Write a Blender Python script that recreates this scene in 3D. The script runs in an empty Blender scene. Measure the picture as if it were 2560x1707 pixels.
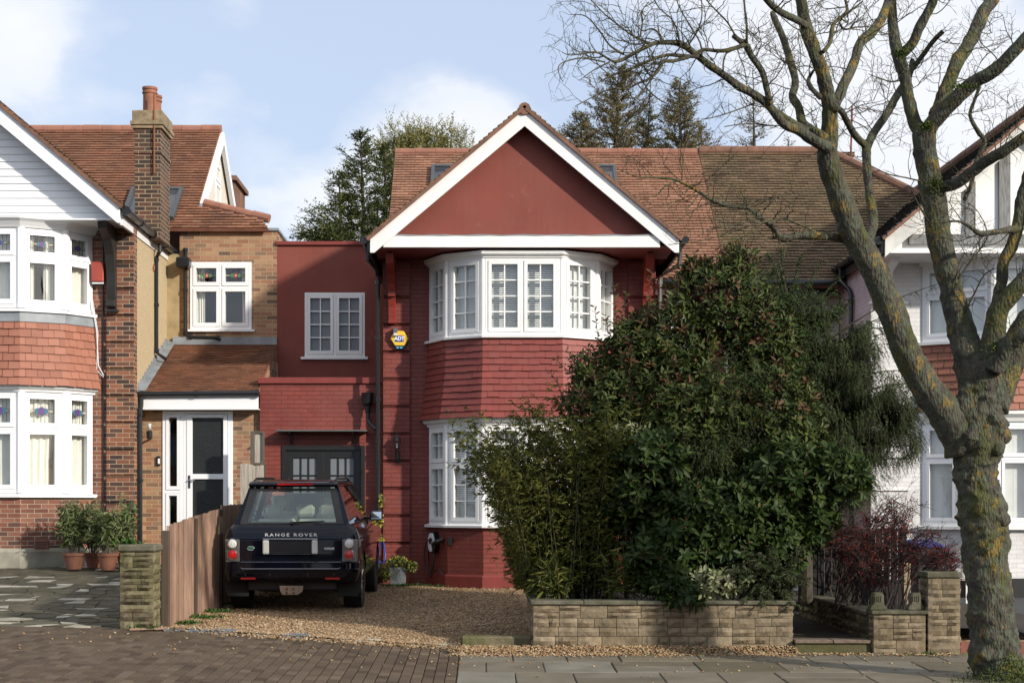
import bpy, math, random
import numpy as np
from mathutils import Vector, Matrix
random.seed(7); rng = np.random.default_rng(7)
SC = bpy.context.scene; COL = SC.collection
K = 3670.0; CX = 1110.0; CY = 1160.0; H = 1.7          # survey constants: focal length, level line, eye height
def P(px, py, Y): return Vector(((px-CX)*Y/K, Y, H+(CY-py)*Y/K))
def X(px, Y): return (px-CX)*Y/K
def Z(py, Y): return H+(CY-py)*Y/K
U = random.uniform
# ------------------------------------------------------------------ materials
def nt(name):
    m = bpy.data.materials.new(name); m.use_nodes = True; t = m.node_tree
    return m, t, t.nodes['Principled BSDF']
def N(t, ty, **kw):
    n = t.nodes.new(ty)
    for k, v in kw.items():
        if k.startswith('i_'):
            key = k[2:].replace('_', ' ')
            n.inputs[int(key) if key.isdigit() else key].default_value = v
        else: setattr(n, k, v)
    return n
def L(t, a, b): t.links.new(a, b)
def c4(c): return (c[0], c[1], c[2], 1)
def ramp(t, stops, interp='LINEAR'):
    r = t.nodes.new('ShaderNodeValToRGB'); e = r.color_ramp; e.interpolation = interp
    while len(e.elements) < len(stops): e.elements.new(.5)
    for el, (p, c) in zip(e.elements, stops):
        el.position = p; el.color = c4(c) if isinstance(c, tuple) else (c, c, c, 1)
    return r
def mixc(t, f, a, b, mode='MIX'):
    m = t.nodes.new('ShaderNodeMix'); m.data_type = 'RGBA'; m.blend_type = mode
    for s, v in ((m.inputs[0], f), (m.inputs[6], a), (m.inputs[7], b)):
        if hasattr(v, 'links'): L(t, v, s)
        elif isinstance(v, tuple): s.default_value = c4(v)
        else: s.default_value = v
    return m.outputs[2]
def pos(t, scale=(1, 1, 1)):
    g = t.nodes.new('ShaderNodeNewGeometry'); mp = N(t, 'ShaderNodeMapping'); mp.inputs['Scale'].default_value = scale
    L(t, g.outputs['Position'], mp.inputs[0]); return mp.outputs[0]
def noise(t, scale, vec=None, detail=4, rough=.55):
    n = N(t, 'ShaderNodeTexNoise', i_Scale=scale, i_Detail=detail, i_Roughness=rough)
    L(t, vec if vec is not None else pos(t), n.inputs['Vector']); return n.outputs['Fac']
def bump(t, b, h, strength=.3, dist=.01):
    n = N(t, 'ShaderNodeBump', i_Strength=strength, i_Distance=dist); L(t, h, n.inputs['Height']); L(t, n.outputs[0], b.inputs['Normal']); return n
MATS = {}
def mat(name, col, rough=.6, var=.12, vs=3., bs=60., bp=.15, metal=0, spec=.5, cols=None, coat=0, dirt=0, dirtc=(.12, .1, .07), stretch=(1, 1, 1), trans=0, marks=None):
    m, t, b = nt(name)
    if cols:
        a = N(t, 'ShaderNodeAttribute', attribute_name='rnd')
        base = ramp(t, [(i/(len(cols)-1), c) for i, c in enumerate(cols)]); L(t, a.outputs['Fac'], base.inputs[0]); base = base.outputs[0]
    else:
        base = N(t, 'ShaderNodeRGB'); base.outputs[0].default_value = c4(col); base = base.outputs[0]
    if var:
        n = noise(t, vs, pos(t, stretch)); r = ramp(t, [(.3, 1-var), (.7, 1+var)]); L(t, n, r.inputs[0])
        base = mixc(t, 1.0, base, r.outputs[0], 'MULTIPLY')
    if dirt:
        n = noise(t, 1.7, pos(t, (1, 1, .5)), 6, .65); r = ramp(t, [(.45, 0.0), (.75, dirt)]); L(t, n, r.inputs[0])
        base = mixc(t, r.outputs[0], base, dirtc)
    if marks:
        n = noise(t, 3.2, pos(t, (1, 1, .8)), 9, .78); r = ramp(t, [(.60, 0.), (.66, .45), (.72, .7)]); L(t, n, r.inputs[0]); base = mixc(t, r.outputs[0], base, marks)
        n = noise(t, 2.0, pos(t, (6, 6, .35)), 4, .6); r = ramp(t, [(.3, .95), (.7, 1.03)]); L(t, n, r.inputs[0]); base = mixc(t, 1., base, r.outputs[0], 'MULTIPLY')
    L(t, base, b.inputs['Base Color'])
    b.inputs['Roughness'].default_value = rough; b.inputs['Metallic'].default_value = metal
    b.inputs['Specular IOR Level'].default_value = spec
    if coat: b.inputs['Coat Weight'].default_value = coat; b.inputs['Coat Roughness'].default_value = .04
    if bp: bump(t, b, noise(t, bs, pos(t, stretch)), bp)
    if trans:
        tr = N(t, 'ShaderNodeBsdfTranslucent'); L(t, base, tr.inputs[0]); mx = N(t, 'ShaderNodeMixShader'); mx.inputs[0].default_value = trans
        L(t, b.outputs[0], mx.inputs[1]); L(t, tr.outputs[0], mx.inputs[2]); L(t, mx.outputs[0], t.nodes['Material Output'].inputs[0])
    MATS[name] = m; return m
def brick(name, cols, mortar, bw=.225, rh=.075, ms=.006, rough=.8, bp=.6, dirt=.0, painted=False, dirtc=(.05, .04, .03), chips=None):
    m, t, b = nt(name)
    uv = N(t, 'ShaderNodeTexCoord').outputs['UV']
    nz = N(t, 'ShaderNodeTexNoise', i_Scale=7.0, i_Detail=3.0); L(t, uv, nz.inputs['Vector'])
    d = N(t, 'ShaderNodeVectorMath', operation='SCALE'); L(t, nz.outputs['Color'], d.inputs[0]); d.inputs['Scale'].default_value = .008
    ad = N(t, 'ShaderNodeVectorMath', operation='ADD'); L(t, uv, ad.inputs[0]); L(t, d.outputs[0], ad.inputs[1])
    br = N(t, 'ShaderNodeTexBrick'); L(t, ad.outputs[0], br.inputs['Vector'])
    for k, v in (('Color1', (0, 0, 0, 1)), ('Color2', (1, 1, 1, 1)), ('Mortar', (.5, .5, .5, 1)), ('Scale', 1), ('Mortar Size', ms), ('Mortar Smooth', .25), ('Bias', 0), ('Brick Width', bw), ('Row Height', rh)): br.inputs[k].default_value = v
    r = ramp(t, [(i/(len(cols)-1), c) for i, c in enumerate(cols)]); L(t, br.outputs['Color'], r.inputs[0])
    n1 = noise(t, 2.2, None, 5); r1 = ramp(t, [(.3, .82), (.7, 1.14)]); L(t, n1, r1.inputs[0])
    c = mixc(t, 1.0, r.outputs[0], r1.outputs[0], 'MULTIPLY')
    c = mixc(t, br.outputs['Fac'], c, mortar)
    if dirt:
        n2 = noise(t, 1.1, pos(t, (1, 1, .4)), 6, .7); r2 = ramp(t, [(.4, 0.), (.7, dirt)]); L(t, n2, r2.inputs[0]); c = mixc(t, r2.outputs[0], c, dirtc)
    if chips:
        n2 = noise(t, 9, None, 6, .7); r2 = ramp(t, [(.68, 0.), (.74, .6)]); L(t, n2, r2.inputs[0]); c = mixc(t, r2.outputs[0], c, chips)
    L(t, c, b.inputs['Base Color']); b.inputs['Roughness'].default_value = rough
    inv = N(t, 'ShaderNodeMath', operation='MULTIPLY_ADD', i_1=-1.0, i_2=1.0); L(t, br.outputs['Fac'], inv.inputs[0])
    n3 = noise(t, 45, None, 4); ml = N(t, 'ShaderNodeMath', operation='MULTIPLY_ADD', i_1=.35); L(t, n3, ml.inputs[0]); L(t, inv.outputs[0], ml.inputs[2])
    bump(t, b, ml.outputs[0], bp, .008)
    MATS[name] = m; return m
mat('white_paint', (.80, .80, .78), .45, .04, 2, 30, .05, dirt=.22, dirtc=(.48, .46, .40))
mat('white_upvc', (.80, .81, .82), .3, .02, 2, 30, .02)
mat('old_white_paint', (.68, .67, .63), .7, .12, 4, 25, .2, dirt=.6, dirtc=(.25, .24, .22), stretch=(1, 1, 1))
mat('red_render', (.20, .046, .031), .75, .14, .8, 35, .15, dirt=.30, dirtc=(.22, .085, .066), marks=(.27, .10, .08))
mat('red_paint', (.21, .028, .018), .4, .08, 5, 40, .05)
mat('weathered_grey', (.20, .20, .195), .85, .35, 8, 40, .4, stretch=(5, 5, .6))
mat('cap_stone', (.25, .19, .115), .9, .35, 9, 30, .6, dirt=.8, dirtc=(.10, .08, .05))
mat('weathered_dark', (.10, .085, .07), .85, .25, 9, 50, .3, stretch=(6, 6, .5))
mat('alarm_red', (.34, .06, .04), .5, .1, 5, 30, .05)
mat('dark_frame', (.06, .065, .07), .5, .1, 5, 30, .05)
mat('red_lintel', (.19, .032, .026), .65, .1, 5, 40, .2)
brick('red_brick', [(.175, .031, .021), (.205, .039, .027), (.19, .040, .029)], (.13, .024, .018), ms=.008, dirt=.3, dirtc=(.235, .085, .068), bp=.8, chips=(.30, .12, .10), rough=.6)
brick('dark_multi_brick', [(.035, .022, .02), (.06, .032, .025), (.20, .075, .04), (.26, .10, .055), (.07, .04, .032)], (.40, .30, .19))
brick('chimney_brick', [(.025, .016, .013), (.04, .022, .018), (.06, .03, .02), (.15, .055, .033), (.035, .021, .017)], (.36, .28, .17), dirt=.7, ms=.009)
brick('red_stock_brick', [(.14, .05, .032), (.21, .075, .046), (.25, .105, .066), (.075, .042, .035)], (.36, .285, .20))
brick('tan_brick', [(.32, .18, .095), (.42, .26, .15), (.27, .12, .07), (.37, .19, .11), (.10, .065, .05), (.38, .23, .13)], (.42, .33, .21), dirt=.3, dirtc=(.2, .12, .06))
brick('white_brick', [(.66, .65, .64), (.69, .68, .67), (.64, .62, .62)], (.58, .56, .55), bp=.45, dirt=.12, dirtc=(.45, .40, .39))
brick('white_brick_shaded', [(.52, .44, .46), (.56, .48, .50), (.50, .42, .44)], (.40, .33, .34), bp=.5, dirt=.3, dirtc=(.4, .32, .31))  # same white brick, with the side wall's pinkish shade put into the colour
mat('roof_tile_red', (0, 0, 0), .75, .18, 1.3, 80, .3, cols=[(.20, .095, .056), (.30, .155, .093), (.25, .122, .073), (.34, .18, .112)], dirt=.35, dirtc=(.15, .09, .06))
mat('roof_tile_orange', (0, 0, 0), .8, .15, 1.3, 80, .3, cols=[(.15, .066, .036), (.24, .105, .055), (.20, .085, .044), (.27, .13, .073)], dirt=.6, dirtc=(.11, .06, .04))
mat('roof_tile_brown', (0, 0, 0), .85, .25, 1.0, 80, .35, cols=[(.095, .06, .032), (.16, .098, .053), (.12, .082, .043), (.19, .125, .073)], dirt=.55, dirtc=(.085, .075, .03))
mat('roof_tile_mossy', (0, 0, 0), .85, .3, 5, 60, .5, cols=[(.15, .08, .045), (.2, .10, .06), (.11, .07, .035)], dirt=.8, dirtc=(.07, .07, .022))
mat('roof_tile_black', (0, 0, 0), .6, .2, 3, 60, .3, cols=[(.018, .018, .02), (.035, .033, .033), (.025, .024, .025)])
mat('hung_tile_orange', (0, 0, 0), .7, .08, 3, 70, .2, cols=[(.24, .09, .055), (.33, .135, .088), (.285, .112, .070)])
mat('hung_tile_red', (0, 0, 0), .55, .08, 3, 60, .2, cols=[(.185, .034, .026), (.215, .042, .031), (.20, .045, .034)])
mat('ridge_terracotta', (.27, .12, .08), .8, .2, 4, 50, .3)
mat('ridge_brown', (.17, .085, .055), .85, .3, 4, 50, .4)
mat('black_plastic', (.012, .012, .013), .3, .1, 5, 30, .05)
mat('dark_timber', (.02, .018, .016), .5, .2, 5, 30, .2)
mat('lead', (.22, .24, .26), .5, .25, 4, 15, .3)
mat('grey_metal', (.18, .18, .17), .35, .1, 5, 30, .1, metal=.6)
mat('terracotta', (.26, .105, .06), .8, .25, 6, 30, .25, dirt=.6, dirtc=(.16, .10, .07))
mat('pebbledash', (.46, .36, .22), .95, .3, 70, 110, 1.0)
mat('white_dash', (.62, .58, .5), .95, .25, 60, 90, 1.0)
mat('ochre_render', (.34, .255, .135), .9, .2, 6, 60, .3)
mat('concrete', (.30, .28, .22), .9, .2, 5, 60, .4, dirt=.5, dirtc=(.13, .12, .06))
mat('blue_concrete', (.12, .15, .185), .9, .4, 14, 60, .5, dirt=1.0, dirtc=(.20, .17, .12), spec=.1)
mat('step_tile', (.17, .115, .085), .8, .4, 25, 40, .3, dirt=.6, dirtc=(.10, .09, .06))
mat('path_slab_shaded', (.045, .04, .03), .9, .3, 5, 40, .4, spec=.1)  # near-black base colour holds the shade of the bushes over the path
mat('slate', (.14, .16, .16), .7, .3, 8, 40, .4)
mat('room', (.24, .23, .21), .9, .1, 1, 5, 0)
mat('curtain', (.80, .78, .70), .9, .06, 4, 20, .1)
mat('blind', (.86, .86, .82), .5, .03, 4, 20, 0)
mat('lead_bar', (.05, .05, .05), .4, 0, 1, 1, 0)
mat('glass_purple', (.11, .06, .20), .2, .1, 8, 30, 0); mat('glass_teal', (.04, .15, .20), .2, .1, 8, 30, 0); mat('glass_amber', (.42, .36, .24), .2, .1, 8, 30, 0); mat('glass_ruby', (.3, .03, .04), .2, .1, 8, 30, 0); mat('glass_green', (.05, .2, .09), .2, .1, 8, 30, 0)
mat('black_door', (.014, .014, .014), .35, .1, 5, 30, .05)
mat('frosted_grey', (.17, .185, .20), .35, .05, 3, 30, .02)
mat('ripple_glass', (.022, .023, .024), .3, .1, 5, 28, .9, spec=.3)
mat('sign_yellow', (.78, .50, .05), .4, .03, 3, 10, 0); mat('sign_blue', (.015, .05, .28), .4, 0, 1, 1, 0); mat('sign_cyan', (.08, .36, .60), .4, 0, 1, 1, 0); mat('sign_white', (.8, .8, .8), .4, 0, 1, 1, 0)
mat('fence_board', (0, 0, 0), .85, .25, 9, 50, .35, cols=[(.30, .195, .14), (.37, .25, .185), (.25, .155, .105), (.34, .22, .16)], stretch=(6, 6, .5), dirt=.3, dirtc=(.08, .05, .035))
mat('fence_post', (.075, .05, .035), .85, .2, 9, 50, .3, stretch=(6, 6, .5))
mat('weathered_board', (0, 0, 0), .85, .25, 9, 50, .35, cols=[(.30, .27, .23), (.38, .34, .28), (.26, .22, .18)], stretch=(6, 6, .5))
mat('black_slats', (.009, .007, .006), .8, .2, 9, 50, .2, stretch=(6, 6, .5))
mat('post_pale', (.32, .25, .16), .85, .2, 9, 50, .2, stretch=(6, 6, .5))
mat('stone', (0, 0, 0), .9, .35, 11, 28, 1.0, cols=[(.17, .132, .085), (.235, .185, .122), (.20, .158, .108), (.27, .218, .15)], dirt=.7, dirtc=(.095, .08, .048), spec=.1)
mat('stone_mossy', (0, 0, 0), .9, .4, 9, 28, 1.0, cols=[(.12, .10, .065), (.18, .15, .09), (.07, .055, .04), (.20, .17, .105)], dirt=1.0, dirtc=(.075, .085, .025), spec=.1)
mat('stone_joint', (.115, .10, .075), .95, .2, 9, 40, .4)
mat('coping', (.13, .12, .09), .9, .35, 9, 30, .8, dirt=.9, dirtc=(.055, .06, .025), spec=.1)
mat('flagstone', (0, 0, 0), .75, .16, 2.5, 90, .25, cols=[(.125, .105, .073), (.175, .15, .108), (.15, .13, .097), (.20, .185, .15), (.11, .095, .062)], dirt=.6, dirtc=(.10, .085, .055), spec=.2)
mat('paving_joint', (.045, .045, .022), .95, .4, 15, 60, .5)
mat('block_paver', (0, 0, 0), .8, .15, 2, 80, .4, cols=[(.060, .042, .028), (.105, .077, .053), (.08, .058, .038), (.13, .098, .07)], dirt=.2, dirtc=(.075, .060, .044), spec=.15)
mat('crazy_stone', (0, 0, 0), .9, .3, 5, 40, .6, cols=[(.085, .075, .054), (.12, .105, .075), (.10, .09, .066), (.145, .13, .098), (.40, .37, .30)], dirt=.7, dirtc=(.055, .058, .028), spec=.1)
mat('gravel', (0, 0, 0), .8, .2, 30, 90, .2, cols=[(.15, .085, .040), (.31, .20, .10), (.22, .132, .062), (.42, .31, .18), (.10, .055, .03), (.34, .22, .11), (.54, .45, .33)])
mat('leaf_litter', (0, 0, 0), .8, .2, 30, 90, .2, cols=[(.16, .07, .03), (.30, .17, .08), (.42, .3, .16), (.22, .13, .06), (.5, .4, .24)])
mat('asphalt', (.05, .05, .052), .9, .15, 30, 120, .4)
mat('soil', (.035, .025, .018), .95, .3, 8, 40, .5)
mat('quarry_red', (.19, .06, .04), .6, .15, 5, 30, .1); mat('quarry_cream', (.55, .45, .27), .6, .15, 5, 30, .1)
mat('black_plinth', (.012, .012, .013), .7, .2, 5, 30, .2)
mat('bin_blue', (.02, .05, .28), .4, .1, 5, 30, .05); mat('bin_grey', (.035, .04, .045), .5, .1, 5, 30, .05)
mat('hose_blue', (.02, .06, .35), .4, 0, 5, 30, 0)
mat('lamp_glass', (.6, .6, .57), .1, 0, 1, 1, 0)
mat("twig_brown", (.05, .04, .025), .85, .3, 20, 60, .2); mat('twig_dark', (.022, .015, .013), .85, .3, 20, 60, .2); mat('bamboo_cane', (.06, .065, .025), .6, .2, 20, 60, .1); mat('twig_grey', (.17, .14, .11), .85, .3, 20, 60, .2)  # twig_dark: dark stems, blackened further to hold the shadow falling on them
mat('aerial_metal', (.30, .27, .24), .5, .1, 5, 30, 0, metal=.5)
mat('rust', (.20, .07, .035), .8, .3, 20, 60, .3)
# car
mat('car_paint', (.0015, .0025, .007), .10, 0, 1, 1, 0, spec=.1, coat=.5)
mat('car_trim', (.012, .012, .013), .5, .05, 5, 40, .05); mat('rubber', (.014, .014, .014), .8, .2, 9, 60, .3)
mat('chrome_dark', (.30, .31, .34), .2, 0, 1, 1, 0, metal=1)
mat('chrome', (.62, .62, .62), .12, 0, 1, 1, 0, metal=1); mat('silver_letter', (.5, .5, .5), .3, 0, 1, 1, 0, metal=.8)
mat('badge_silver', (.75, .75, .75), .35, 0, 1, 1, 0, metal=.2); mat('lamp_red', (.45, .008, .01), .12, 0, 1, 1, 0, coat=1); mat('lamp_clear', (.62, .62, .6), .12, 0, 1, 1, 0, coat=1); mat('lamp_bezel', (.17, .165, .16), .3, 0, 1, 1, 0, metal=.5)
mat('plate_black', (.006, .006, .008), .4, 0, 1, 1, 0); mat('leather', (.80, .77, .66), .55, .05, 5, 30, .05); mat('badge_green', (.03, .12, .06), .3, 0, 1, 1, 0)
mat('tow_plate', (.23, .16, .12), .7, .3, 9, 30, .2); mat('sticker', (.5, .16, .12), .5, 0, 1, 1, 0)
# foliage
def leafm(name, cols, rough=.4, trans=.25, spec=.16):
    rough = max(rough, .48)
    return mat(name, (0, 0, 0), rough, .15, 2.2, 1, 0, cols=cols, trans=trans*.55, spec=spec)
leafm('leaf_viburnum', [(.015, .026, .008), (.042, .062, .015), (.025, .040, .010), (.080, .100, .024), (.046, .056, .017), (.11, .05, .028)], .36)
leafm('leaf_rosette', [(.012, .024, .007), (.034, .056, .013), (.020, .036, .009), (.085, .115, .026)], .3)
leafm('leaf_variegated', [(.26, .27, .14), (.10, .14, .05), (.36, .35, .21), (.06, .10, .03)], .4)
leafm('leaf_bamboo', [(.066, .084, .016), (.11, .124, .027), (.048, .064, .012), (.175, .155, .04), (.078, .095, .02)], .5, .35)
leafm('leaf_yew', [(.012, .028, .009), (.028, .052, .014), (.065, .10, .026), (.018, .036, .011)], .6, .2)
leafm('leaf_cypress', [(.11, .125, .038), (.075, .095, .028), (.17, .175, .06), (.20, .17, .075)], .7, .3)
leafm('leaf_cypress_dark', [(.05, .065, .02), (.035, .05, .015), (.085, .10, .03), (.14, .145, .05)], .7, .3)
leafm('leaf_cypress_light', [(.19, .19, .06), (.13, .14, .045), (.27, .25, .09), (.30, .24, .11)], .7, .3)
leafm('leaf_cypress_brown', [(.15, .13, .055), (.11, .105, .04), (.20, .155, .075), (.25, .18, .10)], .7, .3)
leafm('leaf_pot', [(.10, .15, .045), (.17, .22, .08), (.13, .17, .07), (.25, .25, .13)], .5, .3)
leafm('leaf_ivy', [(.06, .10, .03), (.12, .16, .05), (.45, .40, .05), (.09, .12, .04), (.16, .15, .07)], .5, .3)
leafm('leaf_weed', [(.04, .09, .02), (.07, .13, .03)], .5, .3)
leafm('berry_red', [(.17, .012, .010), (.27, .02, .014), (.07, .010, .009)], .35, .1)
leafm('bud_rust', [(.22, .06, .035), (.30, .09, .05), (.15, .05, .03)], .6, .1)
def moss_bark():
    m, t, b = nt('bark')
    v = pos(t); n0 = noise(t, 4, v, 6, .65)
    base = ramp(t, [(.3, (.022, .018, .013)), (.5, (.048, .039, .028)), (.7, (.085, .072, .052))]); L(t, n0, base.inputs[0])
    g = noise(t, 13, v, 8, .75); rg = ramp(t, [(.47, 0.), (.56, .85)]); L(t, g, rg.inputs[0])
    c = mixc(t, rg.outputs[0], base.outputs[0], (.078, .092, .058))
    # moss prefers upward / one-sided broad patches
    g2 = noise(t, 2.6, pos(t, (1.3, 1, .7)), 7, .7); r2 = ramp(t, [(.515, 0.), (.60, .85)]); L(t, g2, r2.inputs[0])
    c = mixc(t, r2.outputs[0], c, (.060, .066, .014))
    g3 = noise(t, 5.2, pos(t, (1, 1.1, .8)), 8, .75); r3 = ramp(t, [(.558, 0.), (.60, .88)]); L(t, g3, r3.inputs[0])
    c = mixc(t, r3.outputs[0], c, (.19, .125, .024))
    L(t, c, b.inputs['Base Color']); b.inputs['Roughness'].default_value = .9
    vo = N(t, 'ShaderNodeTexVoronoi', i_Scale=26.0); L(t, pos(t, (1.7, 1.7, .62)), vo.inputs['Vector'])
    ad = N(t, 'ShaderNodeMath', operation='MULTIPLY_ADD', i_1=1.2); L(t, g, ad.inputs[0]); L(t, vo.outputs['Distance'], ad.inputs[2])
    bump(t, b, ad.outputs[0], 1.0, .018); MATS['bark'] = m
    m, t, b = nt('bark_twig'); n0 = noise(t, 9, pos(t), 4)
    base = ramp(t, [(.35, (.028, .023, .015)), (.5, (.05, .045, .024)), (.62, (.09, .08, .03))]); L(t, n0, base.inputs[0]); L(t, base.outputs[0], b.inputs['Base Color']); b.inputs['Roughness'].default_value = .9
    MATS['bark_twig'] = m
moss_bark()
def moss():
    mat('moss', (0, 0, 0), .95, .3, 8, 40, .5, cols=[(.05, .075, .012), (.09, .12, .02)])
moss()
def glass(name, refl, tint=(.9, .93, .93)):
    m, t, b = nt(name); t.nodes.remove(b)
    tr = N(t, 'ShaderNodeBsdfTransparent'); tr.inputs[0].default_value = c4(tint)
    gl = N(t, 'ShaderNodeBsdfGlossy'); gl.inputs['Roughness'].default_value = .01
    lw = N(t, 'ShaderNodeLayerWeight', i_Blend=.5); pw = N(t, 'ShaderNodeMath', operation='POWER', i_1=5.0); L(t, lw.outputs['Facing'], pw.inputs[0]); ad = N(t, 'ShaderNodeMath', operation='MULTIPLY_ADD', i_1=1-refl, i_2=refl); L(t, pw.outputs[0], ad.inputs[0])
    g = noise(t, 1.5, None, 2); bm = N(t, 'ShaderNodeBump', i_Strength=.04, i_Distance=.05); L(t, g, bm.inputs['Height']); L(t, bm.outputs[0], gl.inputs['Normal'])
    mx = N(t, 'ShaderNodeMixShader'); L(t, ad.outputs[0], mx.inputs[0]); L(t, tr.outputs[0], mx.inputs[1]); L(t, gl.outputs[0], mx.inputs[2])
    L(t, mx.outputs[0], t.nodes['Material Output'].inputs[0]); MATS[name] = m
glass('glass', .07, (.97, .98, .98)); glass('car_glass', .09, (.90, .95, .91)); glass('mirror_glass', .8)
# ------------------------------------------------------------------ mesh building
class MB:
    def __init__(s): s.v = []; s.f = []; s.r = []; s.m = []; s.k = 0
    def add(s, pts, faces, rnd=None, mi=0):
        o = len(s.v); s.v += [tuple(p) for p in pts]
        rv = random.random() if rnd is None else rnd
        for f in faces: s.f.append([o+i for i in f]); s.r.append(rv); s.m.append(mi)
        return s
    def poly(s, pts, rnd=None, mi=0): return s.add(pts, [list(range(len(pts)))], rnd, mi)
    def box(s, x0, x1, y0, y1, z0, z1, rnd=None, mi=0):
        p = [(x0, y0, z0), (x1, y0, z0), (x1, y1, z0), (x0, y1, z0), (x0, y0, z1), (x1, y0, z1), (x1, y1, z1), (x0, y1, z1)]
        return s.add(p, BF, rnd, mi)
    def hexa(s, p, rnd=None, mi=0): return s.add(p, BF, rnd, mi)
    def tube(s, pts, r, n=8, rnd=None, caps=True, mi=0):
        pts = [Vector(p) for p in pts]; R = r if isinstance(r, (list, tuple)) else [r]*len(pts)
        o = len(s.v); prev = None; m = len(pts)
        for i, p in enumerate(pts):
            d = (pts[min(i+1, m-1)]-pts[max(i-1, 0)]).normalized()
            if prev is None: a = d.orthogonal().normalized()
            else:
                a = prev-d*prev.dot(d)
                a = a.normalized() if a.length > 1e-6 else d.orthogonal().normalized()
            prev = a; b = d.cross(a)
            for j in range(n):
                t = 2*math.pi*j/n; q = p+(a*math.cos(t)+b*math.sin(t))*R[i]; s.v.append(tuple(q))
        rv = random.random() if rnd is None else rnd
        for i in range(m-1):
            for j in range(n):
                k = (j+1) % n; s.f.append([o+i*n+j, o+i*n+k, o+(i+1)*n+k, o+(i+1)*n+j]); s.r.append(rv); s.m.append(mi)
        if caps:
            s.f.append([o+j for j in range(n)][::-1]); s.f.append([o+(m-1)*n+j for j in range(n)]); s.r += [rv, rv]; s.m += [mi, mi]
        return s
    def lathe(s, c, prof, n=20, rnd=None, mi=0):
        o = len(s.v); c = Vector(c)
        for r, z in prof:
            for j in range(n): t = 2*math.pi*j/n; s.v.append((c.x+r*math.cos(t), c.y+r*math.sin(t), c.z+z))
        rv = random.random() if rnd is None else rnd
        for i in range(len(prof)-1):
            for j in range(n):
                k = (j+1) % n; s.f.append([o+i*n+j, o+i*n+k, o+(i+1)*n+k, o+(i+1)*n+j]); s.r.append(rv); s.m.append(mi)
        return s
    def prism(s, poly, a, d, rnd=None, mi=0):          # poly: list of 3D points, extruded by vector d
        d = Vector(d); p = [Vector(q) for q in poly]; n = len(p)
        return s.add(p+[q+d for q in p], [list(range(n))[::-1], list(range(n, 2*n))]+[[i, (i+1) % n, n+(i+1) % n, n+i] for i in range(n)], rnd, mi)
    def build(s, name, m, parent=None, smooth=False, bevel=0, fixn=True, label=None, shade=None):
        ms = m if isinstance(m, (list, tuple)) else [m]
        off = Vector(parent_base(parent)) if parent else Vector((0, 0, 0))
        me = bpy.data.meshes.new(name)
        vv = np.array(s.v, dtype=np.float64)
        me.from_pydata((vv-np.array(off)).tolist() if len(vv) else [], [], s.f)
        for q in ms: me.materials.append(MATS[q])
        if len(ms) > 1: me.polygons.foreach_set('material_index', s.m)
        at = me.attributes.new('rnd', 'FLOAT', 'FACE'); at.data.foreach_set('value', s.r)
        if fixn:
            import bmesh
            bm = bmesh.new(); bm.from_mesh(me); bmesh.ops.recalc_face_normals(bm, faces=bm.faces)
            if bevel:
                bmesh.ops.bevel(bm, geom=[e for e in bm.edges if len(e.link_faces) == 2 and e.calc_face_angle(0) > .5], offset=bevel, segments=1, affect='EDGES')
            bm.to_mesh(me); bm.free()
        boxuv(me, off)
        if smooth:
            me.polygons.foreach_set('use_smooth', [True]*len(me.polygons))
            if shade: me.set_sharp_from_angle(angle=shade)
        o = bpy.data.objects.new(name, me); COL.objects.link(o)
        if parent: o.parent = parent
        if label: o['label'] = label
        return o
BF = [(0, 3, 2, 1), (4, 5, 6, 7), (0, 1, 5, 4), (1, 2, 6, 5), (2, 3, 7, 6), (3, 0, 4, 7)]
def boxuv(me, off):
    uv = me.uv_layers.new(name='UVMap'); nl = len(me.loops); npoly = len(me.polygons)
    if nl == 0: return
    co = np.empty(len(me.vertices)*3); me.vertices.foreach_get('co', co); co = co.reshape(-1, 3)+np.array(off)
    li = np.empty(nl, dtype=np.int32); me.loops.foreach_get('vertex_index', li)
    tot = np.empty(npoly, dtype=np.int32); me.polygons.foreach_get('loop_total', tot)
    nn = np.empty(npoly*3); me.polygons.foreach_get('normal', nn); nn = nn.reshape(-1, 3)
    nl_ = np.repeat(nn, tot, axis=0); p = co[li]
    hz = np.abs(nl_[:, 2]) > .97
    t = np.stack([-nl_[:, 1], nl_[:, 0], np.zeros(nl)], 1); ln = np.linalg.norm(t, axis=1); ln[ln == 0] = 1; t /= ln[:, None]
    t[hz] = (1, 0, 0); w = np.cross(nl_, t); w[hz] = (0, 1, 0)
    out = np.stack([(p*t).sum(1), (p*w).sum(1)], 1); uv.data.foreach_set('uv', out.ravel())
def parent_base(o):
    while o.parent: o = o.parent
    return o.location
def thing(name, label, cat, loc, group=None):
    o = bpy.data.objects.new(name, None); COL.objects.link(o); o.location = loc; o.empty_display_size = .2
    o['label'] = label; o['category'] = cat
    if group: o['group'] = group
    return o
def tag(o, label, cat, group=None, kind=None):
    o['label'] = label; o['category'] = cat
    if group: o['group'] = group
    if kind: o['kind'] = kind
    return o
def struct(o): o['kind'] = 'structure'; return o
def stuff(o, label, cat): o['kind'] = 'stuff'; o['label'] = label; o['category'] = cat; return o
def dup(root, loc, label, group=None):
    r = root.copy(); COL.objects.link(r); r.location = loc; r['label'] = label
    if group: r['group'] = group
    for ch in list(root.children):
        c = ch.copy(); COL.objects.link(c); c.parent = r
        for g in ch.children:
            d = g.copy(); COL.objects.link(d); d.parent = c
    return r
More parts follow.
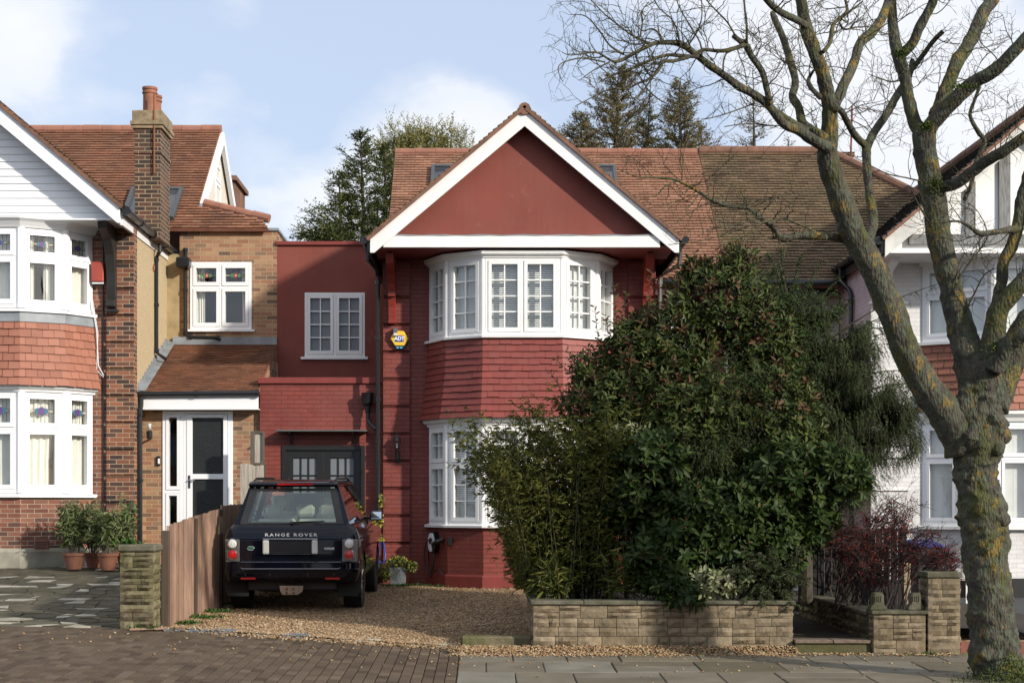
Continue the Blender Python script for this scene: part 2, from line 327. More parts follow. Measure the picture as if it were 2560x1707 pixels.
class Fr:                                               # a vertical facade plane from a to b (left to right seen from outside)
    def __init__(s, a, b):
        s.a = Vector((a[0], a[1])); s.t = (Vector((b[0], b[1]))-s.a); s.len = s.t.length; s.t.normalize(); s.n = Vector((s.t.y, -s.t.x))
    def p(s, u, z, d=0): q = s.a+s.t*u+s.n*d; return (q.x, q.y, z)
    def box(s, mb, u0, u1, z0, z1, d0, d1, rnd=None, mi=0):
        return mb.hexa([s.p(u0, z0, d1), s.p(u1, z0, d1), s.p(u1, z0, d0), s.p(u0, z0, d0), s.p(u0, z1, d1), s.p(u1, z1, d1), s.p(u1, z1, d0), s.p(u0, z1, d0)], rnd, mi)
    def wall(s, mb, u0, u1, z0, z1, holes=(), rev=.1, mi=0):
        us = sorted({u0, u1, *[h[0] for h in holes], *[h[1] for h in holes]}); zs = sorted({z0, z1, *[h[2] for h in holes], *[h[3] for h in holes]})
        for i in range(len(us)-1):
            for j in range(len(zs)-1):
                cu = (us[i]+us[i+1])/2; cz = (zs[j]+zs[j+1])/2
                if any(h[0] < cu < h[1] and h[2] < cz < h[3] for h in holes): continue
                mb.poly([s.p(us[i], zs[j]), s.p(us[i+1], zs[j]), s.p(us[i+1], zs[j+1]), s.p(us[i], zs[j+1])], mi=mi)
        for h in holes:
            a, b, c, d = h
            mb.poly([s.p(a, c), s.p(a, d), s.p(a, d, -rev), s.p(a, c, -rev)], mi=mi); mb.poly([s.p(b, c), s.p(b, c, -rev), s.p(b, d, -rev), s.p(b, d)], mi=mi)
            mb.poly([s.p(a, c), s.p(a, c, -rev), s.p(b, c, -rev), s.p(b, c)], mi=mi); mb.poly([s.p(a, d), s.p(b, d), s.p(b, d, -rev), s.p(a, d, -rev)], mi=mi)
def offs(path, d):
    pts = [Vector(p) for p in path]; ns = []
    for a, b in zip(pts, pts[1:]): t = (b-a).normalized(); ns.append(Vector((t.y, -t.x)))
    out = []
    for i, p in enumerate(pts):
        if i == 0: out.append(p+ns[0]*d)
        elif i == len(pts)-1: out.append(p+ns[-1]*d)
        else:
            m = (ns[i-1]+ns[i]).normalized(); out.append(p+m*(d/max(.3, m.dot(ns[i]))))
    return out
def sweep(mb, path, prof, closed=True):                 # prof: (outward offset, z)
    rows = [[(q.x, q.y, z) for q in offs(path, d)] for d, z in prof]
    n = len(path); k = len(prof)
    base = len(mb.v)
    for r in rows: mb.v += r
    for j in range(k if closed else k-1):
        a = base+j*n; b = base+((j+1) % k)*n
        for i in range(n-1): mb.f.append([a+i, a+i+1, b+i+1, b+i]); mb.r.append(random.random()); mb.m.append(0)
    if closed:
        for e in (0, n-1): mb.f.append([base+j*n+e for j in range(k)]); mb.r.append(.5); mb.m.append(0)
def hang_tiles(mb, path, z0, z1, flare=.14, gauge=.113, tw=.175, gap=.003):
    n = max(1, round((z1-z0)/gauge)); g = (z1-z0)/n
    def d(z): f = max(0., 1-(z-z0)/(z1-z0)); return .02+flare*f**2.2
    for k in range(n):
        zb = z0+k*g; zt = zb+g+.01
        pb = offs(path, d(zb)+.024); pt = offs(path, d(zt)); pi = offs(path, d(zb)-.01)
        for i in range(len(path)-1):
            ln = (pb[i+1]-pb[i]).length; c = max(1, round(ln/tw)); sh = (k % 2)*.5/c
            cuts = sorted({0., 1., *[j/c+sh for j in range(c) if 0 < j/c+sh < 1]})
            for a, b in zip(cuts, cuts[1:]):
                w = U(-.007, .006); q = U(-.006, .004); g_ = gap
                a += g_*(a > 0); b -= g_*(b < 1); B0 = pb[i].lerp(pb[i+1], a); B1 = pb[i].lerp(pb[i+1], b); T0 = pt[i].lerp(pt[i+1], a); T1 = pt[i].lerp(pt[i+1], b); I0 = pi[i].lerp(pi[i+1], a); I1 = pi[i].lerp(pi[i+1], b)
                zz = zb+w
                mb.add([(B0.x, B0.y+q, zz), (B1.x, B1.y+q, zz), (T1.x, T1.y, zt), (T0.x, T0.y, zt), (I0.x, I0.y, zz), (I1.x, I1.y, zz)], [(0, 1, 2, 3), (4, 5, 1, 0)])
def inpoly(x, y, poly):
    c = False; j = len(poly)-1
    for i in range(len(poly)):
        a, b = poly[i]; p, q = poly[j]
        if (b > y) != (q > y) and x < (p-a)*(y-b)/(q-b)+a: c = not c
        j = i
    return c
def spans(poly, v):
    xs = []; n = len(poly)
    for i in range(n):
        a, b = poly[i]; p, q = poly[(i+1) % n]
        if (b > v) != (q > v): xs.append(a+(p-a)*(v-b)/(q-b))
    xs.sort(); return [(xs[i], xs[i+1]) for i in range(0, len(xs)-1, 2)]
def roof_tiles(mb, O, Ud, Vd, poly, gauge=.105, tw=.168, th=.024, wav=.005, tooth=0):
    O = Vector(O); Ud = Vector(Ud).normalized(); Vd = Vector(Vd).normalized(); Nn = Ud.cross(Vd).normalized()
    if Nn.z < 0: Nn = -Nn
    us = [p[0] for p in poly]; vs = [p[1] for p in poly]
    k0 = int(math.floor(min(vs)/gauge)); k1 = int(math.ceil(max(vs)/gauge))
    for k in range(k0, k1):
        v = k*gauge; row = U(-.003, .003)
        for sa, sb in spans(poly, v+gauge*.5):
            u = math.floor((sa-min(us))/tw)*tw+min(us)-(k % 2)*tw/2
            while u < sb:
                ua = max(u, sa); ub = min(u+tw, sb+(tooth*U(0, 1) if u+tw > sb-.001 else 0)) if not (tooth and u+tw > sb) else sb+U(0, tooth)
                u += tw
                if ub-ua < .02: continue
                j = U(-wav, wav)+row; l = U(0, .007)
                a = O+Ud*(ua+.003)+Vd*(v+j)+Nn*(th+l); b = O+Ud*(ub-.003)+Vd*(v+j+U(-.003, .003))+Nn*(th+l)
                c = O+Ud*(ub-.003)+Vd*(v+gauge+.012)+Nn*.002; d = O+Ud*(ua+.003)+Vd*(v+gauge+.012)+Nn*.002
                e = a-Nn*(th+l+.012)+Vd*.012; f = b-Nn*(th+l+.012)+Vd*.012
                mb.add([a, b, c, d, e, f], [(0, 1, 2, 3), (4, 5, 1, 0), (4, 0, 3), (5, 2, 1)])
def roof_base(mb, O, Ud, Vd, poly, t=.03):
    O = Vector(O); Ud = Vector(Ud).normalized(); Vd = Vector(Vd).normalized(); Nn = Ud.cross(Vd).normalized()
    if Nn.z < 0: Nn = -Nn
    mb.prism([O+Ud*p[0]+Vd*p[1]-Nn*t for p in poly], 0, Nn*(t-.004))
def ridge(mb, a, b, r=.11, seg=.33):
    a = Vector(a); b = Vector(b); n = max(1, round((b-a).length/seg)); d = (b-a)/n
    for i in range(n):
        p = a+d*i; q = p+d*.985; e = Vector((0, 0, U(-.006, .006)))
        mb.tube([p+e, q+e], [r, r*.97], 10)
def text(body, size, ext, loc, rot=(math.pi/2, 0, 0), bold=0, sx=1, name='lettering', m='silver_letter', parent=None, space=1):
    cu = bpy.data.curves.new(name, 'FONT'); cu.body = body; cu.size = size; cu.extrude = ext; cu.align_x = 'CENTER'; cu.align_y = 'CENTER'; cu.offset = bold; cu.space_character = space; cu.resolution_u = 3
    o = bpy.data.objects.new('tmp', cu); COL.objects.link(o); bpy.context.view_layer.update()
    me = bpy.data.meshes.new_from_object(o.evaluated_get(bpy.context.evaluated_depsgraph_get())); bpy.data.objects.remove(o)
    M = Matrix.Translation(Vector(loc)-(Vector(parent_base(parent)) if parent else Vector()))@Matrix.Rotation(rot[2], 4, 'Z')@Matrix.Rotation(rot[0], 4, 'X')@Matrix.Diagonal((sx, 1, 1, 1))
    me.transform(M); me.materials.clear(); me.materials.append(MATS[m]); me.name = name
    q = bpy.data.objects.new(name, me); COL.objects.link(q); q.parent = parent; return q
# ------------------------------------------------------------------ windows
def window(root, fr, u0, u1, z0, z1, cols=1, rows=(1.,), grid=(2, 4), mats='white_paint', fw=.05, cw=.05, d0=-.09, d1=.0, blind=None, curtain=None, stained=None, grids=None, bar=.02, pane='glass', glassmat='glass', wide=None, cm=.045):
    st = []; mb = MB(); g = MB(); colw = wide or [1/cols]*cols
    F = lambda a, b, c, d, e, f, m=mb: fr.box(m, a, b, c, d, e, f)
    F(u0, u0+fw, z0, z1, d0, d1); F(u1-fw, u1, z0, z1, d0, d1); F(u0+fw, u1-fw, z1-fw, z1, d0, d1-.001); F(u0+fw, u1-fw, z0, z0+fw, d0, d1-.001)
    iu0, iu1, iz0, iz1 = u0+fw, u1-fw, z0+fw, z1-fw; W = iu1-iu0; Hh = iz1-iz0
    cells = []; uu = iu0
    for ci, cwid in enumerate(colw):
        ua, ub = uu, uu+W*cwid; uu = ub
        if ci < len(colw)-1: F(ub-cm/2, ub+cm/2, iz0, iz1, d0, d1-.002)
        a = ua+(cm/2 if ci else 0); b = ub-(cm/2 if ci < len(colw)-1 else 0); zz = iz0
        for ri, rh in enumerate(rows):
            za, zb = zz, zz+Hh*rh; zz = zb
            if ri < len(rows)-1: F(a, b, zb-cm/2, zb+cm/2, d0, d1-.003)
            c = za+(cm/2 if ri else 0); d = zb-(cm/2 if ri < len(rows)-1 else 0); cells.append((a, b, c, d, ri))
    for a, b, c, d, ri in cells:
        e = .004; a += e; b -= e; c += e; d -= e; D0, D1 = d0+.01, d1+.012
        F(a, a+cw, c, d, D0, D1); F(b-cw, b, c, d, D0, D1); F(a+cw, b-cw, d-cw, d, D0, D1-.001); F(a+cw, b-cw, c, c+cw*1.25, D0, D1-.001)
        a += cw; b -= cw; c += cw*1.25; d -= cw
        fr.box(g, a, b, c, d, d0+.035, d0+.045)
        gg = grids[ri] if grids else grid
        if gg:
            for i in range(1, gg[0]): x = a+(b-a)*i/gg[0]; F(x-bar/2, x+bar/2, c, d, d0+.03, d1-.012)
            for i in range(1, gg[1]): z = c+(d-c)*i/gg[1]; F(a, b, z-bar/2, z+bar/2, d0+.03, d1-.014)
        if stained and ri == len(rows)-1: st.append((a, b, c, d))
    w = mb.build('window', mats, root, bevel=0)
    g.build(pane, glassmat, w, fixn=False)
    for q in st: stained_light(w, fr, *q, d0+.047, stained)
    if blind:
        b = MB(); z = z0+.03; dd = d0-.045
        while z < z1-.03:
            t = blind; tz = .012
            b.poly([fr.p(u0+.03, z, dd), fr.p(u1-.03, z, dd), fr.p(u1-.03, z+.026*t, dd-.026*(1-t)), fr.p(u0+.03, z+.026*t, dd-.026*(1-t))]); z += .031
        for uu in (u0+(u1-u0)*.25, u0+(u1-u0)*.75): fr.box(b, uu-.004, uu+.004, z0+.03, z1-.03, dd+.001, dd+.006)
        b.build('blind', 'blind', w, fixn=False)
    if curtain:
        for (a, b, sp) in curtain:
            cmb = MB(); n = 34; A = u0+(u1-u0)*a; B = u0+(u1-u0)*b; ph = U(0, 6); zs = [z0+.02+(z1-z0-.04)*i/8 for i in range(9)]; o = len(cmb.v); pts = []
            for zi, z in enumerate(zs):
                f = zi/8
                for i in range(n):
                    t = i/(n-1); spread = 1 if sp == 0 else (1-.45*math.sin(min(1, (1-f)*1.25)*math.pi*.5)*abs(sp))
                    uu = A+(B-A)*t*spread if sp >= 0 else B-(B-A)*(1-t)*spread
                    pts.append(fr.p(uu, z, d0-.06+.025*math.sin(t*26+ph+f*.6)*(.6+.4*(1-f))))
            fs = [(i*n+j, i*n+j+1, (i+1)*n+j+1, (i+1)*n+j) for i in range(8) for j in range(n-1)]
            cmb.add(pts, fs); cmb.build('curtain', 'curtain', w, fixn=False, smooth=True)
    return w
def stained_light(root, fr, a, b, c, d, dd, style):
    m = MB(); cu = (a+b)/2; cz = (c+d)/2; w = b-a; h = d-c
    bars = (.2, .36, .64, .8)
    for t in bars: fr.box(m, a+w*t-.003, a+w*t+.003, c, d, dd, dd+.005, mi=0)
    for t in (.42, .58): fr.box(m, a, b, c+h*t-.003, c+h*t+.003, dd, dd+.004, mi=0)
    def disc(u, z, ru, rz, mi, e):
        m.poly([fr.p(u+ru*math.cos(t*math.pi/5), z+rz*math.sin(t*math.pi/5), dd+e) for t in range(10)], mi=mi)
    s = min(w, h)
    fr.box(m, a, cu-s*.2, c+h*.465, c+h*.535, dd-.004, dd+.002, mi=3); fr.box(m, cu+s*.2, b, c+h*.465, c+h*.535, dd-.004, dd+.002, mi=3)
    if style == 1:
        for q in (-1, 1): disc(cu+q*s*.17, cz, s*.12, s*.13, 2, .006)
        disc(cu, cz, s*.16, s*.18, 1, .008)
        for q in range(5): disc(cu+s*.1*math.cos(q*1.257), cz+s*.1*math.sin(q*1.257), s*.05, s*.05, 1, .010)
    else:
        for q in (-1, 1): disc(cu+q*s*.24, cz, s*.13, s*.15, 5, .006)
        disc(cu, cz, s*.16, s*.2, 4, .008); disc(cu, cz, s*.07, s*.09, 3, .010)
    m.build('stained_glass', ['lead_bar', 'glass_purple', 'glass_teal', 'glass_amber', 'glass_ruby', 'glass_green'], root, fixn=False)
def gutter(mb, a, b, r=.055):
    mb.tube([a, b], r, 10)
    a = Vector(a); b = Vector(b); n = max(1, int((b-a).length/.9))
    for i in range(n+1): p = a.lerp(b, i/n); d = (b-a).normalized()*.02; mb.tube([p-d, p+d], r*1.25, 10)
def pipe(mb, pts, r=.036, coll=1.2):
    mb.tube(pts, r, 10)
    for a, b in zip(pts, pts[1:]):
        a = Vector(a); b = Vector(b); ln = (b-a).length
        if ln > .5:
            n = int(ln/coll)+1
            for i in range(n+1):
                p = a.lerp(b, min(.98, max(.02, i/n))); d = (b-a).normalized()*.03; mb.tube([p-d, p+d], r*1.35, 10)
def room(root, x0, x1, y0, y1, z0, z1):
    m = MB(); m.add([(x0, y0, z0), (x1, y0, z0), (x1, y1, z0), (x0, y1, z0), (x0, y0, z1), (x1, y0, z1), (x1, y1, z1), (x0, y1, z1)], [(0, 1, 2, 3), (4, 5, 6, 7), (1, 2, 6, 5), (2, 3, 7, 6), (3, 0, 4, 7)])
    return m.build('room_interior', 'room', root, fixn=False)
CLOUD_A, CLOUD_B, SUN_E, EXPO, VEIL, VEILC = (6.7, 6.9, 7.3), (7.8, 7.8, 7.95), 4.2, 0.28, .62, (5.6, 6.35, 7.9)
# ================================================================== RED HOUSE
SL = .841
def gable_front(root, xl, xr, zt, yf, th=.315, cut=.26, m='white_paint', pts=False, brd=.04):
    xa = (xl+xr)/2; za = zt+SL*(xa-xl); b = za-th; zc = zt-cut
    xi = xa-(b-zc)/SL
    out = []
    for s in (1, -1):
        f = lambda x: xa+(x-xa)*s
        mb = MB(); mb.prism([(f(xl), yf, zt), (f(xl), yf, zc), (f(xi), yf, zc), (xa, yf, b), (xa, yf, za)], 0, (0, brd+(.002 if s < 0 else 0), 0))
        out.append(mb.build('bargeboard', m, root, bevel=.004))
    return xa, za, b
def gable_roof(root, xl, xr, zt, yf, yb, m, over=.06, name='gable_roof', step=.105):
    xa = (xl+xr)/2; za = zt+SL*(xa-xl)+.02; mb = MB(); bb = MB(); ln = math.hypot(xa-xl+over, SL*(xa-xl+over))
    for s in (1, -1):
        O = Vector((xa-s*(xa-xl+over), yf if s < 0 else yb, za-SL*(xa-xl+over))); V = Vector((s, 0, SL)).normalized(); Ud = Vector((0, 1 if s < 0 else -1, 0))
        D = yb-yf
        poly = [(0, 0), (D, 0), (D, ln), (0, ln)]
        roof_tiles(mb, O, Ud, V, [(-.001, 0), (D, 0), (D, ln-.03), (-.001, ln-.03)], wav=.008); roof_base(bb, O, Ud, V, poly, .05)
    r = mb.build(name, m, root, fixn=False)
    return r, bb.build('roof_deck', 'ridge_brown', r), (xa, za)
R = thing('semi_detached_house', 'dark red painted gabled house with white bargeboards and bay window, behind the black car', 'house', (0.6, 27.4, .3))
FY = 27.4; XL = -1.717; XR = 2.95
front = Fr((XL, FY), (XR, FY))
w = MB(); front.wall(w, 0, XR-XL, .2, 5.93, [(XL*-1-.9, -XL+2.2, 1.36, 3.1), (-XL-.9, -XL+2.2, 4.5, 5.84)], .2)
w.poly([(XL, FY, .2), (XL, FY, 6.1), (XL, 30, 6.1), (XL, 30, .2)]); w.poly([(XR, FY, .2), (XR, 29.3, .2), (XR, 29.3, 6.1), (XR, FY, 6.1)])
w.build('front_wall', 'red_brick', R, fixn=False)
room(R, -1.0, 2.3, 27.42, 30.5, 4.25, 6.0); room(R, -1.0, 2.3, 27.42, 30.5, .6, 3.3)
bay = [(-.933, 27.4), (-.598, 26.72), (0, 26.34), (1.295, 26.34), (1.893, 26.72), (2.228, 27.4)]
bw = MB(); sweep(bw, bay, [(0, .25), (0, 1.34), (-.12, 1.34), (-.12, .25)]); bw.build('bay_wall', 'red_brick', R)
bw = MB(); sweep(bw, bay, [(0, .2), (.05, .2), (.05, .52), (.035, .55), (0, .55)]); bw.build('bay_plinth', 'red_lintel', R)
for z in (1.335, 3.12, 4.46, 5.84): bd = MB(); bd.prism([(x, y, z) for x, y in bay], 0, (0, 0, .015)); bd.build('bay_deck', 'room', R)
ht = MB(); hang_tiles(ht, bay, 3.145, 4.46, gap=.0012, tw=.19); ht.build('hung_tiles', 'hung_tile_red', R, fixn=False)
for z in (1.335, 4.462): sl = MB(); sweep(sl, bay, [(-.05, z), (.085, z-.005), (.09, z+.03), (.03, z+.05), (-.05, z+.05)]); sl.build('bay_sill', 'white_paint', R)
cn = MB()
sweep(cn, bay, [(-.05, 5.775), (.03, 5.775), (.035, 5.80), (.09, 5.83), (.10, 5.885), (-.05, 5.885)])
cn.build('bay_cornice', 'white_paint', R); cn = MB()
sweep(cn, bay, [(-.05, 3.03), (.03, 3.03), (.035, 3.06), (.10, 3.095), (.115, 3.14), (-.05, 3.14)])
cn.build('bay_cornice', 'white_paint', R)
for zi, (za, zb) in enumerate(((1.385, 3.03), (4.512, 5.775))):
    for x, y in bay[1:-1]: pm = MB(); pm.tube([(x, y+.045, za), (x, y+.045, zb)], .06, 12); pm.build('corner_post', 'white_paint', R)
    for i, (a, b) in enumerate(zip(bay, bay[1:])):
        fr = Fr(a, b); e = .035
        window(R, fr, e, fr.len-e, za, zb, cols=2 if i == 2 else 1, rows=(1.,) if zi else (.62, .38), grid=(2, 4), grids=None if zi else [(2, 3), (2, 2)], fw=.045, cw=.055, blind=.9 if not zi else (.72 if i == 2 else .92), d1=.012)
# quoin pier and brackets
def quoins(root, fr, u0, u1, zs, m, proud=.055, z_lo=.2, z_hi=5.9, dark='red_lintel'):
    mb = MB(); prev = z_lo
    for z in sorted(zs)+[z_hi]:
        if z > prev+.05: fr.box(mb, u0, u1, prev, z-.025, -.02, proud)
        prev = z+.025
    fr.box(mb, u0+.004, u1-.004, z_lo, z_hi, -.015, .012)
    for z in zs: fr.box(mb, u0+.002, u1-.002, z-.008, z+.008, -.014, proud*.6)
    mb.build('quoin_pier', m, root, bevel=.006)
qz = [5.257-.467*k for k in range(11)]
quoins(R, front, 0, .463, qz, 'red_brick'); quoins(R, front, 4.2, 4.667, qz, 'red_brick')
for x in (-1.56, 2.78):
    mb = MB(); pr = [(0, 5.885), (-.85, 5.885), (-.80, 5.72), (-.42, 5.60), (-.26, 5.46), (-.20, 5.33), (-.20, 5.29), (-.24, 5.29), (-.24, 5.25), (-.17, 5.25), (-.12, 5.08), (-.10, 4.88), (-.10, 4.86), (-.14, 4.86), (-.14, 4.80), (0, 4.80)]
    mb.prism([(x-.06, FY-.036+y, z) for y, z in pr], 0, (.125, 0, 0)); mb.build('eaves_bracket', 'red_paint', R, bevel=.005)
# gable
GL, GR, GZ, GY = -1.852, 3.20, 6.085, 26.12
xa, za, zb = gable_front(R, GL, GR, GZ, GY)
mb = MB(); mb.poly([(GL+.1, 26.39, 5.95), (GR-.1, 26.39, 5.95), (GR-.1, 26.39, 6.0), (xa, 26.39, za-.1), (GL+.1, 26.39, 6.0)]); mb.build('gable_panel', 'red_render', R, fixn=False)
mb = MB(); mb.box(X(880, 26.15), X(1516, 26.15), 26.165, 26.2, 5.92, 6.12); mb.build('fascia_board', 'white_paint', R, bevel=.004)
mb = MB(); n = 24; x0, x1 = GL+.28, GR-.28; pts = []
for i in range(n+1): x = x0+(x1-x0)*i/n; pts += [(x, 26.16, 6.125+.006*math.sin(i*1.7)), (x, 26.39, 6.16)]
mb.add(pts, [(2*i, 2*i+2, 2*i+3, 2*i+1) for i in range(n)]); pts = [(x0+(x1-x0)*i/n, 26.156, z) for i in range(n+1) for z in (6.112+.004*math.sin(i*2.3), 6.128+.006*math.sin(i*1.7))]
mb.add(pts, [(2*i, 2*i+2, 2*i+3, 2*i+1) for i in range(n)]); mb.build('lead_flashing', 'lead', R, fixn=False)
mb = MB(); mb.box(GL+.06, GR-.06, 26.2, FY, 5.92, 5.95); mb.build('soffit', 'red_lintel', R)
gr, dk, _ = gable_roof(R, GL, GR, GZ, GY-.05, 31.9, 'roof_tile_mossy')
mb = MB(); ridge(mb, (xa, GY-.04, za-.035), (xa, 31.9, za-.035), .10); mb.build('ridge_tiles', 'ridge_brown', gr, smooth=True, shade=.6)
mb = MB()
for s in (-1, 1): mb = MB(); x = xa+s*(2.515+.11); gutter(mb, (x, GY, GZ-.05), (x, 29.9, GZ-.05)); mb.box(min(x-s*.05, x-s*.09), max(x-s*.05, x-s*.09), GY+.04, 29.9, 5.85, 6.05); mb.build('eaves_gutter', 'black_plastic', R, smooth=True, shade=.6)
mb = MB(); x = -1.80
pipe(mb, [(x-.15, 27.0, 5.98), (x-.15, 27.0, 5.85), (x-.02, 27.2, 5.72), (x, 27.28, 5.6), (x, 27.28, .35)], .038)
mb.build('downpipe', 'black_plastic', R, smooth=True, shade=.6)
mb = MB(); mb.lathe((-1.98, 27.45, 3.40), [(.02, -.12), (.05, -.10), (.055, .0), (.10, .05), (.115, .22), (.12, .23), (.105, .23), (.1, .08), (0, .05)], 14); pipe(mb, [(-1.98, 27.45, 3.32), (-1.98, 27.45, 3.18), (-1.94, 27.4, 3.1), (-1.83, 27.3, 3.0)], .036); mb.build('rain_hopper', 'black_plastic', R, smooth=True, shade=.6)
mb = MB(); pipe(mb, [(3.32, 26.9, 5.95), (3.3, 26.95, 5.75), (3.02, 27.3, 5.6), (3.0, 27.34, .5)], .038); mb.build('downpipe', 'grey_metal', R, smooth=True, shade=.6)
# two storey link with garage
LX = -3.858; g1 = Fr((LX, 27.6), (-1.717, 27.6)); g2 = Fr((LX, 29.9), (-1.717, 29.9))
dx0, dx1 = X(647, 27.6)-LX, X(838, 27.6)-LX; dz = Z(1023, 27.6)
w = MB(); g1.wall(w, 0, 2.14, .2, 3.80, [(dx0, dx1, .2, dz)], .12); w.poly([(LX, 27.6, .2), (LX, 27.6, 3.9), (LX, 29.9, 3.9), (LX, 29.9, .2)]); w.build('garage_wall', 'red_brick', R, fixn=False)
mb = MB(); g1.box(mb, -.03, 2.14, 3.80, 3.905, -.3, .045); mb.build('parapet_coping', 'red_lintel', R, bevel=.006)
mb = MB(); mb.box(LX+.01, -1.72, 27.9, 29.89, 3.6, 3.7); mb.build('flat_roof', 'lead', R)
wx0, wx1, wz0, wz1 = X(700, 29.9)-LX, X(838, 29.9)-LX, Z(822, 29.9), Z(672, 29.9)
w = MB(); g2.wall(w, 0, 2.2, 3.6, 6.56, [(wx0, wx1, wz0, wz1)], .1); w.poly([(LX, 29.9, .2), (LX, 29.9, 6.5), (LX, 33, 6.5), (LX, 33, .2)]); w.build('rendered_wall', 'red_render', R, fixn=False)
mb = MB(); g2.box(mb, -.02, 2.2, 6.56, 6.63, -.3, .05); mb.build('parapet_coping', 'red_lintel', R, bevel=.006)
mb = MB(); mb.box(LX, -1.6, 30.1, 33, 6.4, 6.5); mb.build('flat_roof', 'lead', R)
window(R, g2, wx0, wx1, wz0+.02, wz1, cols=2, grid=(2, 4), fw=.045, cw=.055, glassmat='frosted_grey', d1=.01)
mb = MB(); g2.box(mb, wx0-.07, wx1+.06, wz0-.03, wz0+.02, -.05, .07); mb.build('window_sill', 'white_paint', R, bevel=.004)
room(R, LX+.05, -1.8, 30.1, 32.5, 3.9, 6.3)
# garage doors
dm = MB(); gz0 = .36; fr = g1; mid = (dx0+dx1)/2
fr.box(dm, dx0, dx0+.07, gz0, dz, -.1, .02); fr.box(dm, dx1-.07, dx1, gz0, dz, -.1, .02); fr.box(dm, dx0+.07, dx1-.07, dz-.08, dz, -.1, .018)
dr = dm.build('door_frame', 'black_door', R, bevel=.004)
for a, b in ((dx0+.075, mid-.003), (mid+.003, dx1-.075)):
    d = MB(); gp = MB(); T = dz-.079; s = .12
    fr.box(d, a, a+s, gz0, T, -.07, -.02); fr.box(d, b-s, b, gz0, T, -.07, -.02); fr.box(d, a+s, b-s, T-.13, T, -.07, -.021); fr.box(d, a+s, b-s, T-.86, T-.74, -.07, -.021); fr.box(d, a+s, b-s, gz0, gz0+.2, -.07, -.021); fr.box(d, a+s, b-s, gz0+.2, T-.86, -.065, -.04)
    ga, gb, gt, gl = a+s, b-s, T-.13, T-.74
    for i in (1, 2): u = ga+(gb-ga)*i/3; fr.box(d, u-.011, u+.011, gl, gt, -.055, -.03)
    u = (gt+gl)/2; fr.box(d, ga, gb, u-.011, u+.011, -.055, -.031)
    dd = d.build('door', 'black_door', R, bevel=.003); fr.box(gp, ga, gb, gl, gt, -.06, -.05); gp.build('pane', 'frosted_grey', dd)
# recessed porch wall on the right
w = MB(); fr = Fr((XR, 29.3), (4.42, 29.3)); fr.wall(w, 0, 1.47, .2, 5.75, [(.12, .95, 4.2, 5.2)], .1); w.build('side_wall', 'red_brick', R, fixn=False)
window(R, fr, .12, .95, 4.2, 5.2, cols=2, grid=(2, 3), glassmat='frosted_grey')
mb = MB(); mb.box(XR, 4.42, 28.98, 29.02, 5.52, 5.74); mb.build('fascia_board', 'white_paint', R)
mb = MB(); gutter(mb, (XR+.3, 28.72, 5.72), (4.42, 28.72, 5.72)); mb.build('eaves_gutter', 'black_plastic', R)
# main roof
YE, ZE, YR = 28.75, 5.668, 32.8; ms = .808; cs = 1/math.hypot(1, ms); VD = (0, cs, ms*cs); LN = (YR-YE)/cs
x0 = -1.805; x1 = 4.42
mb = MB(); poly = [(0, 0), (x1-x0, 0), (x1-x0, LN), (0, LN)]; roof_tiles(mb, (x0, YE, ZE), (1, 0, 0), VD, poly, tooth=.16); mr = mb.build('main_roof', 'roof_tile_red', R, fixn=False)
mb = MB(); roof_base(mb, (x0, YE, ZE), (1, 0, 0), VD, poly, .08); ZR = ZE+ms*(YR-YE)
mb.prism([(x0, YR, ZR-.03), (x1, YR, ZR-.03), (x1, YR+4, ZR-3.3), (x0, YR+4, ZR-3.3)], 0, (0, 0, -.05)); mb.poly([(x0+.1, 29.3, 3.5), (x0+.1, 29.3, ZE+.3), (x0+.1, YR, ZR-.1), (x0+.1, 36.6, ZR-3.3), (x0+.1, 36.6, 3.5)]); mb.build('roof_deck', 'ridge_terracotta', mr, fixn=False)
mb = MB(); ridge(mb, (x0, YR, ZR+.0), (x1, YR, ZR), .085, .42); mb.build('ridge_tiles', 'ridge_terracotta', mr, smooth=True, shade=.6)
def skylight(par, pc, py0, py1, w, O, Vd, name='roof_window', open_=0):
    # pc: x of left edge; py0/py1 along slope
    O = Vector(O); Vd = Vector(Vd); Nn = Vector((1, 0, 0)).cross(Vd)
    def q(x, v, h): return Vector((x, O.y, O.z))+Vd*v+Nn*h
    f = MB(); g = MB()
    for (xa_, xb_, va, vb) in ((pc, pc+.07, py0, py1), (pc+w-.07, pc+w, py0, py1), (pc+.07, pc+w-.07, py0, py0+.07), (pc+.07, pc+w-.07, py1-.08, py1)):
        f.hexa([q(xa_, va, .0), q(xb_, va, .0), q(xb_, vb, .0), q(xa_, vb, .0), q(xa_, va, .10), q(xb_, va, .10), q(xb_, vb, .10), q(xa_, vb, .10)])
    o = f.build(name, 'dark_frame', par, bevel=.006); g.hexa([q(pc+.06, py0+.06, .03), q(pc+w-.06, py0+.06, .03), q(pc+w-.06, py1-.06, .03), q(pc+.06, py1-.06, .03), q(pc+.06, py0+.06, .08), q(pc+w-.06, py0+.06, .08), q(pc+w-.06, py1-.06, .08), q(pc+.06, py1-.06, .08)]); g.build('pane', 'glass', o); 
    h = MB(); h.hexa([q(pc+.05, py0+.05, .015), q(pc+w-.05, py0+.05, .015), q(pc+w-.05, py1-.05, .015), q(pc+.05, py1-.05, .015), q(pc+.05, py0+.05, .028), q(pc+w-.05, py0+.05, .028), q(pc+w-.05, py1-.05, .028), q(pc+.05, py1-.05, .028)]); h.build('roof_lining', 'black_plastic', o)
skylight(R, X(1350, 32)-.15, 3.3, 4.5, .72, (0, YE, ZE), VD); skylight(R, X(990, 32), 3.3, 4.5, .72, (0, YE, ZE), VD)
mb = MB(); mb.box(X(635, 27.3), X(843, 27.3), 27.24, 27.6, Z(990, 27.25), Z(987, 27.25)+.004)
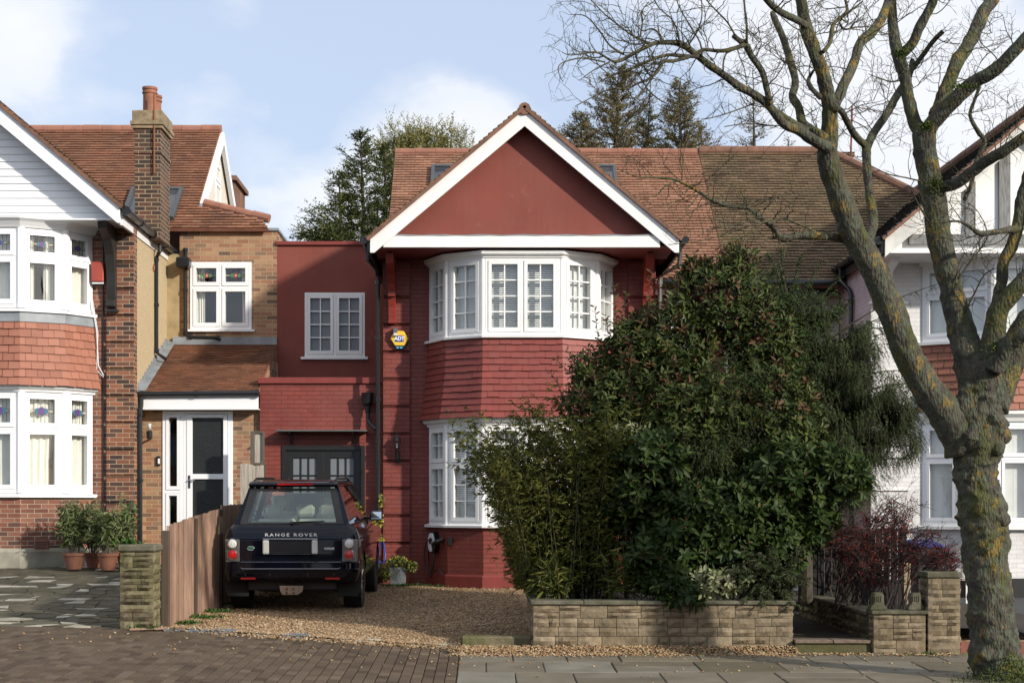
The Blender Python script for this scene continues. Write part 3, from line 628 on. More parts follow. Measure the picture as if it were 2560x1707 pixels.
cp = mb.build('door_canopy', 'grey_metal', R)
for px in (668, 812):
    mb = MB(); x = X(px, 27.5); zt = Z(990, 27.25); mb.box(x-.012, x+.012, 27.28, 27.6, zt-.03, zt-.001); mb.box(x-.014, x+.014, 27.57, 27.6, zt-.23, zt-.03); mb.tube([(x, 27.31, zt-.03), (x, 27.58, zt-.2)], .01, 6); mb.build('bracket', 'black_plastic', cp)
# ================================================================== BROWN ROOFED HOUSE
B = thing('semi_detached_house', 'house with weathered brown tiled hipped roof joined to the right of the red gabled house', 'house', (5.4, 29.3, .3))
w = MB(); fr = Fr((4.42, 29.3), (6.5, 29.3)); fr.wall(w, 0, 2.1, .2, 5.75, [(.9, 1.8, 4.2, 5.3)], .1); w.poly([(4.43, 29.3, .2), (4.43, 29.3, 5.7), (4.43, 33, 5.7), (4.43, 33, .2)]); w.build('front_wall', 'white_dash', B, fixn=False)
window(B, fr, .9, 1.8, 4.2, 5.3, cols=1, grid=(2, 4), glassmat='frosted_grey')
mb = MB(); poly = [(0, 0), (6.69, 0), (2.64, LN), (0, LN)]; roof_tiles(mb, (x1, YE, ZE+.012), (1, 0, 0), VD, poly, wav=.009); br_ = mb.build('main_roof', 'roof_tile_brown', B, fixn=False)
mb = MB(); roof_base(mb, (x1, YE, ZE), (1, 0, 0), VD, poly, .08); hx = x1+2.64
mb.prism([(x1, YR, ZR-.03), (hx, YR, ZR-.03), (hx+4, YR+4, ZR-3.3), (x1, YR+4, ZR-3.3)], 0, (0, 0, -.05)); mb.prism([(hx, YR, ZR-.03), (x1+6.69, YE, ZE-.03), (x1+6.69, YR+4, ZE-.03)], 0, (0, 0, -.05)); mb.build('roof_deck', 'ridge_brown', br_)
mb = MB(); ridge(mb, (x1, YR, ZR+.02), (hx, YR, ZR+.02), .11, .32); ridge(mb, (hx, YR, ZR+.02), (hx+3.9, YR-3.9, ZR-3.15), .11, .3); mb.build('ridge_tiles', 'ridge_brown', br_, smooth=True, shade=.6)
mb = MB(); gutter(mb, (4.42, 28.72, 5.70), (6.4, 28.72, 5.70)); mb.box(4.43, 6.4, 28.98, 29.02, 5.5, 5.72); mb.build('eaves_gutter', 'black_plastic', B)
mb = MB(); mb.box(7.35, 7.75, 33.6, 34.2, 8.0, Z(358, 33.6)); mb.box(7.3, 7.8, 33.55, 34.25, Z(358, 33.6), Z(350, 33.6)); ch = mb.build('chimney', 'chimney_brick', B)
A = thing('television_aerial', 'thin rusty mast with a horizontal aerial on the brown roofed house', 'aerial', (X(1954, 33.5), 33.5, Z(372, 33.5)))
mb = MB(); a = P(1954, 375, 33.5); b = P(1957, 243, 33.5); mb.tube([a, b], .02, 6); mb.build('mast', 'rust', A)
mb = MB(); a = P(1965, 246, 33.5); b = P(2063, 263, 33.3); mb.tube([a, b], .013, 5)
for i in range(9): c = a.lerp(b, i/8); mb.tube([c+Vector((-.03, .35-.02*i, .17-.012*i)), c-Vector((-.03, .35-.02*i, .17-.012*i))], .006, 4)
mb.build('antenna', 'aerial_metal', A)
# ================================================================== WHITE HOUSE
Wh = thing('semi_detached_house', 'white painted brick house at the right edge with weathered timbered gable, behind the street tree', 'house', (9, 27, .15))
WY = 27.0; wl = 6.55
fr = Fr((wl, WY), (11.6, WY)); w = MB(); fr.wall(w, 0, 5.05, .45, 5.8, [(.9, 4.2, 1.36, 3.1), (.9, 4.2, 4.5, 5.6)], .2); w.build('front_wall', 'white_brick', Wh, fixn=False); w = MB(); w.poly([(wl, WY, .45), (wl, WY, 6.0), (wl, 30.8, 6.0), (wl, 30.8, .45)]); w.build('side_wall', 'white_brick_shaded', Wh, fixn=False)
room(Wh, 7.3, 11, 27.02, 30, 4.2, 6); room(Wh, 7.3, 11, 27.02, 30, .6, 3.3)
mb = MB(); mb.box(wl-.03, 11.6, WY-.03, WY+.1, .0, .45); mb.box(wl-.03, wl+.1, WY+.1, 30.8, 0, .45)
wb = [(7.38, 27.0), (8.42, 26.3), (9.75, 26.3), (10.8, 27.0)]
sweep(mb, wb, [(.02, 0), (.02, .5), (-.1, .5), (-.1, 0)]); mb.build('plinth', 'black_plinth', Wh)
mb = MB(); sweep(mb, wb, [(0, .5), (0, 1.3), (-.1, 1.3), (-.1, .5)]); mb.build('bay_wall', 'white_brick', Wh)
for z in (1.3, 3.12, 4.40, 5.72): mb = MB(); mb.prism([(x, y, z) for x, y in wb], 0, (0, 0, .015)); mb.build('bay_deck', 'room', Wh)
mb = MB(); hang_tiles(mb, wb, 3.27, 4.38, .1, .128, .2); mb.build('hung_tiles', 'hung_tile_orange', Wh, fixn=False)
for z in (1.3, 4.39): mb = MB(); sweep(mb, wb, [(-.05, z), (.09, z), (.09, z+.05), (-.05, z+.06)]); mb.build('bay_sill', 'white_paint', Wh)
mb = MB()
sweep(mb, wb, [(-.05, 3.08), (.03, 3.08), (.05, 3.14), (.12, 3.2), (.12, 3.26), (-.05, 3.26)]); mb.build('bay_cornice', 'white_paint', Wh); mb = MB(); sweep(mb, wb, [(-.05, 5.72), (.03, 5.72), (.06, 5.78), (.13, 5.84), (.13, 5.93), (-.05, 5.93)])
mb.build('bay_cornice', 'white_paint', Wh)
for za_, zb_, rr in ((1.36, 3.08, (.66, .34)), (4.45, 5.72, (.62, .38))):
    for x, y in wb[1:-1]: mb = MB(); mb.tube([(x, y+.06, za_), (x, y+.06, zb_)], .09, 10); mb.build('corner_post', 'white_upvc', Wh)
    for a, b in zip(wb, wb[1:]):
        f2 = Fr(a, b); window(Wh, f2, .04, f2.len-.04, za_, zb_, cols=2, rows=rr, grid=None, mats='white_upvc', blind=1.15, fw=.07, cw=.05)
WG = 25.8; WL_, WR_ = 6.49, 11.51; wz = 6.04
gxa, gza, gzb = gable_front(Wh, WL_, WR_, wz, WG, .33, .33, 'old_white_paint')
mb = MB(); mb.poly([(WL_+.2, 26.1, 5.8), (WR_-.2, 26.1, 5.8), (WR_-.2, 26.1, 6.0), (gxa, 26.1, gza-.1), (WL_+.2, 26.1, 6.0)]); mb.build('gable_panel', 'white_paint', Wh, fixn=False)
mb = MB(); mb.box(WL_+.45, WR_-.45, 26.02, 26.1, Z(560, 26), Z(537, 26))
for a, b in ((2218, 2241), (2295, 2321), (2388, 2412)): x = X(a, 26.05); mb.box(x, X(b, 26.05), 26.05, 26.1, Z(537, 26), gza-.3-SL*abs((x+.1)-gxa))
mb.build('gable_timber', 'weathered_grey', Wh)
mb = MB(); mb.box(WL_+.1, WR_-.1, 25.86, WY, 5.78, 5.82); mb.build('soffit', 'white_paint', Wh)
gr, dk, _ = gable_roof(Wh, WL_, WR_, wz, WG-.05, 33.5, 'roof_tile_black', name='main_roof')
mb = MB(); ridge(mb, (gxa, WG-.05, gza+.06), (gxa, 33.5, gza+.06), .11); mb.build('ridge_tiles', 'ridge_brown', gr, smooth=True, shade=.6)
mb = MB(); vv = Vector((1, 0, SL)).normalized()
for i in range(20):
    a = Vector((WL_+.02, WG-.07, wz+.0))+vv*(i*.16); mb.hexa([a, a+Vector((0, .12, 0)), a+vv*.155+Vector((0, .12, 0)), a+vv*.155, a+Vector((0, 0, .035)), a+Vector((0, .12, .035)), a+vv*.155+Vector((0, .12, .02)), a+vv*.155+Vector((0, 0, .02))])
mb.build('verge_tiles', 'ridge_terracotta', gr)
mb = MB(); gutter(mb, (WL_-.1, WG+.05, wz-.06), (WL_-.1, 30.6, wz-.06)); mb.box(WL_-.05, WL_, WG+.05, 30.6, wz-.25, wz-.02); mb.build('eaves_gutter', 'black_plastic', Wh, smooth=True, shade=.6)
mb = MB(); pipe(mb, [(WL_-.1, 28.6, 5.95), (WL_-.1, 28.6, 5.72), (wl-.06, 28.3, 5.5), (wl-.06, 28.2, 5.4), (wl-.06, 28.2, .4)], .04); mb.build('downpipe', 'black_plastic', Wh, smooth=True, shade=.6)
mb = MB(); x = 6.70; mb.prism([(x, WY+y, z) for y, z in [(0, 5.8), (-.8, 5.8), (-.72, 5.7), (-.35, 5.6), (-.2, 5.4), (-.16, 5.1), (0, 5.0)]], 0, (.14, 0, 0)); mb.build('eaves_bracket', 'white_paint', Wh, bevel=.005)
for z in (1.95, 2.5, 4.7, 5.1):
    mb = MB(); mb.box(wl-.035, wl+.65, WY-.035, WY, z, z+.04); mb.build('string_course', 'white_paint', Wh)
# ================================================================== LEFT HOUSE
Lh = thing('semi_detached_house', 'brick house at the left edge with white boarded gable, tall chimney and orange tiled roofs', 'house', (-6.8, 27, .7))
LY = 27.0; lb = [(-9.81, 27.), (-9.45, 26.45), (-8.82, 26.1), (-7.57, 26.1), (-6.94, 26.45), (-6.58, 27.0)]
fr = Fr((-11, LY), (-5.92, LY)); w = MB(); fr.wall(w, 0, 5.08, .5, 6.42, [(1.25, 4.38, 1.9, 3.6), (1.25, 4.38, 4.9, 6.3)], .2); w.build('front_wall', 'red_stock_brick', Lh, fixn=False)
room(Lh, -9.9, -6.5, 27.02, 29.5, 4.7, 6.5); room(Lh, -9.9, -6.5, 27.02, 29.5, 1.2, 3.8)
w = MB(); sd = Fr((-5.92, 27.1), (-5.92, 29.9)); sd.wall(w, 0, 2.8, .5, 6.5); w.build('side_wall', 'pebbledash', Lh, fixn=False)
zj = [Z(y, 26.95) for y in (554, 625, 671, 729, 796, 850, 905, 962, 1017, 1072, 1130, 1185)]
zj = [6.25-.452*k for k in range(12)]
quoins(Lh, fr, 4.64, 5.11, zj, 'dark_multi_brick', .05, .6, 6.4, 'red_stock_brick')
w = MB(); s2 = Fr((-5.92, 27.0), (-5.92, 27.22)); s2.box(w, 0, .22, .6, 6.4, -.02, .022); w.build('quoin_return', 'dark_multi_brick', Lh)
mb = MB(); sweep(mb, lb, [(0, 1.0), (0, 1.83), (-.1, 1.83), (-.1, 1.0)]); mb.build('bay_wall', 'red_stock_brick', Lh)
mb = MB(); sweep(mb, lb, [(0, .5), (.06, .5), (.06, .94), (.03, 1.0), (0, 1.0)]); mb.box(-6.58, -6.3, 26.9, 27.0, .5, .98); mb.build('plinth', 'concrete', Lh)
for z in (1.83, 3.66, 4.86, 6.3): mb = MB(); mb.prism([(x, y, z) for x, y in lb], 0, (0, 0, .015)); mb.build('bay_deck', 'room', Lh)
mb = MB(); hang_tiles(mb, lb, 3.66, 4.72, .13, .125, .19); mb.build('hung_tiles', 'hung_tile_orange', Lh, fixn=False)
mb = MB(); sweep(mb, lb, [(.0, 4.70), (.045, 4.70), (.04, 4.86), (0, 4.87)]); mb.build('lead_apron', 'lead', Lh)
for z in (1.83, 4.86): mb = MB(); sweep(mb, lb, [(-.05, z), (.08, z), (.085, z+.05), (-.05, z+.07)]); mb.build('bay_sill', 'white_upvc', Lh)
mb = MB()
sweep(mb, lb, [(-.05, 3.56), (.03, 3.56), (.04, 3.59), (.10, 3.62), (.11, 3.66), (-.05, 3.66)]); mb.build('bay_cornice', 'white_upvc', Lh); mb = MB(); sweep(mb, lb, [(-.05, 6.24), (.03, 6.24), (.05, 6.27), (.10, 6.33), (.16, 6.37), (.17, 6.41), (-.05, 6.41)])
mb.build('bay_cornice', 'white_upvc', Lh)
for za_, zb_, up in ((1.90, 3.57, 0), (4.93, 6.25, 1)):
    for x, y in lb[1:-1]: mb = MB(); mb.tube([(x, y+.055, za_), (x, y+.055, zb_)], .085, 12); mb.build('corner_post', 'white_upvc', Lh)
    for i, (a, b) in enumerate(zip(lb, lb[1:])):
        f2 = Fr(a, b); cu = [(.02, .98, 0)] if i != 3 else [(.05, .97, .55 if not up else .3)]
        if up and i == 3: cu = [(.02, .35, 0), (.6, .98, 0)]
        if i == 4: cu = [(.0, 1., 0)]
        window(Lh, f2, .03, f2.len-.03, za_, zb_, cols=2 if i == 2 else 1, rows=(.64, .36), grid=None, mats='white_upvc', curtain=cu, stained=1, fw=.06, cw=.06)
# gable
LGL, LGR, LGY = -10.48, -5.92, 26.0; lz = 6.59
lxa, lza, lzb = gable_front(Lh, LGL, LGR, lz, LGY, .33, .30, 'white_upvc', brd=.12)
mb = MB(); z = 6.40; k = 0
while z < lza-.2:
    hw = max(.1, min(2.1, (lza-.12-z)/SL)); mb.hexa([(lxa-hw, 26.32, z), (lxa+hw, 26.32, z), (lxa+hw, 26.36, z), (lxa-hw, 26.36, z), (lxa-hw, 26.34, z+.118), (lxa+hw, 26.34, z+.118), (lxa+hw, 26.36, z+.118), (lxa-hw, 26.36, z+.118)]); z += .12
mb.build('gable_cladding', 'white_upvc', Lh)
mb = MB(); mb.poly([(LGL+.2, 26.37, 6.4), (LGR-.2, 26.37, 6.4), (LGR-.1, 26.37, 6.45), (lxa, 26.37, lza-.1), (LGL+.1, 26.37, 6.45)]); mb.build('gable_panel', 'black_plastic', Lh, fixn=False)
mb = MB(); mb.box(LGL+.1, LGR-.02, 26.14, LY+.05, 6.365, 6.39); mb.box(LGR-.1, LGR-.02, LY+.05, 30.4, 6.33, 6.36); mb.box(LGR-.03, LGR+.02, 26.13, 30.3, 6.28, 6.50); mb.build('soffit', 'white_upvc', Lh)
gr, dk, _ = gable_roof(Lh, LGL, LGR, lz, LGY-.04, 31.2, 'roof_tile_mossy')
mb = MB(); gutter(mb, (LGR+.1, 26.05, 6.5), (LGR+.1, 30.3, 6.46), .06); mb.build('eaves_gutter', 'black_plastic', Lh, smooth=True, shade=.6)
mb = MB(); mb.box(-6.36, -6.14, 26.86, 26.95, 4.95, 5.0)
pr = [(-.05, 6.36), (-.80, 6.36), (-.76, 6.25), (-.45, 6.12), (-.26, 5.9), (-.18, 5.6), (-.14, 5.3), (-.12, 5.16), (-.2, 5.14), (-.2, 5.04), (-.12, 5.0), (-.05, 5.0)]
mb.prism([(-6.33, LY+y, z) for y, z in pr], 0, (.15, 0, 0)); mb.build('eaves_bracket', 'dark_timber', Lh, bevel=.006)
# chimney
mb = MB(); cx0, cx1, cy0, cy1 = -6.15, -5.70, 28.2, 29.05; mb.box(cx0, cx1, cy0, cy1, 6.4, 8.36); mb.box(cx0-.02, cx1+.02, cy0-.02, cy1+.02, 7.9, 7.98)
ch = mb.build('chimney', 'chimney_brick', Lh)
mb = MB(); mb.box(cx0-.07, cx1+.07, cy0-.07, cy1+.07, 8.40, 8.47); mb.box(cx0-.045, cx1+.045, cy0-.045, cy1+.045, 8.34, 8.40); mb.box(cx0-.04, cx1+.04, cy0-.04, cy1+.04, 8.47, 8.66); mb.build('chimney_cap', 'cap_stone', ch, bevel=.008)
for yy, h in ((28.42, .50), (28.83, .46)):
    mb = MB(); mb.lathe((-5.93, yy, 8.6), [(.12, 0), (.122, .1), (.118, h-.1), (.135, h-.09), (.135, h-.06), (.12, h-.05), (.12, h-.03), (.135, h-.02), (.135, h+.02), (.11, h+.02), (.1, h-.1)], 20); mb.build('chimney_pot', 'terracotta', ch, smooth=True, shade=.6)
mb = MB(); mb.tube([(-5.80, 28.16, 7.55), (-5.80, 28.16, 8.95)], .018, 6); mb.build('rusty_pole', 'rust', ch)
# main roof left
lY, lZ, ls = 33.0, 9.45, .80; lc = 1/math.hypot(1, ls); lV = (0, lc, ls*lc)
yb0 = 28.6; zb0 = lZ-ls*(lY-yb0); LL = (lY-yb0)/lc
def uv_(x, Y): return (x+11.5, (Y-yb0)/lc)
rx = -5.42
poly = [uv_(-11.5, yb0), uv_(-5.9, yb0), uv_(-5.9, 29.75), uv_(-4.0, 29.75), uv_(-4.15, 30.0), uv_(-5.35, 30.42), uv_(rx, 30.42), uv_(rx, 33.0), uv_(-11.5, 33.0)]
mb = MB(); roof_tiles(mb, (-11.5, yb0, zb0), (1, 0, 0), lV, poly); mr = mb.build('main_roof', 'roof_tile_orange', Lh, fixn=False)
mb = MB(); roof_base(mb, (-11.5, yb0, zb0), (1, 0, 0), lV, poly, .06); mb.prism([(-11.5, 33, lZ-.05), (rx, 33, lZ-.05), (rx, 36, lZ-2.45), (-11.5, 36, lZ-2.45)], 0, (0, 0, -.05)); mb.build('roof_deck', 'ridge_terracotta', mr, fixn=False)
mb = MB(); ridge(mb, (-11.5, 33, lZ), (rx+.02, 33, lZ), .10, .42); mb.build('ridge_tiles', 'ridge_terracotta', mr, smooth=True, shade=.6); mb = MB(); ridge(mb, (rx+.1, 30.45, lZ-ls*(33-30.45)+.04), (-4.05, 30.3, 7.12), .09, .34); mb.build('ridge_tiles', 'ridge_terracotta', mr, smooth=True, shade=.6)
mb = MB(); gx = rx-.06; mb.poly([(gx, 30.4, 7.2), (gx, 36, 7.0), (gx, 36, 7.2), (gx, 33, 9.38), (gx, 30.4, 7.32)]); mb.build('gable_wall', 'white_dash', Lh, fixn=False)
for s in (-1, 1):
    mb = MB(); ye = 33+s*2.75; ze = lZ-ls*2.75; mb.prism([(gx+.05, 33, lZ-.05), (gx+.05, 33, lZ-.30), (gx+.05, ye, ze-.25), (gx+.05, ye, ze-.02)], 0, (.08, 0, 0)); mb.build('bargeboard', 'white_upvc', Lh)
fg = Fr((gx+.005, 32.3), (gx+.005, 33.7)); window(Lh, fg, .35, 1.05, 7.75, 8.75, cols=1, rows=(.6, .4), grid=None, mats='white_upvc', glassmat='frosted_grey')
mb = MB(); mb.box(-6.8, -5.40, 34.6, 36.2, 7.6, 8.72); mb.box(-6.9, -5.33, 34.5, 36.3, 8.72, 8.82); mb.build('rear_dormer', 'ridge_brown', Lh)
O_ = (0, yb0, zb0)
skylight(Lh, X(300, 30.8), 1.75, 2.95, 1.0, O_, lV)
# flat topped brick extension
ex = Fr((-5.80, 29.9), (LX+.0, 29.9)); ez = 6.83; wa, wb_ = X(437, 29.9)+5.80, X(578, 29.9)+5.80; wz0, wz1 = Z(757, 29.9), Z(602, 29.9)
w = MB(); ex.wall(w, .12, 1.94, 3.0, ez, [(wa, wb_, wz0, wz1)], .1); w.poly([(LX-.001, 29.9, 3.0), (LX-.001, 36, 3.0), (LX-.001, 36, ez), (LX-.001, 29.9, ez)]); w.build('extension_wall', 'tan_brick', Lh, fixn=False)
w = MB(); ex.wall(w, -.12, .12, 3.0, 6.4, mi=0); w.build('rendered_strip', 'ochre_render', Lh, fixn=False)
mb = MB(); ex.box(mb, .1, 1.97, ez, ez+.05, -.4, .04); mb.box(LX-.2, LX+.03, 30.3, 36, ez, ez+.045); mb.build('lead_parapet', 'lead', Lh)
mb = MB(); mb.box(-5.6, LX-.1, 30.0, 36, ez-.3, ez-.2); mb.build('flat_roof', 'lead', Lh)
window(Lh, ex, wa, wb_, wz0, wz1, cols=2, rows=(.64, .36), grid=None, mats='white_upvc', curtain=[(.02, .22, -.4), (.8, .98, -.4)], stained=2, fw=.055, cw=.055, d1=.02)
mb = MB(); ex.box(mb, wa-.06, wb_+.06, wz0-.04, wz0, -.04, .07); mb.build('window_sill', 'white_upvc', Lh)
room(Lh, -5.6, LX-.1, 30.1, 32.5, 4.6, 6.6)
# porch
pz0, pz1 = 3.63, 4.70; pyf, pyb = 27.35, 29.88; pl = math.hypot(pyb-pyf, pz1-pz0); pV = Vector((0, (pyb-pyf)/pl, (pz1-pz0)/pl))
poly = [(0, 0), (1.98, 0), (1.98, pl), (0, pl)]; mb = MB(); roof_tiles(mb, (-5.83, pyf, pz0), (1, 0, 0), pV, poly); pr_ = mb.build('porch_roof', 'roof_tile_orange', Lh, fixn=False)
mb = MB(); roof_base(mb, (-5.83, pyf, pz0), (1, 0, 0), pV, poly, .05); mb.build('roof_deck', 'ridge_terracotta', pr_)
mb = MB(); mb.box(-5.8, LX, 29.84, 29.9, 4.7, 4.84); q = .02
mb.prism([(-5.91, pyf, pz0+.03), (-5.80+q, pyf, pz0+.03), (-5.78+q*1.3, pyb, pz1+.05), (-5.91, pyb, pz1+.05)], 0, (0, 0, .01)); mb.build('lead_flashing', 'lead', Lh)
mb = MB()
for i in range(14):
    t = i/14; y0 = pyf+(pyb-pyf)*t; y1 = pyf+(pyb-pyf)*(i+1)/14; z0 = pz0+(pz1-pz0)*t; mb.box(-5.92, -5.885, y0, y1+.002, z0-.02, z0+.17)
mb.build('stepped_flashing', 'lead', Lh)
pf = Fr((-5.83, 27.7), (LX, 27.7)); da, db = X(374, 27.7)+5.83, X(535, 27.7)+5.83; dzt = Z(944, 27.7)
w = MB(); pf.wall(w, -.09, 1.97, .4, 3.5, [(da, db, .4, dzt)], .1); w.poly([(LX-.002, 27.7, .4), (LX-.002, 29.9, .4), (LX-.002, 29.9, 4.65), (LX-.002, 27.7, 3.7)]); w.build('porch_wall', 'tan_brick', Lh, fixn=False)
room(Lh, -5.7, -3.9, 27.8, 29.8, .6, 3.5)
mb = MB(); mb.box(-5.98, LX, 27.41, 27.44, Z(940, 27.4), Z(910, 27.4)); mb.box(-5.98, LX, 27.44, 27.7, Z(940, 27.4), Z(940, 27.4)+.02); mb.build('fascia_board', 'white_upvc', Lh)
mb = MB(); gutter(mb, (-5.98, 27.36, 3.6), (LX, 27.36, 3.62), .05); mb.build('eaves_gutter', 'black_plastic', Lh, smooth=True, shade=.6)
ds = window(Lh, pf, da, da+.36, .8, dzt, cols=1, rows=(.45, .55), grid=None, mats='white_upvc', fw=.055, cw=.05, d1=.02); ds.name = 'side_light'
dd = MB(); fr = pf; a, b = da+.36, db; fr.box(dd, a, a+.05, .8, dzt, -.08, .02); fr.box(dd, b-.09, b, .8, dzt, -.08, .02); fr.box(dd, a+.05, b-.09, dzt-.05, dzt, -.08, .019); dfr = dd.build('door_frame', 'white_upvc', Lh, bevel=.004)
dd = MB(); gp = MB(); a += .055; b -= .095; T = dzt-.055; zz = Z(1094, 27.7); s = .10
fr.box(dd, a, a+s, .82, T, -.06, .03); fr.box(dd, b-s*.7, b, .82, T, -.06, .03); fr.box(dd, a+s, b-s*.7, T-s*.6, T, -.06, .029); fr.box(dd, a+s, b-s*.7, zz-.045, zz+.045, -.06, .029); fr.box(dd, a+s, b-s*.7, .82, .95, -.06, .029)
do = dd.build('front_door', 'white_upvc', Lh, bevel=.004); fr.box(gp, a+s, b-s*.7, zz+.045, T-s*.6, -.03, -.01); fr.box(gp, a+s, b-s*.7, .95, zz-.045, -.03, -.01); gp.build('pane', 'ripple_glass', do)
mb = MB(); u = a+.05; mb_ = MB(); fr.box(mb_, u-.018, u+.018, zz-.2, zz+.02, .03, .04); mb_.tube([fr.p(u, zz-.06, .04), fr.p(u, zz-.06, .07), fr.p(u+.1, zz-.065, .075)], .011, 6); mb_.build('door_handle', 'chrome', do)
mb = MB()
pipe(mb, [(-5.80, 28.65, 6.38), (-5.80, 28.65, 6.25), (-5.88, 28.75, 6.15), (-5.88, 28.75, 4.45), (-5.70, 28.7, 4.32)], .034); mb.build('downpipe', 'black_plastic', Lh, smooth=True, shade=.6); mb = MB()
pipe(mb, [(-5.56, 29.84, 6.5), (-5.56, 29.84, 4.92), (-5.48, 29.84, 4.84), (-4.95, 29.84, 4.83), (-4.92, 29.82, 4.78)], .034); mb.build('downpipe', 'black_plastic', Lh, smooth=True, shade=.6); mb = MB()
pipe(mb, [(-5.86, 27.36, 3.56), (-5.86, 27.36, 3.42), (-5.87, 27.32, 3.3), (-5.87, 27.32, .95)], .042)
mb.build('downpipe', 'black_plastic', Lh, smooth=True, shade=.6)
mb = MB(); mb.box(-5.70, -5.45, 29.6, 29.86, 6.12, 6.30); mb.build('rain_hopper', 'black_plastic', Lh, bevel=.02)
mb = MB(); mb.tube([P(210, 690, 26.9), P(222, 760, 26.93), P(226, 840, 26.94), P(238, 862, 26.92)], .008, 5); mb.build('cable', 'white_upvc', Lh); mb = MB(); mb.tube([P(213, 690, 26.9), P(225, 765, 26.93), P(222, 850, 26.94), P(238, 866, 26.92)], .006, 5); mb.build('cable', 'white_upvc', Lh)
mb = MB(); mb.tube([(-6.42, 26.985, 6.3), (-6.42, 26.985, 1.2)], .012, 6); mb.build('cable', 'black_plastic', Lh)
mb = MB(); a = P(80, 1312/1.0, 26.0); 
mb.box(X(80, 26.05), X(110, 26.05), 26.02, 26.11, Z(1262, 26.05), Z(1240, 26.05)); mb.build('air_vent', 'terracotta', Lh)
mb = MB()
for i in range(7):
    for j in range(3): x = X(80, 26.05)+.02+i*.027; z = Z(1262, 26.05)+.02+j*.045; mb.box(x, x+.016, 26.012, 26.019, z, z+.03)
mb.build('vent_holes', 'black_plastic', Lh)
# ================================================================== GROUND
def clamp(v, a, b): return max(a, min(b, v))
def pave(x, y): return -.025*(18.35-y)+.065*clamp(-x-.2, 0, 4.0)+.02*clamp(-x-4.2, 0, 4)
def interp(v, tab):
    for (a, b), (c, d) in zip(tab, tab[1:]):
        if v <= c: return b+(d-b)*clamp((v-a)/(c-a), 0, 1)
    return tab[-1][1]
def gz(x, y):
    if y < 18.75: return pave(x, y)
    if x < -3.85: return interp(y, [(18.7, .28), (21, .36), (24, .56), (26.5, .70), (40, .7)])
    k = pave(x, 18.5)+.02 if x < .55 else .10
    return interp(y, [(18.8, k), (22.9, .234), (25.8, .315), (27.2, .36), (60, .36)])
def sheet(name, x0, x1, y0, y1, m, f, st=.35, jit=0):
    nx = max(1, round((x1-x0)/st)); ny = max(1, round((y1-y0)/st)); mb = MB(); pts = []
    for j in range(ny+1):
        for i in range(nx+1):
            x = x0+(x1-x0)*i/nx; y = y0+(y1-y0)*j/ny; pts.append((x, y, f(x, y)+U(-jit, jit)))
    mb.add(pts, [(j*(nx+1)+i, j*(nx+1)+i+1, (j+1)*(nx+1)+i+1, (j+1)*(nx+1)+i) for j in range(ny) for i in range(nx)])
    return mb.build(name, m, fixn=False, smooth=True)
g = MB(); g.poly([(-150, -60, -.5), (150, -60, -.5), (150, 250, -.5), (-150, 250, -.5)]); struct(g.build('ground', 'asphalt', fixn=False))
struct(sheet('road', -40, 40, -12, 13.2, 'asphalt', lambda x, y: -.26, 5))
mb = MB(); 
for i in range(80): x = -40+i; mb.box(x+.003, x+.997, 13.2, 13.35, -.26, pave(x, 13.3), rnd=U(0, 1))
struct(mb.build('kerb', 'flagstone'))
struct(sheet('pavement_bed', -14, 14, 13.35, 18.76, 'paving_joint', lambda x, y: pave(x, y)-.022, .6))
# staggered blocks on the crossover
mb = MB(); BW, BD = .112, .215
for i in range(72):
    x0 = -.275-BW*(i+1); y0 = 13.9-(i*.071) % BD
    while y0 < 18.72:
        xa_, xb_ = x0+.0045, x0+BW-.0045; ya, yb = max(13.9, y0+.008), min(y0+BD-.008, 18.72-(0 if x0 > -3.7 else .08)); y0 += BD
        if xb_ > -.27 or yb-ya < .04: continue
        dz = U(-.0015, .0015); q = [(xa_, ya), (xb_, ya), (xb_, yb), (xa_, yb)]; o_ = [(x, y, pave(x, y)+dz-.004) for x, y in q]; n_ = [(xa_+.004, ya+.008), (xb_-.004, ya+.008), (xb_-.004, yb-.008), (xa_+.004, yb-.008)]
        t_ = [(x, y, pave(x, y)+dz+U(-.0006, .0006)) for x, y in n_]; b_ = [(x, y, z-.03) for x, y, z in o_]
        mb.add(t_+o_+b_, [(0, 1, 2, 3)]+[(4+k, 4+(k+1) % 4, (k+1) % 4, k) for k in range(4)]+[(8+k, 8+(k+1) % 4, 4+(k+1) % 4, 4+k) for k in range(4)])
struct(mb.build('block_paving', 'block_paver', fixn=False))
# flagstones
mb = MB(); rows = [(18.30, 17.62), (17.60, 16.72), (16.70, 15.85), (15.62, 14.75), (14.73, 13.9)]
def slab(mb, x0, x1, y0, y1, f, th=.04, e=.006, skew=0, tilt=.004, rnd=None):
    dz = U(-tilt, tilt)*.6; pts = [(x0+e+U(-.004, .004), y0+e), (x1-e+U(-.004, .004), y0+e), (x1-e+U(-.004, .004), y1-e), (x0+e+U(-.004, .004), y1-e)]
    t = [(x, y, f(x, y)+dz+U(-tilt, tilt)*.5) for x, y in pts]; cx = (x0+x1)/2; cy = (y0+y1)/2
    i = [(cx+(x-cx)*(1-.016/max(.1, x1-x0)), cy+(y-cy)*(1-.016/max(.1, y1-y0)), z) for x, y, z in t]; o = [(x, y, z-.008) for x, y, z in t]; b = [(x, y, z-th) for x, y, z in t]
    mb.add(i+o+b, [(0, 1, 2, 3)]+[(4+k, 4+(k+1) % 4, (k+1) % 4, k) for k in range(4)]+[(8+k, 8+(k+1) % 4, 4+(k+1) % 4, 4+k) for k in range(4)], rnd)
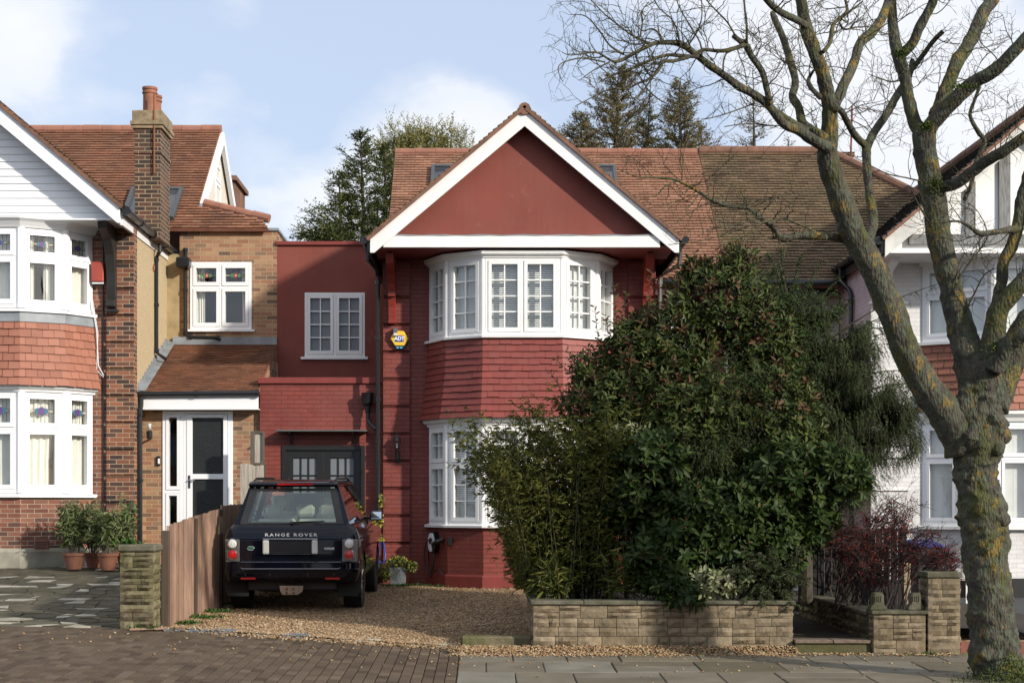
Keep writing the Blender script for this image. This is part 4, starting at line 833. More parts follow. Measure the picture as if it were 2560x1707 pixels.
for ri, (yb, ya) in enumerate(rows):
    x = -.27+(.3 if ri % 2 else 0)
    if ri % 2: slab(mb, -.27, .03, ya, yb, pave)
    while x < 9:
        wd = random.choice((.6, .6, .62, .9, .75)) if ri != 0 else random.choice((.6, .6, .9))
        if wd == .9 and random.random() < .4: slab(mb, x, x+wd, ya, (ya+yb)/2, pave); slab(mb, x, x+wd, (ya+yb)/2, yb, pave)
        else: slab(mb, x, x+wd, ya, yb, pave)
        x += wd
x = -.27
while x < 9: slab(mb, x, x+.9, 15.64, 15.83, lambda a, b: pave(a, b)+.002); x += .9
struct(mb.build('flagstone_pavement', 'flagstone', fixn=False))
# forecourt
struct(sheet('forecourt_bed', -11, -3.82, 18.6, 27.0, 'paving_joint', lambda x, y: gz(min(x, -3.9), max(y, 18.76))-.012, .4))
mb = MB(); gx_, gy_ = 31, 34; G = {}
for i in range(gx_+1):
    for j in range(gy_+1): G[i, j] = (-11+i*.235+U(-.095, .095), 18.72+j*.25+U(-.09, .09))
def cs_(pts):
    cx = sum(p[0] for p in pts)/len(pts); cy = sum(p[1] for p in pts)/len(pts); s = .95 if random.random() < .7 else .88; dz = U(-.004, .004)
    tp = [(cx+(x-cx)*s, cy+(y-cy)*s) for x, y in pts]
    if max(p[0] for p in tp) > -3.86: return
    t = [(x, y, gz(-5, y)+dz) for x, y in tp]; b = [(x, y, z-.02) for x, y, z in t]; n = len(t); rv = random.random()*.62 if random.random() < .86 else 1
    mb.add(t+b, [list(range(n))]+[(n+k, n+(k+1) % n, (k+1) % n, k) for k in range(n)], rv)
done = set()
for i in range(gx_):
    for j in range(gy_):
        if (i, j) in done: continue
        q = [G[i, j], G[i+1, j], G[i+1, j+1], G[i, j+1]]; r = random.random()
        if r < .3 and i+2 <= gx_ and (i+1, j) not in done: done.add((i+1, j)); cs_([G[i, j], G[i+1, j], G[i+2, j], G[i+2, j+1], G[i+1, j+1], G[i, j+1]])
        elif r < .5: cs_([q[0], q[1], q[2]]); cs_([q[0], q[2], q[3]])
        else: cs_(q)
struct(mb.build('crazy_paving', 'crazy_stone', fixn=False))
# gravel drive
def voro_gravel():
    m, t, b = nt('gravel_bed'); v = pos(t); vo = N(t, 'ShaderNodeTexVoronoi', i_Scale=52.0); L(t, v, vo.inputs['Vector'])
    sp = N(t, 'ShaderNodeSeparateColor'); L(t, vo.outputs['Color'], sp.inputs[0])
    r = ramp(t, [(0, (.13, .075, .035)), (.3, (.34, .215, .10)), (.6, (.26, .15, .07)), (.85, (.50, .34, .18)), (1, (.58, .46, .30))]); L(t, sp.outputs[0], r.inputs[0])
    d = ramp(t, [(.2, 1.), (.6, .45)]); L(t, vo.outputs['Distance'], d.inputs[0]); n = noise(t, 1.5, None, 5); rn = ramp(t, [(.35, .62), (.65, 1.1)]); L(t, n, rn.inputs[0])
    L(t, mixc(t, 1., r.outputs[0], rn.outputs[0], 'MULTIPLY'), b.inputs['Base Color']); b.inputs['Roughness'].default_value = .85
    iv = N(t, 'ShaderNodeMath', operation='SUBTRACT', i_0=1.0); L(t, vo.outputs['Distance'], iv.inputs[1]); bump(t, b, iv.outputs[0], 1.0, .02); MATS['gravel_bed'] = m
voro_gravel()
def ggz(x, y): return gz(clamp(x, -3.8, .5), y)+.012*math.sin(x*2.1)*math.sin(y*1.7)
struct(sheet('gravel_drive', -3.78, 3.0, 18.86, 27.7, 'gravel_bed', ggz, .12, .004))
def pebbles(name, pts, m, s0, s1):
    n = len(pts); base = np.array([(1, 0, 0), (-1, 0, 0), (0, 1, 0), (0, -1, 0), (0, 0, .55), (0, 0, -.4)], float)
    F = np.array([(0, 2, 4), (2, 1, 4), (1, 3, 4), (3, 0, 4), (2, 0, 5), (1, 2, 5), (3, 1, 5), (0, 3, 5)])
    P_ = np.array(pts); sc = rng.uniform(s0, s1, n); A = rng.uniform(0, 6.3, n); el = rng.uniform(.6, 1.1, n)
    V = base[None]*np.stack([sc, sc*el, sc*el], 1)[:, None]; V = V*rng.uniform(.75, 1.25, V.shape)
    ca, sa = np.cos(A)[:, None], np.sin(A)[:, None]; x = V[..., 0]*ca-V[..., 1]*sa; y = V[..., 0]*sa+V[..., 1]*ca
    tl = rng.normal(0, .35, n)[:, None]; z = V[..., 2]+x*tl; V = np.stack([x, y, z], -1)+P_[:, None]
    return fastmesh(name, V.reshape(-1, 3), (F[None]+6*np.arange(n)[:, None, None]).reshape(-1, 3), np.repeat(rng.random(n), 8), m)
def fastmesh(name, V, F, R_, m, parent=None, smooth=False):
    off = np.array(parent_base(parent)) if parent else 0; me = bpy.data.meshes.new(name); k = F.shape[1]; n = len(F)
    me.vertices.add(len(V)); me.vertices.foreach_set('co', (V-off).astype(np.float32).ravel()); me.loops.add(n*k); me.loops.foreach_set('vertex_index', F.astype(np.int32).ravel())
    me.polygons.add(n); me.polygons.foreach_set('loop_start', np.arange(0, n*k, k, dtype=np.int32)); me.update(calc_edges=True)
    at = me.attributes.new('rnd', 'FLOAT', 'FACE'); at.data.foreach_set('value', R_.astype(np.float32)); me.materials.append(MATS[m])
    if smooth: me.polygons.foreach_set('use_smooth', [True]*n)
    o = bpy.data.objects.new(name, me); COL.objects.link(o)
    if parent: o.parent = parent
    return o
pts = []
while len(pts) < 21000:
    y = 18.8+8*random.random()**1.8; x = U(-3.78, .56)
    pts.append((x, y, ggz(x, max(y, 18.9))+.004))
for i in range(5200): y = 18.90-abs(random.gauss(0, .12+.05*(i % 3 == 0))); x = U(-3.1+.6*math.sin(i), .5)+.1*math.sin(y*9); pts.append((x, y, pave(x, y)+.006+(.03 if y > 18.73 else max(0, .025-(18.73-y)*.2)*U(0, 1))))
for i in range(6500):
    x = U(-.4, 3.5); y = 18.41-abs(random.gauss(0, .13)); h = clamp(.085-(18.41-y)*.35, 0, .085)*(1 if x < 3 else .5); pts.append((x, y, pave(x, y)+h*U(0, 1)+.006))
stuff(pebbles('gravel', pts, 'gravel', .011, .023), 'loose golden brown shingle covering the drive and spilling onto the pavement', 'gravel')
pts = []
for i in range(260): x = U(-6, 7); y = 18.2-abs(random.gauss(0, .9)); pts.append((x, max(14.2, y), pave(x, max(14.2, y))+.006))
for i in range(1500): x = U(-.3, 3.6); y = 18.40-abs(random.gauss(0, .12)); pts.append((x, y, pave(x, y)+clamp(.09-(18.41-y)*.35, 0, .09)))
for i in range(700): x = U(-.3, 5.4); y = 18.3-abs(random.gauss(0, .12)); pts.append((x, y, pave(x, y)+.012))
for i in range(500): x = U(-3.7, .4); y = U(18.9, 27); pts.append((x, y, ggz(x, y)+.016))
stuff(pebbles('leaf_litter', pts, 'leaf_litter', .010, .024), 'small brown leaf scraps scattered over the paving', 'leaf litter')
# kerb edging of the drive
mb = MB()
for a, b in ((-3.76, -2.9), (-2.89, -2.05)): mb.box(a, b-.01, 18.74, 18.86, -.05, pave((a+b)/2, 18.7)+.035)
E1 = struct(mb.build('drive_edging', 'blue_concrete', bevel=.01))
mb = MB()
for a, b in ((-2.04, -1.2), (-1.19, -.3)): mb.box(a, b-.01, 18.74, 18.86, -.05, pave((a+b)/2, 18.7)+.03)
struct(mb.build('drive_edging', 'concrete', bevel=.01))
mb = MB(); mb.box(-.26, .58, 18.6, 18.86, -.05, .175); struct(mb.build('drive_edging', 'stone_mossy', bevel=.02))
mb = MB(); a = P(300, 1446, 18.45); b = P(378, 1440, 18.62); mb.hexa([a+Vector(q) for q in ((0, -.05, -.02), (0, 0, 0), (0, 0, 0), (0, .05, -.02))][:1]*0 or [(a.x, a.y-.05, .262), (b.x, b.y-.05, .262), (b.x, b.y+.05, .262), (a.x, a.y+.05, .262), (a.x, a.y-.05, .285), (b.x, b.y-.05, .285), (b.x, b.y+.05, .285), (a.x, a.y+.05, .285)])
tag(mb.build('timber_offcut', 'fence_board'), 'short pale timber offcut lying at the foot of the brown fence', 'plank')
# ================================================================== STONE WALLS
def stones(mb, fr, u0, u1, z0, z1, hrow=(.09, .15), wst=(.16, .42), depth=.12, rough=.012):
    cells = []
    def part(a, b, c, d):
        w_, h = b-a, d-c
        if w_ > .52 or (w_ > .30 and w_ > 2.6*h and random.random() < .75):
            m_ = a+w_*U(.35, .65)
            if w_ > 1.0: m_ = a+w_*U(.3, .7)
            part(a, m_, c, d); part(m_, b, c, d)
        elif h > .20 or (h > .13 and w_ < h*2.2 and random.random() < .25) or (h > .12 and w_ > h*1.6 and random.random() < .55):
            m_ = c+h*U(.38, .62); part(a, b, c, m_); part(a, b, m_, d)
        else: cells.append((a, b, c, d))
    bands = [z0]
    while bands[-1] < z1-.30: bands.append(bands[-1]+U(.15, .26))
    bands.append(z1)
    for c, d in zip(bands, bands[1:]): part(u0, u1, c, d)
    for (ca, cb_, cc, cd_) in cells:
        if 1:
            z, h, u, w_ = cc, cd_-cc, ca, cb_-ca
            for a, b in [(cc, cd_)]:
                e = .0032; d = U(.0, rough*1.5); n = 3; o = len(mb.v); pts = []
                for j in range(3):
                    for i in range(4):
                        edge = i in (0, 3) or j in (0, 2)
                        pts.append(fr.p(u+e+(w_-2*e)*i/3, a+e+(b-a-2*e)*j/2, (-.004+U(-.003, .003)) if edge else d+U(.003, .018)))
                pts += [fr.p(u+e, a+e, -.05), fr.p(u+w_-e, a+e, -.05), fr.p(u+w_-e, b-e, -.05), fr.p(u+e, b-e, -.05)]
                mb.add(pts, [(j*4+i, j*4+i+1, j*4+i+5, j*4+i+4) for j in range(2) for i in range(3)]+[(12, 13, 3, 2, 1, 0), (14, 15, 8, 9, 10, 11), (13, 14, 11, 7, 3), (15, 12, 0, 4, 8)])
def stone_wall(root, x0, x1, y0, y1, z0, z1, m='stone', cop=.045, faces='fblr', cm='coping', ov=.03):
    mb = MB(); core = MB(); core.box(x0+.02, x1-.02, y0+.02, y1-.02, z0-.1, z1-.01); core.build('wall_core', 'stone_joint', root)
    t = z1-(cop if cop else 0)
    if 'f' in faces: stones(mb, Fr((x0, y0), (x1, y0)), 0, x1-x0, z0, t)
    if 'b' in faces: stones(mb, Fr((x1, y1), (x0, y1)), 0, x1-x0, z0, t)
    if 'r' in faces: stones(mb, Fr((x1, y0), (x1, y1)), 0, y1-y0, z0, t)
    if 'l' in faces: stones(mb, Fr((x0, y1), (x0, y0)), 0, y1-y0, z0, t)
    mb.build('stonework', m, root, fixn=False)
    if cop:
        c = MB(); n = max(1, round((x1-x0)/.6)) if x1-x0 > y1-y0 else max(1, round((y1-y0)/.6))
        for i in range(n):
            if x1-x0 > y1-y0: a, b = x0-ov+(x1-x0+2*ov)*i/n, x0-ov+(x1-x0+2*ov)*(i+1)/n; c.box(a+.003, b-.003, y0-ov, y1+ov, t+U(-.002, .004), z1+U(-.004, .004))
            else: a, b = y0-ov+(y1-y0+2*ov)*i/n, y0-ov+(y1-y0+2*ov)*(i+1)/n; c.box(x0-ov, x1+ov, a+.003, b-.003, t, z1+U(-.004, .004))
        c.build('coping', cm, root, bevel=.008)
GW = thing('garden_wall', 'long low wall of rough buff stone blocks in front of the big green shrubs', 'wall', (2, 18.4, 0))
stone_wall(GW, .575, 3.57, 18.42, 18.68, .0, .60)
stone_wall(GW, .575, .80, 18.72, 20.3, .1, .60, faces='lr')
PW = thing('gate_pier', 'square mossy stone pier at the end of the brown fence, left of the drive', 'pier', (-4.0, 18.6, .24))
stone_wall(PW, -4.22, -3.83, 18.55, 18.95, .22, 1.16, 'stone_mossy', cop=0); mb = MB(); mb.box(-4.25, -3.80, 18.52, 18.98, 1.16, 1.245); mb.build('coping', 'coping', PW, bevel=.02)
RW = thing('garden_wall', 'low stone wall running back along the right of the dark path, with two small carved stones on it', 'wall', (4.7, 18.4, 0))
stone_wall(RW, 4.47, 5.07, 18.30, 18.55, -.02, .50); stone_wall(RW, 4.47, 4.67, 18.6, 22.7, .1, .47, 'stone_mossy', faces='lr')
RP = thing('gate_pier', 'tall square stone pier with red berried twigs over it, left of the street tree', 'pier', (5.3, 18.4, 0))
stone_wall(RP, 5.09, 5.46, 18.28, 18.65, -.02, .94, 'stone', cop=.07, ov=.02)
for k, px in enumerate((2003, 2090)):
    x0 = X(px, 18.35); t = thing('carved_stone', ['scroll topped carved stone on the end of the low wall beside the dark path', 'scroll topped carved stone on the low wall beside the tall pier'][k], 'ornament', (x0+.07, 18.42, .5), 'carved stones on the low wall')
    mb = MB(); prf = [(-.10, 0), (.10, 0), (.09, .03), (.065, .05), (.055, .10), (.06, .15), (.04, .16), (.045, .175), (-.05, .165), (-.045, .15), (-.06, .14), (-.055, .06), (-.075, .045), (-.09, .03)]
    mb.prism([(x0+.075+a, 18.34, .50+b*1.15) for a, b in prf], 0, (0, .16, 0)); mb.build('block', 'coping', t, bevel=.006)
    mb = MB()
    for i in range(4): mb.tube([(x0+.035+i*.022, 18.335, .60), (x0+.035+i*.022, 18.33, .66)], .008, 6)
    mb.build('scroll', 'coping', t)
ST = MB(); ST.box(3.58, 4.46, 18.36, 18.7, -.05, .115); struct(ST.build('path_step', 'stone_mossy', bevel=.01))
ST = MB()
for i in range(2): ST.box(3.58+.44*i, 4.01+.44*i, 18.33, 18.62, .117, .155)
struct(ST.build('step_edge', 'step_tile', bevel=.006))
struct(sheet('path', 3.5, 4.5, 18.62, 29, 'path_slab_shaded', lambda x, y: .15, .5))
struct(sheet('raised_bed', .62, 3.56, 18.6, 23.5, 'soil', lambda x, y: .50+.05*math.sin(x*3)*math.sin(y*2.3), .25, .015))
struct(sheet('front_bed', 3.0, 8, 23.4, 29.3, 'soil', lambda x, y: .14, .5))
struct(sheet('shrub_bed', 4.6, 7.0, 18.56, 26, 'soil', lambda x, y: .28, .4, .02))
struct(sheet('asphalt_drive', 5.46, 14, 19.4, 26.3, 'asphalt', lambda x, y: .10+.01*(y-18), .6))
mb = MB(); mc = MB()
for i in range(12):
    for j in range(7):
        x = 5.48+i*.15; y = 18.42+j*.15; (mb if (i+j) % 2 else mc).box(x+.003, x+.147, y+.003, y+.147, .05, .12+.002)
mb.box(5.48, 7.4, 18.34, 18.42, -.02, .13)
struct(mb.build('tiled_path', 'quarry_red')); struct(mc.build('tiled_path_light', 'quarry_cream'))
# dark slatted fence, posts and bin behind the berry shrub
YF = 21.9
DF = thing('slatted_fence', 'nearly black timber slat fence behind the red berried shrub', 'fence', (5.0, 23.2, .2))
mb = MB(); x = X(1862, YF)
while x < X(2070, YF): mb.box(x, x+.085, YF, YF+.02, .15, Z(1215, YF)+U(-.02, .02)); x += .1
mb.build('board_panel', 'black_slats', DF)
for px in (1866, 1965, 2068): mb = MB(); mb.box(X(px, YF), X(px, YF)+.09, YF+.02, YF+.11, .15, Z(1210, YF)); mb.build('post', 'black_slats', DF)
mb = MB(); mb.box(X(2076, 21.5), X(2092, 21.5), 21.5, 21.6, .15, Z(1292, 21.5)); tag(mb.build('timber_post', 'post_pale', bevel=.006), 'pale square timber post between the dark slat fence and the bin', 'post')
WB = thing('wheelie_bin', 'grey wheeled bin with a bright blue lid beside the pale post', 'bin', (X(2108, 22.3), 22.3, .14))
x0, x1 = X(2093, 22.3), X(2122, 22.3)+.2; mb = MB(); mb.hexa([(x0+.05, 22.1, .2), (x1-.05, 22.1, .2), (x1-.05, 22.5, .2), (x0+.05, 22.5, .2), (x0, 22.05, 1.12), (x1, 22.05, 1.12), (x1, 22.6, 1.12), (x0, 22.6, 1.12)]); mb.build('bin_body', 'bin_grey', WB, bevel=.015)
mb = MB(); mb.hexa([(x0-.03, 22.0, 1.12), (x1+.03, 22.0, 1.12), (x1+.03, 22.64, 1.12), (x0-.03, 22.64, 1.12), (x0, 22.05, 1.16), (x1, 22.05, 1.16), (x1-.02, 22.6, 1.22), (x0+.02, 22.6, 1.22)]); mb.build('bin_lid', 'bin_blue', WB, bevel=.015)
for xx in (x0+.02, x1-.06): mb = MB(); mb.tube([(xx, 22.55, .26), (xx+.04, 22.55, .26)], .11, 14); mb.build('wheel', 'rubber', WB)
LT = MB(); x0, x1, z0, z1, yy = X(2196, 23.5), X(2222, 23.5), Z(1332, 23.5), Z(1308, 23.5), 23.5
for i in range(7): a = x0+(x1-x0)*i/6; LT.box(a, a+.008, yy, yy+.006, z0, z1); b = z0+(z1-z0)*i/6; LT.box(x0, x1, yy+.007, yy+.013, b, b+.008)
LT.box(x0, x0+.02, yy, yy+.02, .14, z0); LT.box(x1-.02, x1, yy, yy+.02, .14, z0)
tag(LT.build('trellis_panel', 'white_paint'), 'small white lattice panel behind the tall stone pier', 'trellis')
# ================================================================== FENCE LEFT OF THE CAR
FN = thing('garden_fence', 'brown vertical board fence running back along the left of the gravel drive', 'fence', (-3.8, 21, .25))
for (a, b, za_, zb_) in ((19.12, 20.86, 1.455, 1.56), (20.98, 22.90, 1.56, 1.65), (23.02, 24.9, 1.70, 1.72)):
    mb = MB(); y = a; n = int((b-a)/.105)
    for i in range(n):
        y0 = a+(b-a)*i/n; y1 = a+(b-a)*(i+1)/n+.012; z1 = za_+(zb_-za_)*i/n+U(-.008, .008); q = .022 if i % 1 == 0 else 0; rv = random.random()
        mb.hexa([(-3.765, y0, .2), (-3.79, y0, .2), (-3.79, y1, .2), (-3.782, y1, .2), (-3.765, y0, z1), (-3.79, y0, z1), (-3.79, y1, z1), (-3.782, y1, z1)], rv)
    for zz in (.45, 1.3): mb.box(-3.83, -3.79, a, b, zz, zz+.07)
    mb.build('board_panel', 'fence_board', FN)
for y, t in ((19.02, 1.40), (20.88, 1.53), (22.92, 1.64), (24.92, 1.72)): mb = MB(); mb.box(-3.835, -3.745, y, y+.09, .2, t); mb.build('post', 'fence_post', FN, bevel=.004)
FS = thing('fence_screen', 'weathered grey board screen with a framed panel on top, between porch and red garage', 'fence', (-3.9, 27.0, .4))
x0, x1 = X(552, 27), X(606, 27); mb = MB(); n = 6
for i in range(n): a = x0+(x1-x0)*i/n; mb.box(a+.002, a+(x1-x0)/n-.002, 27.0+(i % 2)*.008, 27.025, .4, Z(1068-(3 if i < 3 else 0), 27)+U(-.01, .01))
mb.build('board_panel', 'weathered_board', FS)
mb = MB(); a0, a1, b0, b1 = X(575, 27), X(606, 27), Z(1066, 27), Z(990, 27); e = .045
mb.box(a0, a0+e*1.6, 27.0, 27.1, b0, b1); mb.box(a1-e*.6, a1, 27.0, 27.1, b0, b1); mb.box(a0+e*1.6, a1-e*.6, 27, 27.1, b1-.03, b1); mb.box(a0+e*1.6, a1-e*.6, 27, 27.1, b0, b0+.03); mb.build('panel_frame', 'weathered_dark', FS)
mb = MB(); mb.box(a0+e*1.6, (a0+a1)/2+.03, 27.03, 27.05, b0+.03, b1-.03); mb.box((a0+a1)/2+.032, a1-e*.6, 27.035, 27.05, b0+.03, b1-.03); mb.build('infill_board', 'weathered_board', FS)
mb = MB(); mb.box(x1-.03, x1+.02, 27.03, 27.1, .4, Z(1066, 27)); mb.build('post', 'fence_post', FS)
# ================================================================== WALL FITTINGS
AB = thing('alarm_box', 'yellow hexagonal alarm box with blue letters on the red pier under the eaves bracket', 'alarm box', (X(917, 27.3), 27.36, Z(779, 27.3)))
cx, cz = X(917.5, 27.28), Z(778, 27.28); hx_ = [(-.157, .005), (-.085, .135), (.07, .135), (.157, .005), (.075, -.12), (-.08, -.12)]
mb = MB(); mb.prism([(cx+a, 27.27, cz+b) for a, b in hx_], 0, (0, .09, 0)); mb.build('cover', 'sign_yellow', AB, bevel=.012)
mb = MB(); mb.prism([(cx+a*1.02+.004, 27.30, cz+b-.02) for a, b in [(-.14, -.02), (.15, -.02), (.085, -.15), (-.075, -.15)]], 0, (0, .06, 0)); mb.build('base', 'black_plastic', AB, bevel=.008)
mb = MB(); mb.box(cx-.075, cx+.075, 27.264, 27.268, cz-.05, cz+.055); mb.build('logo_panel', 'sign_blue', AB)
text('ADT', .088, .001, (cx, 27.261, cz+.002), m='sign_white', parent=AB, bold=.0035, sx=.95)
mb = MB(); mb.box(cx-.05, cx-.008, 27.262, 27.27, cz-.165, cz-.135); mb.box(cx+.008, cx+.05, 27.262, 27.27, cz-.165, cz-.135); mb.build('strobe', 'sign_cyan', AB)
SL_ = thing('security_light', 'small grey box light just above the yellow alarm box', 'security light', (X(908, 27.3), 27.35, Z(758, 27.3)))
mb = MB(); x, z = X(908, 27.25), Z(762, 27.25); mb.box(x-.035, x+.035, 27.22, 27.32, z-.02, z+.07); mb.build('housing', 'grey_metal', SL_, bevel=.008); mb = MB(); mb.box(x-.03, x+.03, 27.215, 27.27, z-.07, z-.02); mb.build('lens', 'lamp_glass', SL_, bevel=.006)
def lantern(x, z, y=27.22):
    t = thing('wall_lantern', 'black coach lantern on the red brick pier beside the bay window', 'lantern', (x, 27.36, z))
    mb = MB(); mb.tube([(x, y, z+.17), (x, y, z+.235)], [.008, .004], 6); mb.lathe((x, y, z), [(.0, .19), (.015, .185), (.025, .16), (.07, .105), (.075, .09), (0, .09)], 6)
    mb.lathe((x, y, z), [(0, -.06), (.035, -.06), (.045, -.03), (.03, -.04)], 6)
    for i in range(6): a = i*math.pi/3; mb.tube([(x+.066*math.cos(a), y+.066*math.sin(a), z+.09), (x+.042*math.cos(a), y+.042*math.sin(a), z-.04)], .005, 4)
    mb.tube([(x, y, z-.06), (x, y+.01, z-.12), (x, y+.08, z-.16), (x, 27.36, z-.16)], [.028, .02, .02, .02], 8); mb.box(x-.04, x+.04, 27.34, 27.365, z-.26, z-.09); mb.tube([(x, y+.02, z-.1), (x, y+.03, z-.22)], [.03, .022], 8)
    mb.build('frame', 'black_plastic', t)
    mb = MB(); mb.lathe((x, y, z), [(.064, .088), (.04, -.035)], 6); mb.build('glass_shade', 'glass', t, fixn=False); mb = MB(); mb.tube([(x, y, z-.03), (x, y, z+.05)], .012, 8); mb.build('bulb', 'lamp_glass', t)
lantern(X(912, 27.25), Z(1024, 27.25))
GL_ = thing('globe_light', 'clear globe wall light by the downpipe beside the white front door', 'wall light', (X(343, 27.6), 27.6, Z(985, 27.6)))
x, z = X(343, 27.5), Z(978, 27.5); mb = MB(); mb.lathe((x, 27.5, z), [(.04, -.09), (.085, -.06), (.105, 0), (.085, .06), (.04, .085)], 16); mb.build('globe', 'glass', GL_, smooth=True); mb = MB(); mb.lathe((x, 27.5, z), [(.03, -.22), (.05, -.2), (.055, -.1), (.04, -.08), (0, -.08)], 10); mb.tube([(x, 27.5, z-.2), (x, 27.68, z-.2)], .02, 6); mb.build('lamp_holder', 'black_plastic', GL_)
mb = MB(); mb.tube([(x, 27.5, z-.06), (x, 27.5, z+.04)], [.03, .035], 8); mb.build('bulb', 'lamp_glass', GL_, smooth=True)
DB = thing('door_bell', 'small black and white video doorbell on the tan brick left of the white door', 'doorbell', (X(364, 27.7), 27.7, Z(1058, 27.7)))
x, z = X(364, 27.68), Z(1058, 27.68); mb = MB(); mb.box(x-.035, x+.035, 27.66, 27.7, z-.08, z+.08); mb.build('housing', 'black_plastic', DB, bevel=.006); mb = MB(); mb.box(x-.005, x+.03, 27.655, 27.66, z-.05, z+.04); mb.build('face_plate', 'white_upvc', DB)
RA = thing('alarm_box', 'plain faded red alarm box under the eaves of the left brick house', 'alarm box', (X(228, 26.95), 26.97, Z(625, 26.95)))
mb = MB(); mb.box(X(214, 26.95)-.01, X(241, 26.95), 26.84, 26.96, Z(649, 26.95), Z(603, 26.95)); mb.build('cover', 'alarm_red', RA, bevel=.015); mb = MB(); mb.box(X(214, 26.95), X(240, 26.95), 26.87, 26.96, Z(653, 26.95), Z(649, 26.95)); mb.build('base', 'white_upvc', RA)
EV = thing('vehicle_charger', 'wall mounted car charging point with coiled black cable below the red bay window', 'charger', (X(990, 27.1), 27.1, Z(1245, 27.1)))
f2 = Fr((-.933, 27.4), (-.598, 26.76)); zc = Z(1245, 27.1); mb = MB(); u = .33
def ell(ru, rz, d0, d1, m, nm, uu=u, z=zc):
    mb = MB(); n = 18; mb.add([f2.p(uu+ru*math.cos(2*math.pi*i/n), z+rz*math.sin(2*math.pi*i/n), d) for d in (d0, d1) for i in range(n)], [list(range(n)), list(range(n, 2*n))]+[[i, (i+1) % n, n+(i+1) % n, n+i] for i in range(n)]); return mb.build(nm, m, EV, smooth=True, shade=.6)
ell(.12, .19, 0, .10, 'black_plastic', 'housing'); ell(.10, .16, .10, .13, 'white_upvc', 'face_plate'); ell(.05, .05, .13, .14, 'black_plastic', 'logo_ring', z=zc+.03)
mb = MB(); q = []
for i in range(40): t = i/39; a = -math.pi/2+t*2*math.pi*2.1; q.append(f2.p(u+(.13+.02*math.sin(5*t))*math.cos(a), zc-.12+(.26+.1*t)*math.sin(a)-.12, .14+.03*math.sin(a*.5)))
q += [f2.p(.6, zc-.42, .12), f2.p(.68, .5, .05), f2.p(.71, .42, .03)]
mb.tube(q, .011, 6); mb.build('charging_cable', 'black_plastic', EV, smooth=True)
mb = MB(); mb.tube([f2.p(.62, zc+.06, .02), f2.p(.58, zc+.02, .12), f2.p(.5, zc-.03, .16)], [.05, .045, .035], 10); mb.box(-.60, -.52, 26.62, 26.76, zc-.04, zc+.1); mb.build('plug_holster', 'black_plastic', EV, bevel=.01)
mb = MB(); f3 = Fr((-.598, 26.76), (0, 26.4)); z0, z1 = Z(1331, 26.6), Z(1312, 26.6); f3.box(mb, .10, .34, z0, z1, 0, .006); mb.build('air_brick', 'red_lintel', R)
mb = MB()
for i in range(9):
    for j in range(4): f3.box(mb, .115+i*.025, .13+i*.025, z0+.012+j*.033, z0+.034+j*.033, .0065, .008)
mb.build('air_brick_holes', 'black_plastic', R)
mb = MB(); mb.tube([f3.p(.0, .50, .07), f3.p(.7, .49, .07), (1.3, 26.34, .5), (2.0, 26.7, .5)], .01, 6); mb.build('cable', 'black_plastic', R)
HS = MB(); q = [P(863, 1200, 27.1), P(861, 1225, 27.1), P(864, 1262, 27.1), P(872, 1290, 27.1), P(882, 1292, 27.1), P(885, 1275, 27.15), P(880, 1240, 27.2)]; HS.tube(q, .013, 8)
tag(HS.build('garden_hose', 'hose_blue', smooth=True), 'loop of blue hose hanging by the black downpipe beside the car', 'hose')
# ================================================================== CAR (local: x right, y forward from the rear bumper, z up)
CB = Vector((-2.655, 22.0, .215))
CAR = thing('parked_car', 'black four wheel drive car seen from behind, parked before the garage', 'car', CB)
def C_(x, y, z): return (CB.x+x, CB.y+y, CB.z+z)
def rrect(w_, y0, y1, r, n=5, ex=2.4):
    pts = []
    for cx_, cy_, a0 in ((w_-r, y1-r, 0), (-w_+r, y1-r, 90), (-w_+r, y0+r, 180), (w_-r, y0+r, 270)):
        for i in range(n+1):
            a = math.radians(a0+90*i/n); c, s = math.cos(a), math.sin(a)
            pts.append((cx_+r*math.copysign(abs(c)**(2/ex), c), cy_+r*math.copysign(abs(s)**(2/ex), s)))
    return pts
def stack(levels, n=5):
    mb = MB(); rows = [[C_(x, y, z) for x, y in rrect(w_, y0, y1, r, n)] for z, w_, y0, y1, r in levels]; k = len(rows[0]); o = 0; pts = [p for r in rows for p in r]
    fs = [(j*k+i, j*k+(i+1) % k, (j+1)*k+(i+1) % k, (j+1)*k+i) for j in range(len(rows)-1) for i in range(k)]+[list(range(k))[::-1], list(range((len(rows)-1)*k, len(rows)*k))]
    mb.add(pts, fs); return mb
body = stack([(.40, .84, .22, 4.8, .12), (.43, .90, .06, 4.86, .16), (.49, .925, .015, 4.9, .2), (.585, .945, .0, 4.93, .22), (.605, .945, .0, 4.93, .22), (.612, .945, .015, 4.93, .22), (.69, .948, .02, 4.92, .22), (.70, .945, .045, 4.92, .2), (.715, .945, .065, 4.91, .18), (.85, .95, .065, 4.9, .18), (1.0, .945, .075, 4.88, .18), (1.012, .94, .085, 4.86, .18), (1.02, .94, .077, 4.86, .18), (1.08, .925, .09, 4.8, .18), (1.14, .90, .11, 4.7, .18), (1.19, .865, .14, 4.6, .18), (1.215, .83, .165, 4.5, .16), (1.222, .79, .19, 4.4, .14)], 7).build('body', 'car_paint', CAR)
cut = []
for y in (.95, 3.83):
    for s in (-1, 1):
        m_ = MB(); m_.tube([C_(s*.58, y, .40), C_(s*1.2, y, .40)], .43, 36); cut.append(m_.build('tmpcut', 'car_trim'))
for c in cut: c.location = (0, 0, 0); md = body.modifiers.new('b', 'BOOLEAN'); md.operation = 'DIFFERENCE'; md.object = c; md.solver = 'EXACT'
for c in cut: c.data.transform(Matrix.Identity(4))
bpy.context.view_layer.update()
me2 = bpy.data.meshes.new_from_object(body.evaluated_get(bpy.context.evaluated_depsgraph_get())); body.modifiers.clear(); body.data = me2
